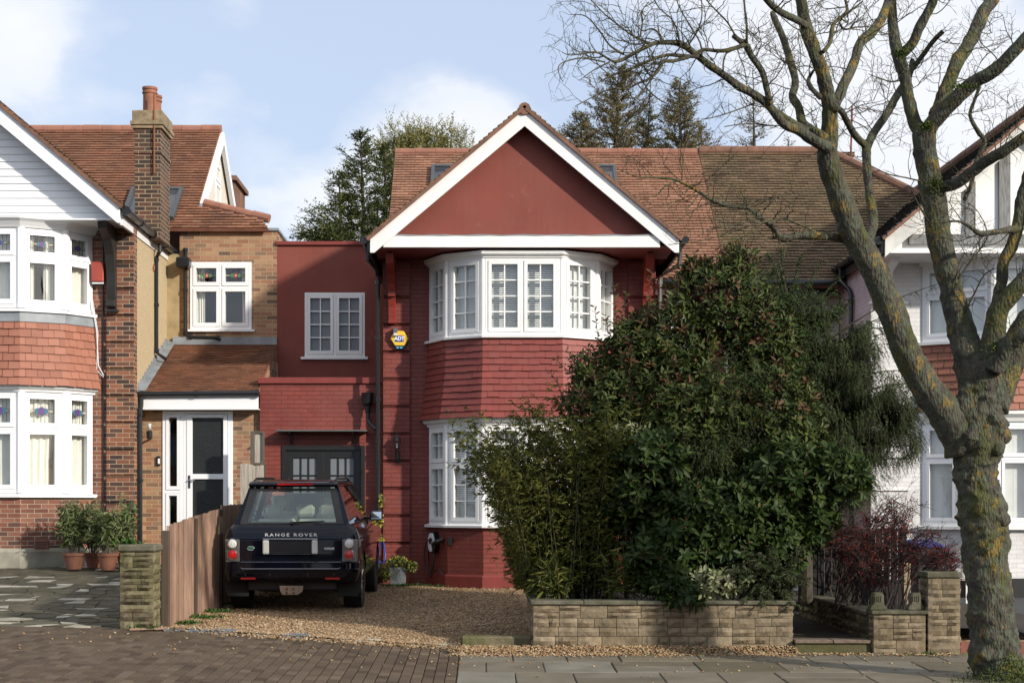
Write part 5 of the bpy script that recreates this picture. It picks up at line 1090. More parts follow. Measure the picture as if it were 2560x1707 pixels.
for c in cut: bpy.data.objects.remove(c)
me2.polygons.foreach_set('use_smooth', [True]*len(me2.polygons)); me2.set_sharp_from_angle(angle=.45)
me2.materials.clear(); me2.materials.append(MATS['car_paint'])
def cp(name, m, fn, bevel=0, smooth=False, label=None, par=None):
    mb = MB(); fn(mb); return mb.build(name, m, par or CAR, bevel=bevel, smooth=smooth, shade=.6 if smooth else None, label=label)
def bx(mb, x0, x1, y0, y1, z0, z1): mb.box(CB.x+x0, CB.x+x1, CB.y+y0, CB.y+y1, CB.z+z0, CB.z+z1)
# roof and pillars
stack([(1.735, .62, .44, 3.0, .12), (1.765, .635, .38, 3.1, .14), (1.80, .615, .38, 3.05, .14), (1.825, .56, .46, 2.95, .14), (1.84, .46, .6, 2.8, .14)], 6).build('roof', 'car_paint', CAR, smooth=True, shade=.7)
def pillar(mb, a, b, w0, w1, d):
    mb.hexa([C_(a[0], a[1], a[2]), C_(a[0]+w0, a[1], a[2]), C_(a[0]+w0, a[1]+d, a[2]), C_(a[0], a[1]+d, a[2]), C_(b[0], b[1], b[2]), C_(b[0]+w1, b[1], b[2]), C_(b[0]+w1, b[1]+d, b[2]), C_(b[0], b[1]+d, b[2])])
for s in (-1, 1):
    def f(mb):
        pass
    for (ya, yb, d) in ((.20, .46, .13), (1.15, 1.15, .12), (2.1, 2.0, .10)): cp('pillar', 'car_paint', lambda mb: pillar(mb, (s*.80 if s < 0 else .73, ya, 1.20), (s*.625 if s < 0 else .565, yb, 1.745), .07, .06, d))
    def f(mb):
        mb.hexa([C_(s*.80, 3.65, 1.2), C_(s*.74, 3.65, 1.2), C_(s*.74, 3.75, 1.2), C_(s*.80, 3.75, 1.2), C_(s*.62, 2.95, 1.75), C_(s*.57, 2.95, 1.75), C_(s*.57, 3.05, 1.75), C_(s*.62, 3.05, 1.75)])
    cp('pillar', 'car_paint', f)
    def f(mb):
        a = [C_(s*.802, .34, 1.215), C_(s*.802, 3.6, 1.215), C_(s*.632, 2.95, 1.74), C_(s*.632, .56, 1.74)]; mb.prism(a, 0, (s*-.006, 0, 0))
    cp('side_window', 'car_glass', f)
    def f(mb): mb.tube([C_(s*.805, .30, 1.215), C_(s*.805, 3.6, 1.215)], .008, 6)
    cp('window_trim', 'chrome', f)
# rear window
def f(mb): mb.hexa([C_(-.70, .185, 1.225), C_(.70, .185, 1.225), C_(.70, .195, 1.225), C_(-.70, .195, 1.225), C_(-.585, .43, 1.715), C_(.585, .43, 1.715), C_(.585, .44, 1.715), C_(-.585, .44, 1.715)])
rw = cp('rear_window', 'car_glass', f)
def f(mb):
    def q(x, t): return (x*(1-t*.165), .180+.245*t, 1.225+.49*t)
    def st(x0, x1, t0, t1):
        p = [q(x0[0], t0), q(x1[0], t0), q(x1[1], t1), q(x0[1], t1)]; mb.prism([C_(*a) for a in p], 0, (0, .012, .0))
    st((-.72, -.72), (-.62, -.60), 0, 1); st((.62, .60), (.72, .72), 0, 1); st((-.62, -.62), (.62, .62), 0, .05); st((-.6, -.6), (.6, .6), .93, 1)
cp('window_surround', 'car_trim', f, par=rw)
def f(mb): mb.tube([C_(.0, .165, 1.25), C_(.2, .18, 1.255), C_(.45, .20, 1.262)], .008, 6); mb.tube([C_(0, .18, 1.22), C_(0, .15, 1.25)], .02, 8)
cp('rear_wiper', 'car_trim', f)
def f(mb): mb.prism([C_(-.62, .50, 1.815), C_(-.62, .365, 1.79), C_(-.62, .345, 1.765), C_(-.62, .375, 1.735), C_(-.62, .5, 1.74)], 0, (1.24, 0, 0))
cp('spoiler', 'car_paint', f, bevel=.008)
def f(mb): bx(mb, -.22, .28, .338, .36, 1.762, 1.785)
cp('brake_light', 'lamp_red', f)
for s in (-1, 1):
    cp('roof_rail', 'car_trim', lambda mb: mb.tube([C_(s*.57, .55, 1.815), C_(s*.57, .75, 1.85), C_(s*.57, 2.5, 1.855), C_(s*.57, 2.8, 1.82)], .018, 8), smooth=True)
cp('roof_antenna', 'car_trim', lambda mb: mb.prism([C_(-.12, .75, 1.835), C_(-.12, .9, 1.835), C_(-.12, .78, 1.875)], 0, (.03, 0, 0)))
# interior
def f(mb):
    for a, b, z in ((-.62, -.06, 1.27), (-.04, .62, 1.27)): bx(mb, a, b, 1.15, 1.33, .7, z)
    for x in (-.38, .08, .40): bx(mb, x-.13, x+.13, 1.18, 1.27, 1.30, 1.47)
    for x in (-.42, .38): bx(mb, x-.25, x+.25, 2.2, 2.38, .8, 1.36); bx(mb, x-.14, x+.14, 2.22, 2.32, 1.40, 1.60)
cp('seats', 'leather', f, bevel=.04, smooth=True)
cp('load_cover', 'leather', lambda mb: bx(mb, -.66, .66, .3, 1.1, 1.19, 1.20))
cp('dashboard', 'car_trim', lambda mb: bx(mb, -.7, .7, 3.0, 3.5, 1.0, 1.23))
cp('windscreen', 'car_glass', lambda mb: mb.prism([C_(-.74, 3.68, 1.22), C_(.74, 3.68, 1.22), C_(.58, 3.0, 1.745), C_(-.58, 3.0, 1.745)], 0, (0, .01, 0)))
cp('window_sticker', 'sticker', lambda mb: mb.prism([C_(-.30, .40, 1.62), C_(-.13, .40, 1.62), C_(-.13, .425, 1.67), C_(-.30, .425, 1.67)], 0, (0, .003, 0)))
# lamps
for s in (-1, 1):
    def f(mb):
        mb.prism([C_(s*.705, .058, .70), C_(s*.90, .07, .70), C_(s*.915, .10, 1.015), C_(s*.71, .066, 1.015)], 0, (0, .03, 0)); mb.prism([C_(s*.90, .07, .70), C_(s*.957, .30, .74), C_(s*.953, .30, 1.0), C_(s*.915, .10, 1.015)], 0, (-s*.02, .01, 0))
    tl = cp('tail_light', 'lamp_bezel', f, bevel=.006)
    for zz, m_ in ((.955, 'lamp_clear'), (.805, 'lamp_red')):
        def f(mb):
            n = 20
            for (r0, y0), (r1, y1) in (((.070, .055), (.070, .04)), ((.062, .045), (.05, .028)), ((.05, .028), (.0, .02))):
                mb.add([C_(s*.805+r*math.cos(2*math.pi*i/n), y, zz+r*math.sin(2*math.pi*i/n)) for r, y in ((r0, y0), (r1, y1)) for i in range(n)], [[i, (i+1) % n, n+(i+1) % n, n+i] for i in range(n)])
        cp('lens', m_, f, smooth=True, par=tl)
        def f(mb):
            n = 20; mb.tube([C_(s*.805+.067*math.cos(2*math.pi*i/n), .045, zz+.067*math.sin(2*math.pi*i/n)) for i in range(n+1)], .006, 6)
        cp('lens_ring', 'chrome', f, smooth=True, par=tl)
    cp('reflector', 'lamp_red', lambda mb: bx(mb, min(s*.48, s*.68), max(s*.48, s*.68), -.004, .03, .468, .492))
    cp('mudflap', 'rubber', lambda mb: mb.prism([C_(s*.62, .30, .21), C_(s*.90, .30, .21), C_(s*.955, .30, .32), C_(s*.955, .32, .56), C_(s*.62, .32, .56)], 0, (0, .02, 0)), bevel=.005)
    cp('door_handle', 'chrome', lambda mb: (bx(mb, min(s*.945, s*.97), max(s*.945, s*.97), 1.45, 1.65, 1.03, 1.06), bx(mb, min(s*.945, s*.97), max(s*.945, s*.97), 2.45, 2.65, 1.03, 1.06)))
    mr_ = cp('wing_mirror', 'car_trim', lambda mb: (bx(mb, min(s*.88, s*1.07), max(s*.88, s*1.07), 3.12, 3.24, 1.20, 1.345), bx(mb, min(s*.78, s*.9), max(s*.78, s*.9), 3.16, 3.22, 1.22, 1.26)), bevel=.02)
    cp('mirror_face', 'mirror_glass', lambda mb: mb.prism([C_(s*.895, 3.116, 1.215), C_(s*1.055, 3.10, 1.215), C_(s*1.055, 3.112, 1.33), C_(s*.895, 3.116, 1.33)], 0, (0, .002, 0)), par=mr_)
cp('plate_surround', 'car_paint', lambda mb: bx(mb, -.395, .375, .055, .08, .80, 1.01), bevel=.01)
cp('number_plate', 'plate_black', lambda mb: bx(mb, -.295, .285, .045, .056, .825, .995))
cp('plate_trim', 'chrome', lambda mb: (bx(mb, -.39, .37, .045, .06, 1.012, 1.027), bx(mb, -.30, .29, .045, .06, .812, .818)), bevel=.003)
for a, b in ((-.385, -.30), (.29, .372)): cp('reversing_light', 'lamp_clear', lambda mb: bx(mb, a, b, .04, .06, .815, 1.005), bevel=.012, smooth=True)
cp('bumper_trim', 'chrome_dark', lambda mb: (mb.tube([C_(-.70, .03, .635), C_(-.66, .004, .612), C_(.66, .004, .612), C_(.70, .03, .635)], .006, 6), mb.tube([C_(-.69, .052, .703), C_(.69, .052, .703)], .004, 6)), smooth=True)
cp('valance', 'car_trim', lambda mb: (bx(mb, -.62, .62, .22, 4.5, .30, .44), bx(mb, -.5, .5, .30, 4.4, .28, .31)), bevel=.02)
cp('towing_plate', 'tow_plate', lambda mb: mb.prism([C_(-.12, .06, .25), C_(.10, .06, .25), C_(.16, .06, .30), C_(.17, .06, .375), C_(-.16, .06, .375), C_(-.15, .06, .30)], 0, (0, .015, 0)), bevel=.004)
cp('bolt', 'car_trim', lambda mb: [mb.tube([C_(x, .045, z), C_(x, .062, z)], .011, 8) for x in (-.055, .04) for z in (.28, .335)])
cp('parking_sensor', 'car_trim', lambda mb: [mb.tube([C_(x, -.004, .535), C_(x, .03, .535)], .012, 10) for x in (-.62, -.28, .24, .6)])
cp('badge', 'badge_green', lambda mb: mb.add([C_(-.55+r*.042*math.cos(i*math.pi/9), .05-(.006 if r < 1 else 0), .893+r*.025*math.sin(i*math.pi/9)) for r in (1, .8) for i in range(18)]+[C_(-.55, .043, .893)], [[i, (i+1) % 18, 18+(i+1) % 18, 18+i] for i in range(18)]+[[18+i, 18+(i+1) % 18, 36] for i in range(18)]))
cp('badge_rim', 'chrome', lambda mb: mb.tube([C_(-.55+.048*math.cos(i*math.pi/9), .05, .893+.027*math.sin(i*math.pi/9)) for i in range(19)], .004, 5))
text('RANGE ROVER', .058, .003, C_(0, .083, 1.075), parent=CAR, sx=1.45, space=1.38, bold=.0012, m='badge_silver')
text('VOGUE', .040, .002, C_(.53, .056, .888), parent=CAR, sx=1.05, bold=.0015, m='badge_silver')
def wheel(x, y):
    s = 1 if x > 0 else -1; prof = [(.22, -.12), (.34, -.135), (.365, -.12), (.375, -.09), (.375, .09), (.365, .12), (.34, .135), (.22, .12), (.20, .10)]
    def ax(prof, m, name, par, n=40, smooth=True):
        mb = MB(); k = len(prof); pts = [C_(x+d*s, y+r*math.cos(2*math.pi*i/n), .375+r*math.sin(2*math.pi*i/n)) for r, d in prof for i in range(n)]
        mb.add(pts, [(j*n+i, j*n+(i+1) % n, (j+1)*n+(i+1) % n, (j+1)*n+i) for j in range(k-1) for i in range(n)]); return mb.build(name, m, par, smooth=smooth, shade=.7)
    w_ = ax([(.08, .04), (.20, .02), (.235, .10), (.24, .12), (.23, .125)], 'lamp_bezel', 'wheel', CAR)
    ax(prof, 'rubber', 'tyre', w_)
    mb = MB()
    for i in range(7): a = 2*math.pi*i/7; mb.tube([C_(x+.07*s, y, .375), C_(x+.10*s, y+.225*math.cos(a), .375+.225*math.sin(a))], [.04, .025], 6)
    mb.build('spokes', 'chrome', w_, smooth=True)
    mb = MB()
    for i in range(60):
        a = 2*math.pi*i/60
        for d in (-.085, -.03, .03, .085): r = .378; mb.hexa([C_(x+(d+dx)*s, y+rr*math.cos(a+da), .375+rr*math.sin(a+da)) for rr in (.37, .3785) for dx, da in ((-.02, -.035), (.02, -.035), (.02, .02), (-.02, .02))])
    mb.build('tread', 'rubber', w_)
for x in (-.80, .80):
    for y in (.95, 3.83): wheel(x, y)
CAR.rotation_euler = (.018, 0, 0)
# ================================================================== FOLIAGE
def unit(v): return v/np.maximum(np.linalg.norm(v, axis=-1, keepdims=True), 1e-9)
def rdir(n, up=0): v = rng.normal(0, 1, (n, 3)); v[:, 2] += up; return unit(v)
LEAF6 = np.array([(0, 0, 0), (.5, .28, .06), (.5, .68, .07), (0, 1, -.05), (-.5, .68, .07), (-.5, .28, .06)])
LEAF4 = np.array([(0, 0, 0), (.5, .45, .04), (0, 1, 0), (-.5, .45, .04)])
def leaves(name, P_, D, L_, W_, m, parent, shape=6, up=None, rnd=None):
    n = len(P_); D = unit(D); ref = up if up is not None else rdir(n, .8)
    S = unit(np.cross(D, ref)); Nn = np.cross(S, D); T = LEAF6 if shape == 6 else LEAF4
    W_ = np.broadcast_to(W_, (n,)); L_ = np.broadcast_to(L_, (n,))
    V = P_[:, None]+S[:, None]*(T[None, :, 0:1]*W_[:, None, None])+D[:, None]*(T[None, :, 1:2]*L_[:, None, None])+Nn[:, None]*(T[None, :, 2:3]*L_[:, None, None])
    k = len(T); F = np.array([(0, 1, 2, 3), (0, 3, 4, 5)]) if shape == 6 else np.array([(0, 1, 2, 3)])
    r = rng.random(n) if rnd is None else rnd
    return fastmesh(name, V.reshape(-1, 3), (F[None]+k*np.arange(n)[:, None, None]).reshape(-1, 4), np.repeat(r, len(F)), m, parent)
def in_ells(n, ells, shell=.55):
    """points in a union of ellipsoids given as (px, py, Y, rx_px, ry_px, ry_m)"""
    vol = np.array([e[3]*e[4]*e[5] for e in ells])**.8; idx = rng.choice(len(ells), n, p=vol/vol.sum()); d = rdir(n); r = shell+(1-shell)*rng.random(n)**.8
    r = np.where(rng.random(n) < .2, rng.random(n)**.5, r)
    E_ = np.array([(*P(e[0], e[1], e[2]), e[3]*e[2]/K, e[5], e[4]*e[2]/K) for e in ells])[idx]
    return E_[:, :3]+d*r[:, None]*E_[:, 3:], d
def lumpy(p, d, amp, f): # push points outward by smooth noise for an uneven outline
    a = np.sin(p[:, 0]*f+1.3)*np.sin(p[:, 1]*f*.9+.4)*np.sin(p[:, 2]*f*1.1+2.)
    return p+d*(a*amp)[:, None]
def broad_shrub(root, ells, n_tw, m, leafL=(.07, .12), asp=.34, whorl=7, twm='twig_brown', buds=0, stems=(), droop=.1, tips=None, name='foliage'):
    p, d = in_ells(n_tw, ells); p = lumpy(p, d, .12, 3.5); td = unit(d+rdir(n_tw)*.7+np.array([0, -.15, .35])); k = whorl
    Pn = np.repeat(p, k, 0); T = np.repeat(td, k, 0); a = np.tile(np.arange(k)*2.4, n_tw)+np.repeat(rng.random(n_tw)*6.3, k); back = np.tile(np.arange(k)/k, n_tw)
    s1 = unit(np.cross(T, np.tile([.3, .2, .9], (len(T), 1)))); s2 = np.cross(T, s1)
    out = s1*np.cos(a)[:, None]+s2*np.sin(a)[:, None]; ln = rng.uniform(*leafL, len(Pn))
    D = unit(out+T*(.25+.5*(1-back))[:, None]+np.array([0, 0, -droop])+rng.normal(0, .15, out.shape))
    B_ = Pn-T*(back*.07)[:, None]+D*.008
    base = np.repeat(rng.random(n_tw), k)*.6+rng.random(len(Pn))*.4
    if tips is not None: base = np.where(np.repeat(p[:, 2] > tips, k) & (np.repeat(rng.random(n_tw), k) < .14), .97, base*.85)
    leaves(name, B_, D, ln, ln*asp*rng.uniform(.8, 1.15, len(ln)), m, root, 6, up=T, rnd=base)
    mb = MB()
    for i in range(0, n_tw, 3):
        a_ = Vector(p[i]); mb.tube([a_-Vector(td[i])*U(.15, .3)+Vector((0, 0, -.04)), a_], [.005, .003], 3, caps=False)
    for s in stems: mb.tube(s[0], s[1], 6)
    mb.build('stems', twm, root, fixn=False)
    if buds:
        idx = rng.choice(n_tw, buds, replace=False); c = 7; q = np.repeat(p[idx]+td[idx]*.015, c, 0)+rng.normal(0, .013, (buds*c, 3))
        leaves('berries', q, rdir(len(q), .5), .016, .013, 'bud_rust', root, 6)
def stem(*pp, r0=.03, r1=.01):
    n = len(pp); return ([P(*q) for q in pp], [r0+(r1-r0)*i/(n-1) for i in range(n)])
# --- big viburnum (upper)
S1 = thing('evergreen_shrub', 'huge broad leaved evergreen shrub with reddish young leaves reaching the brown roof', 'shrub', (X(1600, 20.6), 20.6, .5))
broad_shrub(S1, [(1640, 680, 20.6, 120, 105, .6), (1530, 790, 20.6, 120, 110, .7), (1440, 800, 20.4, 75, 85, .5), (1750, 780, 20.8, 95, 110, .7), (1400, 930, 20.4, 130, 95, .7), (1560, 950, 20.4, 180, 150, .9), (1760, 980, 20.6, 140, 160, .9), (1440, 1060, 20.6, 100, 110, .6), (1360, 860, 20.4, 60, 60, .4), (1620, 1130, 20.6, 190, 120, .9), (1690, 600, 20.6, 40, 45, .3), (1590, 620, 20.6, 30, 40, .3)], 7200, 'leaf_viburnum', (.07, .115), .33, 6, buds=500, tips=2.9, stems=[stem((1560, 1380, 20.4), (1570, 1150, 20.5), (1540, 950, 20.5), (1500, 780, 20.5)), stem((1640, 1380, 20.6), (1660, 1100, 20.6), (1690, 850, 20.6), (1670, 640, 20.6)), stem((1600, 1380, 20.5), (1480, 1150, 20.4), (1400, 950, 20.4)), stem((1700, 1380, 20.5), (1780, 1100, 20.6), (1790, 900, 20.6))])
# long reddish leading shoots of the crown
def shoots(root, lst, m, L_=.075):
    for (a, b) in lst:
        pts = []; ds = []; mb = MB(); A = P(*a); B_ = P(*b); mid = A.lerp(B_, .5)+Vector((U(-.05, .05), 0, .03)); mb.tube([A, mid, B_], [.008, .006, .003], 4)
        n = max(5, int((B_-A).length/.035))
        for i in range(n):
            t = .25+.75*i/n; c = A.lerp(mid, t*2) if t < .5 else mid.lerp(B_, t*2-1); an = i*2.4; dr = (B_-A).normalized()
            s = dr.orthogonal().normalized(); s2 = dr.cross(s); dd = s*math.cos(an)+s2*math.sin(an)+dr*.7+Vector((0, 0, -.15)); pts.append(c); ds.append(dd)
        n = len(pts); o = mb.build('young_shoot', 'twig_brown', root, fixn=False); leaves('foliage', np.array(pts), np.array(ds), rng.uniform(.7, 1.1, n)*L_, .024, m, o, 6, rnd=rng.choice([.97, .9, .3, .5], n))
shoots(S1, [((1430, 860, 20.3), (1410, 650, 20.2)), ((1470, 850, 20.3), (1495, 615, 20.2)), ((1380, 850, 20.3), (1365, 700, 20.1)), ((1420, 800, 20.3), (1440, 670, 20.2)), ((1560, 720, 20.4), (1555, 620, 20.3)), ((1600, 680, 20.4), (1598, 575, 20.3)), ((1640, 660, 20.4), (1650, 565, 20.3)), ((1690, 650, 20.4), (1700, 558, 20.3)), ((1725, 660, 20.4), (1740, 590, 20.3)), ((1520, 740, 20.4), (1500, 690, 20.3)), ((1660, 650, 20.4), (1675, 585, 20.3)), ((1350, 880, 20.2), (1300, 800, 20.1)), ((1350, 900, 20.2), (1270, 820, 20.1)), ((1400, 800, 20.3), (1390, 720, 20.1)), ((1760, 720, 20.4), (1790, 650, 20.3)), ((1330, 920, 20.2), (1290, 880, 20.1)), ((1300, 940, 20.2), (1262, 850, 20.0))], 'leaf_viburnum')
# --- lower glossy rosette shrub
S2 = thing('evergreen_shrub', 'glossy shrub of large leaf rosettes hanging over the buff stone wall', 'shrub', (X(1700, 19.4), 19.4, .5))
broad_shrub(S2, [(1800, 1130, 19.6, 130, 110, .5), (1920, 1080, 19.6, 90, 70, .45), (1560, 1240, 19.3, 130, 130, .5), (1720, 1240, 19.3, 150, 110, .5), (1480, 1150, 19.5, 110, 90, .5), (1500, 1050, 19.6, 90, 60, .4), (1850, 1200, 19.5, 80, 70, .4), (1530, 1340, 18.6, 65, 50, .35), (1640, 1170, 19.3, 150, 70, .5), (1560, 1370, 18.42, 55, 32, .2), (1490, 1290, 18.8, 45, 50, .3)], 2400, 'leaf_rosette', (.09, .15), .36, 8, buds=420, stems=[stem((1640, 1380, 19.4), (1700, 1250, 19.4), (1800, 1120, 19.5)), stem((1600, 1380, 19.4), (1540, 1250, 19.3), (1480, 1150, 19.4)), stem((1700, 1385, 19.4), (1850, 1200, 19.5), (1930, 1090, 19.5))], droop=.25)
# --- variegated
S3 = thing('variegated_shrub', 'low cream and green variegated shrub on the stone wall', 'shrub', (X(1640, 18.8), 18.8, .5))
broad_shrub(S3, [(1635, 1340, 18.75, 55, 30, .2), (1700, 1325, 18.8, 30, 20, .2)], 120, 'leaf_variegated', (.07, .11), .38, 7)
S3b = thing('variegated_shrub', 'pale variegated patch of leaves high in the shrubs above the bamboo', 'shrub', (X(1420, 20), 20.0, .5))
broad_shrub(S3b, [(1450, 1015, 19.85, 50, 60, .25), (1400, 1060, 19.8, 40, 40, .2)], 150, 'leaf_variegated', (.06, .09), .36, 7, stems=[stem((1440, 1380, 20), (1430, 1200, 19.9), (1430, 1040, 19.9))])
# --- bamboo
S4 = thing('bamboo', 'leaning clump of fine leaved bamboo in front of the bay window', 'bamboo', (X(1310, 19.8), 19.8, .5))
mb = MB(); lp = []; ld = []
for i in range(190):
    bx_ = U(1215, 1400); Y = U(19.3, 20.9); z0 = .5; h = (U(.8, 1) if i % 3 else U(.45, .85))*U(2.2, 3.15); lean = ((bx_-1330)/420+U(-.17, .14)-.02)
    if bx_ < 1300: h *= .9
    a = Vector((X(bx_, Y), Y, z0)); seg = 11; pts = []
    for k in range(seg+1):
        t = k/seg; droop = max(0, t-.6)**1.6*1.1; pts.append(a+Vector((lean*h*t*.9+(lean)*droop*1.2, -.25*t*t*h*.3, h*(t-.35*droop))))
    mb.tube(pts, [.006*(1-.75*k/seg)+.001 for k in range(seg+1)], 4, caps=False)
    for k in range(int(h*38)):
        t = U(.10, 1)**1.1; q = pts[min(seg-1, int(t*seg))].lerp(pts[min(seg, int(t*seg)+1)], (t*seg) % 1); br = Vector((U(-1, 1)-.15, U(-1, .8), U(-.1, .5)))*U(.05, .24); c = q+br
        for j in range(random.choice((3, 4, 5))):
            lp.append(c-br*U(0, .25)); ld.append(br.normalized()+Vector((U(-.8, .8), U(-.8, .8), U(-1.0, .3))))
mb.build('canes', 'bamboo_cane', S4, fixn=False)
n = len(lp); ln = rng.uniform(.05, .10, n); leaves('foliage', np.array(lp), np.array(ld), ln, ln*.17, 'leaf_bamboo', S4, 6)
S5 = thing('bamboo', 'low broad leaved bamboo at the left end of the stone wall', 'bamboo', (X(1300, 19), 19.0, .5))
lp = []; ld = []; mb = MB()
for i in range(60):
    px = random.choice((U(1235, 1300), U(1400, 1520))); Y = U(18.8, 19.4); a = Vector((X(px, Y), Y, .5)); h = U(.25, .95 if px > 1350 else .55); top = a+Vector((U(-.15, .1), U(-.15, .05), h)); mb.tube([a, a.lerp(top, .5)+Vector((.02, 0, 0)), top], [.005, .004, .003], 4)
    for k in range(9): q = a.lerp(top, U(.4, 1)); lp.append(q); ld.append(Vector((U(-1, 1), U(-1, .4), U(-.5, .5))))
mb.build('canes', 'bamboo_cane', S5, fixn=False)
n = len(lp); ln = rng.uniform(.12, .22, n); leaves('foliage', np.array(lp), np.array(ld), ln, ln*.13, 'leaf_bamboo', S5, 6, rnd=rng.random(n)*.8)
# --- conifers
def sprays(root, A_, B_, m, name='foliage', per=.018, ln=.07, wd=.008, flat=.6, droop=.25, twm='twig_brown', tr=.006, tw=True, ax=.9):
    """A_->B_ twig axes with short flat leaf shoots left and right"""
    A_ = np.array(A_); B_ = np.array(B_); le = np.linalg.norm(B_-A_, axis=1); cnt = np.maximum(4, (le/per).astype(int)); idx = np.repeat(np.arange(len(A_)), cnt)
    t = np.concatenate([np.arange(c)/c for c in cnt]); D = unit(B_-A_)[idx]; P_ = A_[idx]+(B_-A_)[idx]*t[:, None]; P_[:, 2] -= (t**2*le[idx]*droop)
    S = unit(np.cross(D, np.array([0, 0, 1.])+rng.normal(0, .25, (len(A_), 3))[idx])); sg = np.where(rng.random(len(idx)) < .5, -1, 1)[:, None]
    dd = unit(D*ax+S*sg*(.9)+rng.normal(0, .3*(1-flat)+.08, S.shape)+np.array([0, 0, -.1])); L_ = ln*(1.1-.7*t)*rng.uniform(.6, 1.2, len(t))
    o = leaves(name, P_, dd, L_, wd, m, root, 4, rnd=np.clip(np.repeat(rng.random(len(A_)), cnt)*.7+rng.random(len(t))*.3, 0, 1))
    if tw:
        mb = MB()
        for a, b, l in zip(A_, B_, le): a = Vector(a); b = Vector(b); mb.tube([a, a.lerp(b, .5)-Vector((0, 0, l*droop*.25)), b-Vector((0, 0, l*droop))], [tr, tr*.7, tr*.3], 3, caps=False)
        mb.build('twigs', twm, root, fixn=False)
    return o
YW = thing('yew_tree', 'dark drooping conifer between the evergreen shrubs and the street tree', 'conifer', (X(1850, 21.3), 21.3, .3))
A_ = []; B_ = []; mb = MB()
trunk = [P(1850, 1390, 21.3), P(1850, 1150, 21.3), P(1840, 900, 21.3), P(1810, 700, 21.4), P(1790, 600, 21.4)]; mb.tube(trunk, [.10, .09, .07, .04, .015], 8)
def limb(a, b, n, sp, lw, sag=.15, rr=.018):
    a = P(*a); b = P(*b); pts = [a.lerp(b, k/8)+Vector((0, 0, sag*math.sin(k/8*math.pi))) for k in range(9)]; mb.tube(pts, [rr*(1-.8*k/8) for k in range(9)], 5, caps=False)
    for i in range(n):
        t = U(.12, 1); q = pts[min(7, int(t*8))].lerp(pts[min(8, int(t*8)+1)], (t*8) % 1); d = (b-a).normalized(); s = Vector((-d.y, d.x, 0)); l = sp*(1.15-t*.7)*U(.6, 1.1); e = d*U(.3, .8)+s*U(-.9, .9)+Vector((0, U(-.5, .2), -lw*U(.3, 1)))
        A_.append(q); B_.append(q+e.normalized()*l)
        if random.random() < .7: q2 = q.lerp(q+e.normalized()*l, .4); e2 = e+Vector((U(-.6, .6), U(-.6, .6), U(-.5, 0))); A_.append(q2); B_.append(q2+e2.normalized()*l*.6)
for a, b in [((1840, 1000, 21.3), (2120, 965, 20.7)), ((1845, 930, 21.3), (2100, 850, 20.8)), ((1840, 880, 21.3), (2060, 760, 20.9)), ((1850, 1060, 21.3), (2080, 1020, 20.6)), ((1830, 840, 21.3), (2160, 650, 21.0)), ((1845, 950, 21.2), (2190, 880, 21.2)), ((1845, 990, 21.2), (2000, 900, 20.5)), ((1840, 900, 21.2), (1990, 830, 20.6)), ((1850, 1100, 21.3), (1990, 1080, 20.6)), ((1845, 1020, 21.2), (1700, 960, 20.2)), ((1845, 1080, 21.2), (1690, 1050, 20.2)), ((1850, 1140, 21.2), (1720, 1150, 20.3)), ((1850, 960, 21.2), (1850, 930, 20.2)), ((1850, 1060, 21.2), (1880, 1040, 20.2)), ((1855, 1150, 21.2), (1950, 1140, 20.5))]: limb(a, b, 60, .4, .9)
for a, b in [((1835, 860, 21.3), (1960, 690, 21.0)), ((1830, 800, 21.3), (1930, 640, 21.1)), ((1825, 760, 21.3), (1890, 600, 21.2)), ((1815, 720, 21.4), (1840, 590, 21.3)), ((1800, 680, 21.4), (1760, 590, 21.3)), ((1825, 780, 21.3), (1740, 640, 21.1)), ((1840, 900, 21.3), (2020, 730, 20.9)), ((1835, 850, 21.3), (1730, 760, 20.8)), ((1800, 700, 21.4), (1795, 580, 21.4)), ((1700, 1250, 20), (1560, 1150, 19.9)), ((1700, 1250, 20), (1640, 1080, 19.9))]: limb(a, b, 60, .3, .12)
mb.build('trunk', 'twig_brown', YW)
def spray_cloud(ells, n, dz, l0, l1, keep=.0):
    p, d = in_ells(n, ells, .25); p = lumpy(p, d, .16, 4.2); g_ = np.sin(p[:, 0]*7.1+p[:, 2]*3)*np.sin(p[:, 2]*8.3+p[:, 1]*5)*np.sin(p[:, 0]*4.3-p[:, 2]*6.1)
    ok = g_ > keep; p = p[ok]; d = d[ok]; q = unit(d*np.array([.8, .8, .3])+rdir(len(p))*.6+np.array([0, 0, dz])); return p, p+q*rng.uniform(l0, l1, (len(p), 1))
Aa = [np.array([tuple(v) for v in A_])[::2]]; Bb = [np.array([tuple(v) for v in B_])[::2]]; Bb[0] = Aa[0]+(Bb[0]-Aa[0])*.6
for ells, n, dz in (([(1900, 960, 21.1, 120, 130, .8), (2000, 940, 20.9, 90, 70, .6), (2050, 1010, 20.8, 60, 60, .4), (1930, 830, 21.1, 80, 90, .6), (1860, 1080, 21, 120, 90, .7), (1975, 880, 20.8, 70, 60, .5), (1950, 1040, 20.8, 100, 60, .5), (1990, 780, 20.9, 50, 50, .4), (2090, 900, 20.8, 60, 30, .35), (2040, 930, 20.8, 70, 80, .5), (1960, 1100, 20.7, 70, 60, .5), (2070, 990, 20.8, 50, 70, .4)], 21000, -.8), ([(1790, 720, 21.3, 75, 90, .6), (1850, 760, 21.2, 70, 80, .6), (1900, 720, 21.1, 40, 45, .4), (1830, 840, 21.1, 90, 80, .6), (1770, 650, 21.4, 28, 50, .3), (1690, 900, 19.95, 80, 110, .3), (1630, 1040, 19.85, 90, 90, .3), (1780, 1030, 20.0, 80, 90, .3)], 10000, -.1)):
    a, b = spray_cloud(ells, n, dz, .07, .19, -.15); Aa.append(a); Bb.append(b)
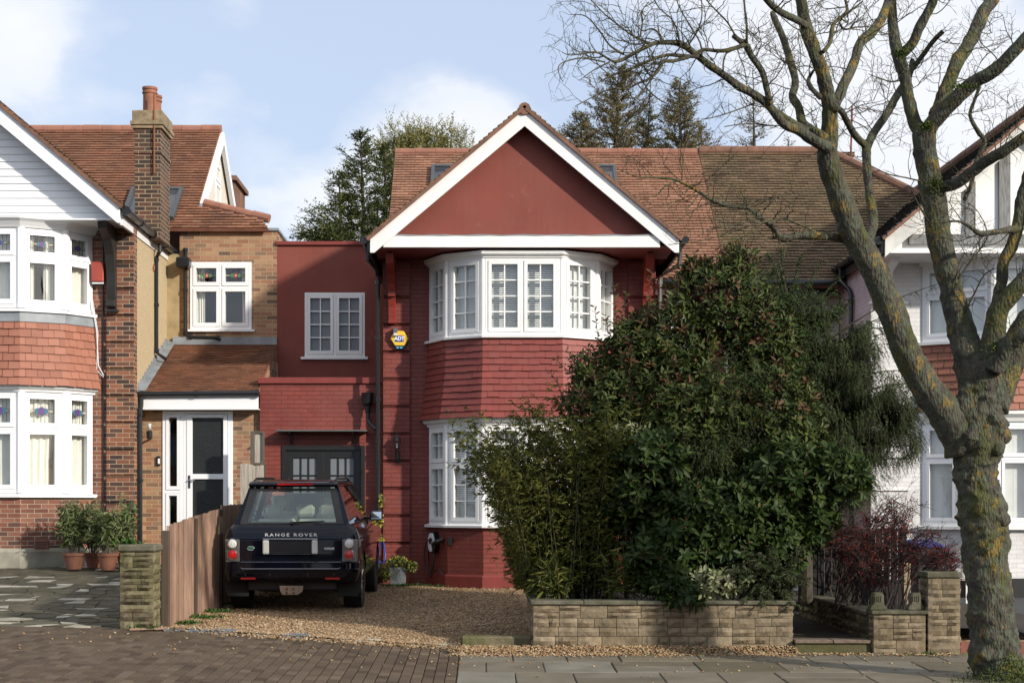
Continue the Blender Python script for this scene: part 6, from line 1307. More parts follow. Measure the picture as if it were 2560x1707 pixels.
sprays(YW, np.concatenate(Aa), np.concatenate(Bb), 'leaf_yew', per=.009, ln=.030, wd=.012, droop=.5, tr=.002, ax=.35)
YL = thing('low_conifer', 'low dark green feathery conifer spilling over the right end of the buff stone wall', 'conifer', (X(1760, 18.8), 18.8, .5))
A_ = []; B_ = []; mb = MB()
for i in range(46): a = (U(1730, 1800), U(1330, 1370), 19.0); b = (1770+U(-90, 90), U(1250, 1400), U(18.25, 18.8)); limb(a, b, 26, .17, .4, .05, .006)
mb.build('stems', 'twig_brown', YL); sprays(YL, A_, B_, 'leaf_yew', per=.008, ln=.035, wd=.010, ax=.5)
# --- red berried shrub
RB = thing('berry_shrub', 'tangled dark twiggy shrub with small red leaves and berries by the tall stone pier', 'shrub', (X(1990, 20.5), 20.5, .28))
mb = MB(); pp = []
def arch(a, b, c, r=.009, nb=9):
    A = P(*a); B2 = P(*b); C2 = P(*c); pts = [A.lerp(B2, t).lerp(B2.lerp(C2, t), t)+Vector((U(-.015, .015), U(-.015, .015), U(-.015, .015))) for t in [k/10 for k in range(11)]]; mb.tube(pts, [r*(1-.75*k/10) for k in range(11)], 4, caps=False)
    for i in range(nb*3):
        t = U(.2, 1); q = pts[min(9, int(t*10))]; e = Vector((U(-1, 1), U(-.8, .6), U(-.6, 1))).normalized()*U(.08, .28); m_ = q+e*.5+Vector((U(-.03, .03), 0, U(-.03, .03))); mb.tube([q, m_, q+e], [.004, .003, .0015], 3, caps=False)
        for j in range(4 if q.z > .9 else 1): s = U(0, 1); (random.random() < .5) and pp.append(q+e*s+Vector((U(-.02, .02), U(-.02, .02), U(-.02, .02))))
        q3 = m_; e3 = Vector((U(-1, 1), U(-.8, .6), U(-.7, .7))).normalized()*U(.05, .14); mb.tube([q3, q3+e3], [.003, .001], 3, caps=False)
        for j in range(3): pp.append(q3+e3*U(0, 1)+Vector((U(-.015, .015),)*3))
for i in range(62):
    x0 = U(1910, 2080); t = U(0, 1); ex = 1890+t*320; ey = (1240-40*math.sin(t*3.14*1.2)-50*(.45 < t < .75)+U(-25, 50)); arch((x0, 1400, U(19.5, 21)), ((x0+ex)/2+U(-30, 30), 1170+U(0, 40)+40*(t < .3), U(19, 20.6)), (ex, ey+(90 if t > .85 else 0)*U(0, 1), U(18.9, 20)))
for i in range(9): arch((2120+U(-20, 20), 1330, 19.2), (2190, 1220, 18.9), (U(2150, 2215), U(1300, 1400), 18.4))
mb.build('stems', 'twig_dark', RB, fixn=False)
n = len(pp); leaves('berries', np.array([tuple(q) for q in pp]), rdir(n), rng.uniform(.012, .022, n), .011, 'berry_red', RB, 6)
# --- pale leafless twiggy shrub
BS = thing('bare_shrub', 'leafless pale twiggy shrub behind the red berried shrub', 'shrub', (X(1960, 22), 22, .2)); mb = MB()
def bare(mb, p, d, l, r, dep):
    if dep == 0 or l < .05: return
    q = p; pts = [p]
    for k in range(4): d = (d+Vector((U(-.3, .3), U(-.3, .3), U(-.15, .25)))).normalized(); q = q+d*l/4; pts.append(q)
    mb.tube(pts, [r*(1-.12*k) for k in range(5)], 4 if r > .004 else 3, caps=False)
    for k in range(3): bare(mb, pts[random.choice((2, 3, 4))], (d+Vector((U(-.9, .9), U(-.9, .9), U(-.3, .5)))).normalized(), l*U(.5, .8), r*.55, dep-1)
for i in range(9): bare(mb, P(U(1900, 1990), 1400, U(21.6, 22.4)), Vector((U(-.4, .4), U(-.3, .3), 1)).normalized(), U(.7, 1.0), .014, 5)
mb.build('stems', 'twig_brown', BS, fixn=False)  # browner than pale twigs: the shadow over the thicket is in the colour
# --- potted plants
def potted(loc, h, r, ph, pw, label, seed, grey=0):
    t = thing('potted_plant', label, 'potted plant', loc, 'terracotta pots at the foot of the left house'); x, y, z = loc
    mb = MB(); mb.lathe((x, y, z), [(0, 0), (r*.68, 0), (r*.95, h*.82), (r*1.06, h*.82), (r*1.08, h), (r*.93, h), (r*.9, h*.85), (0, h*.82)], 20); mb.build('pot', 'terracotta', t, smooth=True, shade=.6)
    mb = MB(); lp = []; ld = []
    for i in range(34):
        a = Vector((x+U(-.5, .5)*r, y+U(-.5, .5)*r, z+h*.85)); an = U(0, 6.3); sp = U(.1, 1)*pw; top = a+Vector((math.cos(an)*sp, math.sin(an)*sp*.7, ph*U(.4, 1))); mid = a.lerp(top, .5)+Vector((0, 0, ph*.12)); mb.tube([a, mid, top], [.006, .005, .003], 4, caps=False)
        if grey and i % 2: continue
        for k in range(34): s = U(.25, 1); q = a.lerp(mid, s*2) if s < .5 else mid.lerp(top, s*2-1); lp.append(q+Vector((U(-.03, .03),)*3)); ld.append(Vector((U(-1, 1), U(-1, 1), U(-.9, .6))))
    mb.build('stems', 'twig_grey', t, fixn=False); n = len(lp); ln = rng.uniform(.08, .17, n); leaves('foliage', np.array(lp), np.array(ld), ln, ln*.17, 'leaf_pot', t, 6)
g0 = .70
potted((X(170, 25.6), 25.6, .68), .26, .17, .85, .32, 'terracotta pot with a leafy plant, leftmost of the pots by the bay window', 1)
potted((X(215, 26.0), 26.0, .69), .24, .15, .85, .36, 'small terracotta pot with a tall bushy plant, between the two larger pots', 2, 1)
potted((X(248, 25.5), 25.5, .67), .27, .16, .80, .42, 'large rimmed terracotta pot with a straggly plant, beside the quoined brick pier', 3)
potted((X(288, 25.9), 25.9, .69), .24, .14, 1.0, .22, 'pot of upright grey leaved stalks by the black downpipe, rightmost of the pots', 4, 1)
# slate planter with ivy
SP = thing('slate_planter', 'square grey slate planter overflowing with yellow green ivy at the foot of the red pier', 'planter', (X(913, 26.8), 26.8, .36))
mb = MB(); x0, x1, zb, zt = X(894, 26.8), X(932, 26.8), .35, Z(1301, 26.8); mb.hexa([(x0+.02, 26.7, zb), (x1-.01, 26.7, zb), (x1-.01, 26.98, zb), (x0+.02, 26.98, zb), (x0, 26.68, zt), (x1, 26.68, zt-.01), (x1, 27.0, zt), (x0, 27.0, zt)]); mb.build('pot', 'slate', SP, bevel=.006)
p, d = in_ells(1500, [(912, 1290, 26.8, 26, 12, .2), (885, 1315, 26.75, 14, 20, .15), (945, 1300, 26.75, 14, 12, .15)], .3); ln = rng.uniform(.025, .045, len(p)); leaves('foliage', p, d+rdir(len(p)), ln, ln*.8, 'leaf_ivy', SP, 6)
mb = MB()
for i in range(24): a = P(912+U(-20, 20), 1295, 26.7); mb.tube([a, a+Vector((U(-.2, .25), -.05, .02)), a+Vector((U(-.22, .3), -.06, -U(.1, .33)))], [.004, .003, .002], 3)
mb.build('stems', 'twig_brown', SP, fixn=False)
CL = thing('climbing_plant', 'sparse yellow leaved climber on the black downpipe beside the car', 'climber', (X(875, 27.2), 27.2, .36))
p, d = in_ells(260, [(876, 1150, 27.15, 7, 16, .05), (874, 1235, 27.15, 8, 10, .05), (866, 1250, 27.15, 7, 8, .05), (875, 1190, 27.15, 3, 30, .03)], .2); ln = rng.uniform(.025, .05, len(p)); leaves('foliage', p, rdir(len(p)), ln, ln*.7, 'leaf_ivy', CL, 6, rnd=rng.choice([.5, .48, .2, .9], len(p)))
mb = MB(); mb.tube([P(872, 1340, 27.15), P(876, 1250, 27.15), P(871, 1190, 27.15), P(876, 1138, 27.15)], .004, 4); mb.build('stems', 'twig_brown', CL)
def weeds(name, pts, label, hh=.12):
    lp = []; ld = []
    for (x, y, z, s, n) in pts:
        for i in range(n): lp.append((x+random.gauss(0, s), y+random.gauss(0, s*.6), z)); ld.append((U(-1, 1), U(-1, .6), U(.1, 1.2)))
    n = len(lp); ln = rng.uniform(.4, 1, n)*hh; stuff(leaves(name, np.array(lp), np.array(ld), ln, ln*.28, 'leaf_weed', None, 6), label, 'weeds')
weeds('weeds', [(-3.62, 19.6, .25, .08, 120), (-3.6, 20.6, .25, .12, 200), (-3.6, 21.6, .26, .1, 150), (-3.65, 23, .27, .1, 120), (X(920, 26.5), 26.55, .36, .15, 160), (X(960, 26.3), 26.5, .37, .1, 60), (X(1010, 26), 26.2, .37, .1, 40), (5.1, 18.2, .0, .25, 50), (2.2, 18.3, .02, .5, 30), (-3.9, 18.5, .28, .1, 40)], 'small green weeds at the foot of the walls and fence', .07)
weeds('grass_tuft', [(X(300, 18.9)+.02, 18.8, 1.24, .07, 60)], 'tuft of green weed on top of the left pier', .10)
# ================================================================== BACKGROUND CONIFERS
def conifer(base, tip, px_w, label, m, dens=1., Yd=0, bare_=.0, gap=.28, up=.35, tw=.9, seed=1, group='conifers behind the houses', base_frac=.0):
    """base/tip (px, py) at depth Y; px_w = half width low down"""
    Y = Yd; a = P(base[0], base[1], Y); b = P(tip[0], tip[1], Y); h = (b-a).length; W_ = px_w*Y/K
    t = thing('conifer', label, 'conifer', (a.x, Y, -.4), group); mb = MB(); mb.tube([Vector((a.x, Y, -.4)), a, a.lerp(b, .5)+Vector((.05, 0, 0)), b], [.16, .07, .045, .008], 7); A1 = []; B1 = []
    nb = int(h/gap*11)
    for i in range(nb):
        s = (i+U(0, 1))/nb; s = base_frac+(1-base_frac)*s; q = a.lerp(b, s); an = U(0, 6.283); l = W_*((1-s)**.65+.06)*U(.3, 1.12)*(1+.3*math.sin(an*2+tip[0])*math.sin(s*9+tip[1])); d = Vector((math.cos(an), math.sin(an), up+U(-.1, .25)*(1+s))).normalized()
        e = q+d*l; sag = l*.12; pts = [q, q.lerp(e, .5)-Vector((0, 0, sag)), e]; mb.tube(pts, [.012, .008, .004], 3, caps=False)
        for k in range(int((5+l*20)*dens)):
            u = U(.18, 1.0); c = q.lerp(e, u)-Vector((0, 0, sag*math.sin(u*math.pi))); dd = (d+Vector((U(-.7, .7), U(-.7, .7), U(-.15, .7)))).normalized(); A1.append(c); B1.append(c+dd*tw*U(.25, .6)*(.5+.5*(1-s)))
    mb.build('trunk', 'twig_brown', t, fixn=False)
    sprays(t, A1, B1, m, name='crown', per=.034, ln=.105, wd=.024, flat=.1, droop=.1, tw=False); return t
def feathery(label, trunk, ells, n, m, dz, l0, l1, keep, name='conifer'):
    t = thing(name, label, 'conifer', (P(*trunk[0]).x, trunk[0][2], -.4), 'conifers behind the houses'); mb = MB(); pts = [P(*q) for q in trunk]; mb.tube([Vector((pts[0].x, pts[0].y, -.4))]+pts, [.2, .16]+[.07]*(len(pts)-2)+[.01], 7); mb.build('trunk', 'twig_brown', t)
    a, b = spray_cloud(ells, n, dz, l0, l1, keep); sprays(t, a, b, m, name='crown', per=.034, ln=.11, wd=.026, flat=.1, droop=.15, tw=False, ax=.7); return t
conifer((832, 680), (828, 306), 118, 'broad layered dark green conifer left of the red gable, behind the flat roofs', 'leaf_cypress_dark', 1.0, 37, gap=.24, up=.12)
conifer((782, 690), (778, 400), 80, 'lower dark green conifer in front of the broad layered one', 'leaf_cypress_dark', .8, 36.5, gap=.28, up=.15)
conifer((878, 660), (884, 335), 70, 'dark conifer touching the left edge of the red tiled roof', 'leaf_cypress_dark', 1.0, 38.5, gap=.24, up=.3)
feathery('low green conifer with spreading branches behind the red parapet', [(760, 640, 36), (750, 560, 36), (735, 520, 36)], [(755, 545, 36, 42, 25, .6), (715, 535, 36, 30, 12, .4), (740, 505, 36, 22, 14, .4), (700, 545, 36, 26, 10, .4), (765, 470, 36, 16, 20, .4)], 900, 'leaf_cypress_dark', .3, .2, .5, .05)
for i, (px, py, w_) in enumerate(((905, 300, 40), (948, 296, 44), (990, 298, 40), (1036, 302, 42), (1070, 325, 36))):
    feathery('feathery yellow green conifer top above the red roof, '+['leftmost of five', 'second of five', 'third of five', 'fourth of five', 'nearest the gable'][i], [(px, 520, 42+i*.5), (px, 400, 42+i*.5), (px, py+10, 42+i*.5)], [(px, py+75, 42+i*.5, w_*1.1, 50, .8), (px-12, py+40, 42+i*.5, w_*.55, 26, .6), (px+10, py+30, 42+i*.5, w_*.45, 26, .5), (px-2, py+12, 42+i*.5, w_*.25, 18, .3)], 1300, 'leaf_cypress_light', 1.1, .3, .75, .25)
conifer((1405, 430), (1420, 155), 150, 'tallest brown green conifer behind the red gable, under the bare branches', 'leaf_cypress_brown', 1.0, 44, gap=.26)
conifer((1335, 430), (1332, 262), 75, 'lower conifer close to the right slope of the red gable', 'leaf_cypress_brown', 1.0, 43, gap=.24)
conifer((1478, 430), (1490, 250), 70, 'shorter conifer in the gap between the two tall ones', 'leaf_cypress', .7, 45, gap=.26)
conifer((1558, 430), (1560, 188), 88, 'slim pointed conifer in the middle of the red roof ridge', 'leaf_cypress_brown', 1.0, 44, gap=.24)
conifer((1612, 430), (1608, 285), 55, 'small thin conifer where the red roof meets the brown roof', 'leaf_cypress_brown', .6, 45, gap=.3)
conifer((1727, 440), (1730, 228), 78, 'thin see through conifer behind the brown roof', 'leaf_cypress_brown', .38, 46, gap=.42, up=.25)
conifer((1800, 440), (1812, 322), 26, 'tiny conifer tip right of the thin one behind the brown roof', 'leaf_cypress_brown', .4, 46, gap=.4)
# ================================================================== STREET TREE
T = thing('street_tree', 'large leafless street tree with mossy, lichen covered trunk and forking limbs on the pavement', 'tree', (X(2290, 16.3), 16.3, pave(5, 16.3)))
def smooth_path(pts, rad, n):
    pts = [Vector(p) for p in pts]; out = []; ro = []
    for i in range(len(pts)-1):
        p0 = pts[max(0, i-1)]; p1 = pts[i]; p2 = pts[i+1]; p3 = pts[min(len(pts)-1, i+2)]
        for k in range(n):
            t = k/n; out.append(.5*((2*p1)+(p2-p0)*t+(2*p0-5*p1+4*p2-p3)*t*t+(3*p1-p0-3*p2+p3)*t**3)); ro.append(rad[i]+(rad[i+1]-rad[i])*t)
    out.append(pts[-1]); ro.append(rad[-1]); return out, ro
from mathutils import noise as mn
def limb_mesh(name, pr, Y0, Y1, n=5, sides=16, rough=.07, knob=0, m='bark', Ys=None, burls=None):
    """pr: (px, py, r_px)"""
    k = len(pr); pts = []; rad = []
    for i, (x, y, r) in enumerate(pr):
        Y = Ys[i] if Ys else Y0+(Y1-Y0)*i/(k-1); pts.append(P(x, y, Y)); rad.append(r*.93*Y/K)
    pts, rad = smooth_path(pts, rad, n); mb = MB(); mb.tube(pts, rad, sides, rnd=.5)
    q = []
    for j, v in enumerate(mb.v):
        i = min(len(pts)-1, j//sides); c = pts[i]; d = Vector(v)-c; r = d.length
        f = mn.fractal(Vector(v)*9, 1, 2, 4)*rough*1.5+mn.noise(Vector(v)*3.2)*rough; f += max(0, mn.noise(Vector(v)*13+Vector((5, 2, 8)))-.15)*rough*4
        if knob: f += knob*max(0, mn.noise(Vector(v)*4.5+Vector((3, 1, 0))))**1.2
        q.append(tuple(c+d*(1+f)))
    if burls:
        q2 = []
        for v in q:
            v = Vector(v)
            for bc, br_, ba in burls:
                dd = v-bc; e = dd.length/br_
                if e < 2.2: v = v+dd.normalized()*ba*math.exp(-e*e*1.6)*(1+.5*mn.noise(v*14))
            q2.append(tuple(v))
        q = q2
    mb.v = q; mb.build(name, m, T, smooth=True, fixn=False)
    for i in range(len(pts)-1): SEG.append((pts[i], pts[i+1], rad[i]))
    return pts, rad
SEG = []
limb_mesh('trunk', [(2310, 1640, 84), (2302, 1580, 66), (2294, 1530, 58), (2287, 1480, 54), (2276, 1400, 51), (2268, 1306, 50), (2262, 1231, 51), (2257, 1195, 54), (2254, 1150, 54), (2243, 1105, 49), (2240, 1075, 49), (2243, 1040, 57), (2242, 1000, 66), (2250, 930, 60), (2260, 880, 50), (2258, 830, 42)], 16.2, 16.2, 14, 72, .075, .34, burls=[(P(2190, 1000, 16.1), .10, .07), (P(2203, 1138, 16.0), .07, .09), (P(2228, 1045, 15.9), .09, .10), (P(2240, 1170, 15.9), .08, .06), (P(2285, 1175, 15.9), .09, .07), (P(2305, 1190, 16.05), .08, .07), (P(2302, 1000, 16.05), .08, .09), (P(2292, 1030, 16.0), .06, .08), (P(2225, 1190, 15.95), .07, .06), (P(2262, 960, 15.9), .08, .05), (P(2212, 975, 15.95), .08, .05), (P(2255, 1075, 15.92), .06, .05), (P(2275, 930, 15.9), .07, .05)])
limb_mesh('limb', [(2215, 1030, 50), (2182, 965, 42), (2125, 885, 35), (2084, 813, 33), (2056, 738, 33), (2022, 655, 33), (1990, 588, 32), (1965, 545, 31), (1941, 485, 30), (1915, 414, 27), (1901, 367, 26), (1902, 325, 23), (1907, 270, 19), (1902, 223, 18), (1889, 164, 16.5), (1866, 105, 16), (1848, 50, 15), (1840, 0, 13), (1832, -60, 11), (1810, -160, 6), (1800, -260, 1)], 16.2, 15.2, 6, 20, .07, .10)
limb_mesh('limb', [(2255, 900, 50), (2232, 830, 42), (2212, 775, 35), (2194, 700, 29), (2180, 640, 28), (2166, 588, 28), (2155, 530, 29), (2148, 473, 30), (2136, 414, 27), (2126, 350, 28), (2124, 300, 27)], 16.2, 16.6, 6, 20, .07, .10)
limb_mesh('limb', [(2128, 310, 24), (2103, 285, 17), (2088, 234, 15), (2077, 176, 14), (2063, 129, 14), (2053, 82, 13), (2049, 35, 12), (2046, -10, 12), (2042, -60, 10), (2030, -160, 5), (2040, -250, 1)], 16.6, 17, 6, 16, .07, .1)
limb_mesh('limb', [(2062, 128, 13), (2078, 118, 12), (2097, 98, 12), (2114, 59, 12), (2136, 19, 11), (2150, -20, 11), (2168, -60, 9), (2190, -140, 4), (2200, -200, 1)], 16.8, 16.4, 6, 12)
limb_mesh('limb', [(2122, 320, 22), (2142, 284, 19), (2176, 246, 19), (2211, 211, 18), (2246, 184, 17), (2281, 164, 16), (2318, 130, 15), (2354, 90, 14), (2400, 30, 13), (2450, -60, 10), (2520, -180, 5), (2560, -240, 1)], 16.6, 15.6, 6, 16)
limb_mesh('limb', [(2150, 268, 17), (2166, 223, 17), (2185, 176, 16), (2199, 141, 17), (2223, 105, 16), (2241, 70, 16), (2259, 28, 16), (2284, -5, 15), (2310, -50, 13), (2340, -150, 8), (2350, -260, 1)], 16.6, 17.4, 6, 16)
limb_mesh('limb', [(2140, 440, 18), (2165, 430, 15), (2199, 419, 14), (2234, 393, 14), (2270, 367, 14), (2305, 347, 14), (2352, 316, 13), (2420, 275, 12), (2500, 210, 9), (2570, 110, 5), (2600, 20, 1)], 16.5, 15.4, 6, 14)
limb_mesh('limb', [(2262, 880, 45), (2275, 830, 36), (2283, 770, 28), (2292, 715, 24), (2318, 684, 22), (2352, 645, 21), (2410, 590, 19), (2480, 500, 15), (2540, 380, 10), (2570, 240, 5), (2590, 120, 1)], 16.2, 15.6, 6, 18, .07, .1)
limb_mesh('limb', [(2288, 740, 16), (2288, 707, 13), (2300, 649, 13), (2305, 602, 14), (2323, 567, 15), (2337, 520, 15), (2347, 461, 14), (2355, 426, 13), (2370, 370, 12)], 16.1, 16.3, 6, 14, .1, .15)
limb_mesh('limb', [(2270, 930, 52), (2300, 870, 42), (2325, 820, 37), (2352, 760, 34), (2400, 690, 29), (2450, 590, 22), (2480, 450, 16), (2500, 280, 10), (2490, 120, 5), (2500, 0, 1)], 16.2, 16.4, 6, 18, .07, .1)
limb_mesh('limb', [(2285, 850, 25), (2305, 805, 20), (2330, 780, 18), (2360, 765, 17), (2420, 740, 14), (2500, 700, 9), (2560, 640, 5), (2600, 560, 1)], 16.0, 15.4, 6, 14, .1, .1)
limb_mesh('limb', [(1902, 340, 17), (1878, 328, 13), (1836, 301, 12), (1800, 284, 11), (1766, 243, 10.5), (1734, 218, 10), (1699, 200, 9.5), (1664, 174, 9), (1629, 150, 9), (1605, 131, 8.5), (1570, 104, 8.5), (1545, 98, 7), (1523, 98, 6), (1500, 100, 4.5)], 15.4, 14.6, 5, 10)
limb_mesh('limb', [(1895, 320, 14), (1864, 298, 12), (1843, 281, 11), (1834, 246, 10), (1820, 222, 10), (1827, 188, 9), (1815, 141, 9), (1801, 94, 8.5), (1781, 47, 8), (1774, 30, 6)], 15.5, 16.2, 5, 10)
limb_mesh('limb', [(1852, 300, 9), (1820, 283, 10), (1788, 262, 9)], 15.5, 15.3, 5, 10)
limb_mesh('limb', [(1769, 240, 9), (1760, 199, 8), (1750, 164, 8), (1727, 131, 8), (1713, 104, 9), (1699, 94, 7), (1684, 82, 6)], 15.1, 14.9, 5, 10)
limb_mesh('limb', [(1852, 60, 10), (1828, 45, 9), (1793, 28, 8), (1769, 9, 7.5), (1745, -20, 7)], 15.2, 14.5, 5, 10)
limb_mesh('limb', [(1912, 250, 14), (1925, 225, 13), (1941, 188, 12), (1962, 143, 12), (1976, 98, 12), (2000, 78, 12), (2022, 48, 11), (2036, 15, 10), (2052, -40, 8), (2080, -120, 3), (2090, -160, 1)], 15.5, 17.2, 5, 12)
limb_mesh('limb', [(1978, 570, 16), (2000, 535, 13), (2006, 499, 12), (1996, 438, 11), (1990, 367, 11), (1991, 335, 12)], 16, 16.8, 5, 12, .1, .15)
limb_mesh('limb', [(1991, 338, 9), (1965, 312, 8.5), (1946, 281, 8), (1934, 258, 8), (1920, 245, 7)], 16.8, 15.6, 5, 10)
limb_mesh('limb', [(1991, 340, 11), (2007, 305, 10), (2035, 265, 10), (2052, 234, 9.5), (2068, 206, 9), (2091, 169, 7), (2095, 140, 6)], 16.8, 17.6, 5, 10)
limb_mesh('limb', [(2091, 165, 6), (2113, 136, 6), (2141, 98, 5.5), (2166, 72, 6)], 17.6, 17.4, 5, 8)
limb_mesh('limb', [(1885, 225, 7), (1862, 201, 6), (1857, 183, 5), (1869, 162, 3)], 15.4, 15.6, 5, 8)
limb_mesh('limb', [(1950, 555, 12), (1925, 546, 10), (1895, 543, 9.5), (1848, 539, 9), (1801, 546, 9), (1788, 541, 7), (1776, 522, 6), (1746, 501, 5.5), (1718, 478, 5.5), (1675, 473, 5), (1633, 459, 4.5), (1605, 440, 4), (1570, 421, 3.5), (1547, 412, 3), (1511, 408, 2.2), (1469, 407, 1.8), (1441, 398, 1.4), (1418, 388, 1)], 16, 15, 4, 8, .12, .2)
limb_mesh('limb', [(2345, 525, 9), (2318, 528, 8), (2293, 532, 7), (2253, 536, 6.5), (2234, 525, 4.5), (2209, 510, 3.5), (2185, 508, 3)], 16.2, 15.6, 4, 8, .12, .2)
limb_mesh('limb', [(2215, 460, 5), (2232, 420, 5), (2239, 380, 6), (2255, 345, 6), (2262, 325, 5.5), (2245, 300, 5), (2228, 265, 4.5), (2237, 235, 4), (2250, 200, 4)], 16.6, 16.9, 4, 8, .1, .2)
def br(pr, Y0, Y1): limb_mesh('branch', pr, Y0, Y1, 3, 6, .05, m='bark_twig')
for pr, a, b in [
 ([(1605, 131, 5), (1558, 128, 4.5), (1530, 127, 4), (1488, 141, 4), (1441, 162, 3.5), (1406, 173, 2.5), (1375, 190, 1.5)], 14.8, 14.3),
 ([(1582, 131, 5), (1545, 141, 4.5), (1523, 141, 4.5), (1511, 164, 4), (1488, 183, 3.5), (1464, 192, 3), (1441, 204, 2.8), (1406, 204, 2), (1371, 218, 1.5), (1322, 244, 1)], 14.7, 14.0),
 ([(1516, 150, 3), (1483, 201, 2.8), (1460, 225, 2.2), (1436, 223, 1.2)], 14.6, 14.2), ([(1483, 201, 2), (1511, 227, 1.8), (1547, 246, 1.2), (1560, 255, 1)], 14.5, 14.8),
 ([(1495, 215, 2), (1485, 245, 1.6), (1462, 262, 1.3), (1440, 280, 1)], 14.5, 14.3),
 ([(1500, 101, 5), (1465, 118, 4.5), (1429, 138, 4), (1408, 141, 3.5), (1390, 131, 3), (1366, 120, 2.5), (1312, 127, 1.5), (1291, 120, 1)], 14.6, 13.8),
 ([(1390, 143, 2.2), (1343, 134, 2), (1319, 136, 1.8), (1291, 145, 1.5), (1282, 157, 1.2), (1286, 175, 1), (1293, 188, .9)], 14, 13.7), ([(1400, 143, 2.5), (1366, 160, 1.6), (1343, 176, 1.1), (1330, 185, .9)], 14, 13.8),
 ([(1495, 101, 3), (1453, 82, 2.3), (1418, 56, 2), (1389, 33, 1.6), (1359, 2, 1.3), (1340, -20, 1.2)], 14.6, 14.2), ([(1432, 125, 3), (1401, 105, 2.5), (1378, 73, 2.2), (1357, 47, 1.8), (1338, 35, 1.3), (1312, 34, .9)], 14.3, 13.8),
 ([(1711, 103, 5.5), (1675, 115, 5), (1647, 117, 4.5), (1615, 115, 4.5), (1591, 129, 4)], 14.9, 14.8), ([(1715, 98, 3.5), (1715, 59, 2.8), (1711, 23, 2.5), (1708, -10, 2.3)], 14.9, 15.2), ([(1692, 88, 2.3), (1671, 52, 2), (1643, 23, 1.8), (1624, 2, 1.5), (1610, -15, 1.2)], 14.9, 14.5),
 ([(1520, 98, 2.8), (1514, 78, 2.5), (1496, 66, 2), (1478, 72, 1.5), (1460, 58, 1)], 14.6, 14.5), ([(1560, 100, 2.6), (1557, 75, 2), (1543, 45, 1.8), (1515, 20, 1.5), (1497, -10, 1.2)], 14.7, 14.9), ([(1580, 105, 2.5), (1600, 75, 2), (1612, 40, 1.6), (1611, -5, 1.2)], 14.8, 14.6), ([(1470, 85, 2), (1476, 50, 2), (1474, 27, 1.8), (1490, 5, 1.4)], 14.5, 14.7), ([(1612, 130, 2.5), (1608, 98, 2.2), (1585, 60, 1.8), (1562, 20, 1.3), (1550, -10, 1)], 14.8, 15),
 ([(1661, 165, 2), (1662, 140, 2.2), (1670, 118, 2.2)], 14.8, 14.9), ([(1890, 120, 6), (1906, 98, 5.5), (1913, 59, 5), (1932, 40, 4.5), (1946, 23, 4), (1939, -8, 3)], 15.4, 15.6), ([(1932, 42, 3.5), (1958, 22, 2.5), (1981, 4, 1.8)], 15.5, 15.7), ([(1928, 52, 3), (1938, 68, 2.5), (1965, 63, 2), (1998, 62, 1.3)], 15.5, 15.8),
 ([(1783, 290, 1.8), (1722, 284, 1.5), (1664, 291, 1)], 15.4, 15.0), ([(1734, 237, 2), (1700, 250, 1.7), (1666, 262, 1.5), (1629, 272, 1.3), (1610, 274, 1)], 15.2, 14.6), ([(1666, 262, 1.3), (1660, 250, 1), (1655, 240, .8)], 14.9, 14.8),
 ([(1547, 417, 2.2), (1523, 431, 1.8), (1509, 449, 1.4), (1483, 454, 1)], 15.2, 14.9), ([(1605, 445, 2.2), (1591, 466, 1.8), (1577, 480, 1.5), (1575, 495, 1.2), (1550, 515, .9)], 15.3, 15), ([(1633, 465, 2), (1600, 478, 1.5), (1584, 500, 1)], 15.4, 15.2), ([(1713, 473, 2.2), (1736, 461, 1.8), (1769, 456, 1.5), (1816, 438, 1)], 15.6, 15.9), ([(1890, 543, 4), (1848, 520, 3), (1828, 512, 2.8), (1800, 502, 2.5), (1769, 506, 2.2), (1711, 522, 2), (1660, 540, 1.5), (1600, 555, 1.2), (1535, 562, 1)], 15.9, 14.9), ([(1745, 503, 2.2), (1700, 515, 2), (1640, 522, 1.5), (1600, 545, 1)], 15.6, 15), ([(1790, 545, 2.5), (1765, 548, 2), (1750, 565, 1.5), (1735, 576, 1)], 15.8, 15.4), ([(1716, 478, 2), (1704, 455, 1.5), (1695, 440, 1)], 15.5, 15.6),
 ([(2130, 420, 2.2), (2080, 408, 1.8), (2040, 400, 1.5), (1995, 378, 1.3), (1960, 360, 1)], 16.4, 15.8), ([(2085, 180, 2.2), (2050, 188, 2), (2020, 180, 1.6), (1995, 170, 1)], 16.8, 16.3), ([(2090, 430, 1.5), (2115, 480, 2), (2140, 520, 2)], 16.4, 16.2), ([(2200, 640, 2.6), (2230, 600, 2), (2260, 560, 1.6), (2275, 530, 1)], 16.2, 16.3), ([(2215, 720, 2.6), (2240, 670, 2), (2262, 630, 1.6), (2290, 615, 1)], 16.2, 15.9)]: br(pr, a, b)
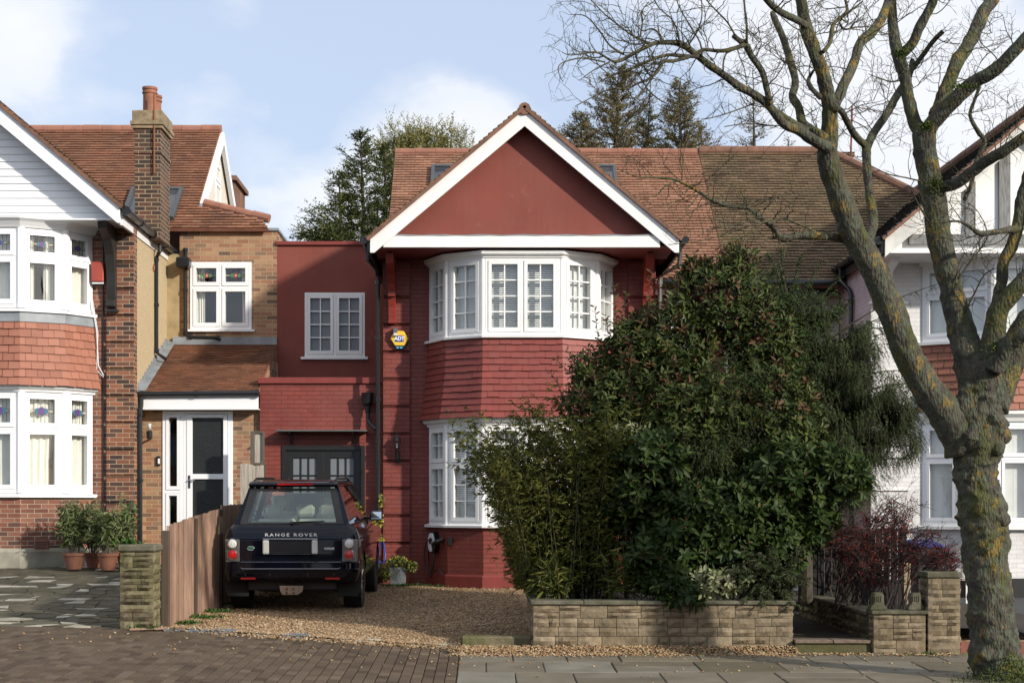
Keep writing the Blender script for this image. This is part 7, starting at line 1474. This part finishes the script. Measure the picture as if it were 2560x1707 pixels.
# procedural twigs
mb = MB(); cnt = 0
def twig(p, d, l, r, dep):
    global cnt
    if l < .035 or cnt > 15000: return
    n = max(2, int(l/.055)); pts = [p]; q = p
    for k in range(n):
        d = (d+Vector((random.gauss(0, .22), random.gauss(0, .22), random.gauss(.03, .20)))).normalized(); q = q+d*(l/n); pts.append(q)
    mb.tube(pts, [max(.0014, r*(1-.7*k/n)) for k in range(n+1)], 4 if r > .004 else 3, caps=False, rnd=.5); cnt += 1
    if dep > 0:
        for k in range(1, n+1):
            if random.random() < (.62 if dep > 1 else .75):
                s = Vector((random.gauss(0, 1), random.gauss(0, 1), random.gauss(.1, 1))); s = (s-d*s.dot(d)).normalized(); twig(pts[k], (d*.6+s*.9).normalized(), l*U(.28, .6), r*.62, dep-1)
for a, b, r in SEG:
    if r > .095 or b.z > 7.4: continue
    ln = (b-a).length; inpx = CX+K*a.x/a.y
    rate = (8.5 if r < .018 else 5.0 if r < .05 else 2.2)
    c = ln*rate; c = int(c)+(random.random() < c-int(c))
    for i in range(c):
        d = (b-a).normalized(); s = Vector((random.gauss(0, 1), random.gauss(0, 1), random.gauss(.25, 1))); s = (s-d*s.dot(d)).normalized(); p = a.lerp(b, U(0, 1))+s*r*.8
        twig(p, (s+d*.5).normalized(), U(.12, .42) if r < .012 else U(.2, .75), min(.0065, r*.7), 3 if random.random() < .45 else 2)
mb.build('twigs', 'bark_twig', T, fixn=False)
# moss cushions on forks and at the base
lp = []; ld = []
for (px, py, Y, sx, sz, n) in [(2150, 425, 16.35, 18, 14, 500), (2128, 290, 16.45, 12, 10, 300), (2068, 124, 16.6, 14, 8, 260), (2300, 800, 15.95, 22, 10, 300), (2215, 200, 16.2, 30, 5, 200)]:
    for i in range(n): q = P(px+random.gauss(0, sx*.6), py+random.gauss(0, sz*.6), Y-.05+U(-.03, .03)); lp.append(q); ld.append((U(-1, 1), U(-1, .2), U(-.4, 1)))
for i in range(2600):
    x = random.gauss(X(2325, 16.1), .22); y = 15.95+random.gauss(0, .25); rr = abs(x-X(2300, 16.2)); lp.append(Vector((x, y, pave(x, y)+max(0, .30-rr*.8)*U(0, 1)))); ld.append((U(-1, 1), U(-1, .5), U(.2, 1.2)))
n = len(lp); leaves('moss_cushion', np.array([tuple(q) for q in lp]), np.array(ld, dtype=float), rng.uniform(.015, .035, n), .012, 'moss', T, 6)
# ================================================================== OTHER SIDE OF THE STREET (unseen: houses added for reflections and less ambient light)
for i, (x, w_, lab) in enumerate(((-11, 9, 'unseen brick house across the street, added for reflections in the left bay window'), (1, 9, 'unseen brick house across the street, added for reflections in the car and centre bay'), (13, 9, 'unseen brick house across the street, added for reflections in the right bay window'))):
    o = thing('unseen_house', lab, 'house', (x, -15, 0), 'added houses across the street'); mb = MB(); mb.box(x-w_/2, x+w_/2, -23, -15, -.3, 5.4); mb.build('wall', 'dark_multi_brick', o)
    mb = MB(); mb.prism([(x-w_/2-.4, -14.5, 5.3), (x+w_/2+.4, -14.5, 5.3), (x+w_/2-1, -19, 8.4), (x-w_/2+1, -19, 8.4)], 0, (0, -.1, -.05)); mb.prism([(x-w_/2-.4, -23.5, 5.3), (x-w_/2+1, -19, 8.4), (x+w_/2-1, -19, 8.4), (x+w_/2+.4, -23.5, 5.3)], 0, (0, .1, -.05)); mb.build('roof', 'ridge_brown', o)
    for k in range(3):
        for z in (.9, 3.4): mb = MB(); a = x-3.2+k*2.6; mb.box(a, a+1.5, -15, -14.93, z, z+1.3); mb.build('window', 'frosted_grey', o)
for i, (x, y) in enumerate(((-5, -9), (6.5, -10))):
    o = thing('bare_tree', ['leafless street tree across the road, reflected in the left windows', 'leafless street tree across the road, reflected in the right windows'][i], 'tree', (x, y, -.3), 'street trees across the road'); mb = MB()
    mb.tube([(x, y, -.3), (x+.1, y, 1.5), (x, y, 3)], [.28, .22, .2], 10)
    for k in range(9): bare(mb, Vector((x, y, U(2.2, 3))), Vector((U(-.8, .8), U(-.8, .8), 1)).normalized(), U(1.8, 2.6), .09, 6)
    mb.build('trunk', 'bark_twig', o, fixn=False)
# ================================================================== SKY, SUN, CAMERA
EL, AZ = math.radians(22.5), math.radians(51)           # AZ: to the right of straight behind the viewer
wd = bpy.data.worlds.new('World'); SC.world = wd; wd.use_nodes = True; t = wd.node_tree; bg = t.nodes['Background']
sk = t.nodes.new('ShaderNodeTexSky'); sk.sky_type = 'NISHITA'; sk.sun_disc = False; sk.sun_elevation = EL
sun = Vector((math.sin(AZ)*math.cos(EL), -math.cos(AZ)*math.cos(EL), math.sin(EL)))
sk.sun_rotation = math.atan2(sun.x, sun.y); sk.altitude = 50; sk.air_density = 1.0; sk.dust_density = 1.2; sk.ozone_density = 2.2
tc = t.nodes.new('ShaderNodeTexCoord'); dv = tc.outputs['Generated']
mp = N(t, 'ShaderNodeMapping'); mp.inputs['Scale'].default_value = (1, 1, 1.8); L(t, dv, mp.inputs[0])
n1 = N(t, 'ShaderNodeTexNoise', i_Scale=5.5, i_Detail=7.0, i_Roughness=.52); L(t, mp.outputs[0], n1.inputs['Vector'])
def M2(op, a, b=None, c=None):
    n = N(t, 'ShaderNodeMath', operation=op)
    for i, v in enumerate((a, b, c)):
        if v is None: continue
        if hasattr(v, 'links'): L(t, v, n.inputs[i])
        else: n.inputs[i].default_value = v
    return n.outputs[0]
tot = M2('MULTIPLY_ADD', n1.outputs['Fac'], 1.6, -.80)
for px, py, rad, amp in ((1000, 360, .075, .42), (900, 480, .06, .20), (1090, 330, .04, .22), (60, 100, .06, .2), (2000, 200, .12, .36), (2250, 150, .13, .36), (1850, 120, .08, .22), (1450, 330, .05, -.10), (700, 500, .05, .12), (600, 120, .10, -.12), (640, 300, .06, -.16), (2420, 40, .05, -.3)):
    v = Vector(((px-CX)/K, 1, (CY-py)/K)).normalized(); ds = N(t, 'ShaderNodeVectorMath', operation='DISTANCE'); L(t, dv, ds.inputs[0]); ds.inputs[1].default_value = v
    mr_ = N(t, 'ShaderNodeMapRange', interpolation_type='SMOOTHSTEP'); L(t, ds.outputs['Value'], mr_.inputs[0]); mr_.inputs[1].default_value = rad*1.25; mr_.inputs[2].default_value = 0.; mr_.inputs[3].default_value = 0.; mr_.inputs[4].default_value = amp
    tot = M2('ADD', tot, mr_.outputs[0])
sp0 = N(t, 'ShaderNodeSeparateXYZ'); L(t, dv, sp0.inputs[0]); mz = N(t, 'ShaderNodeMapRange', interpolation_type='SMOOTHSTEP'); L(t, sp0.outputs['Z'], mz.inputs[0]); mz.inputs[1].default_value = .33; mz.inputs[2].default_value = .6; mz.inputs[4].default_value = .2; tot = M2('ADD', tot, mz.outputs[0])
cr = ramp(t, [(.02, 0.), (.13, .30), (.22, .80), (.42, 1.)]); L(t, tot, cr.inputs[0])
sp = N(t, 'ShaderNodeSeparateXYZ'); L(t, dv, sp.inputs[0])
cl = M2('MULTIPLY', cr.outputs[0], .85)
cloudc = mixc(t, n1.outputs['Fac'], CLOUD_A, CLOUD_B); veil = mixc(t, VEIL, sk.outputs[0], VEILC)
L(t, mixc(t, cl, veil, cloudc), bg.inputs[0]); bg.inputs[1].default_value = .114
sl_ = bpy.data.lights.new('sun', 'SUN'); sl_.energy = SUN_E; sl_.angle = math.radians(1.8); sl_.color = (1, .93, .82)
so = bpy.data.objects.new('sun', sl_); COL.objects.link(so); so.rotation_euler = sun.to_track_quat('Z', 'Y').to_euler(); so.location = (8, -10, 15)
cd = bpy.data.cameras.new('camera'); cam = bpy.data.objects.new('camera', cd); COL.objects.link(cam); SC.camera = cam
cam.location = (0, 0, H); cam.rotation_euler = (math.pi/2, 0, 0); cd.sensor_width = 36; cd.lens = 36*K/2352; cd.clip_end = 600; cd.clip_start = .1
cd.shift_x = (1176-CX)/2352; cd.shift_y = (CY-784)/2352
SC.view_settings.view_transform = 'Standard'; SC.view_settings.look = 'None'; SC.view_settings.gamma = 1; SC.view_settings.exposure = EXPO
SC.cycles.max_bounces = 6; SC.cycles.transparent_max_bounces = 12; SC.cycles.caustics_reflective = False; SC.cycles.caustics_refractive = False; SC.cycles.use_denoising = True
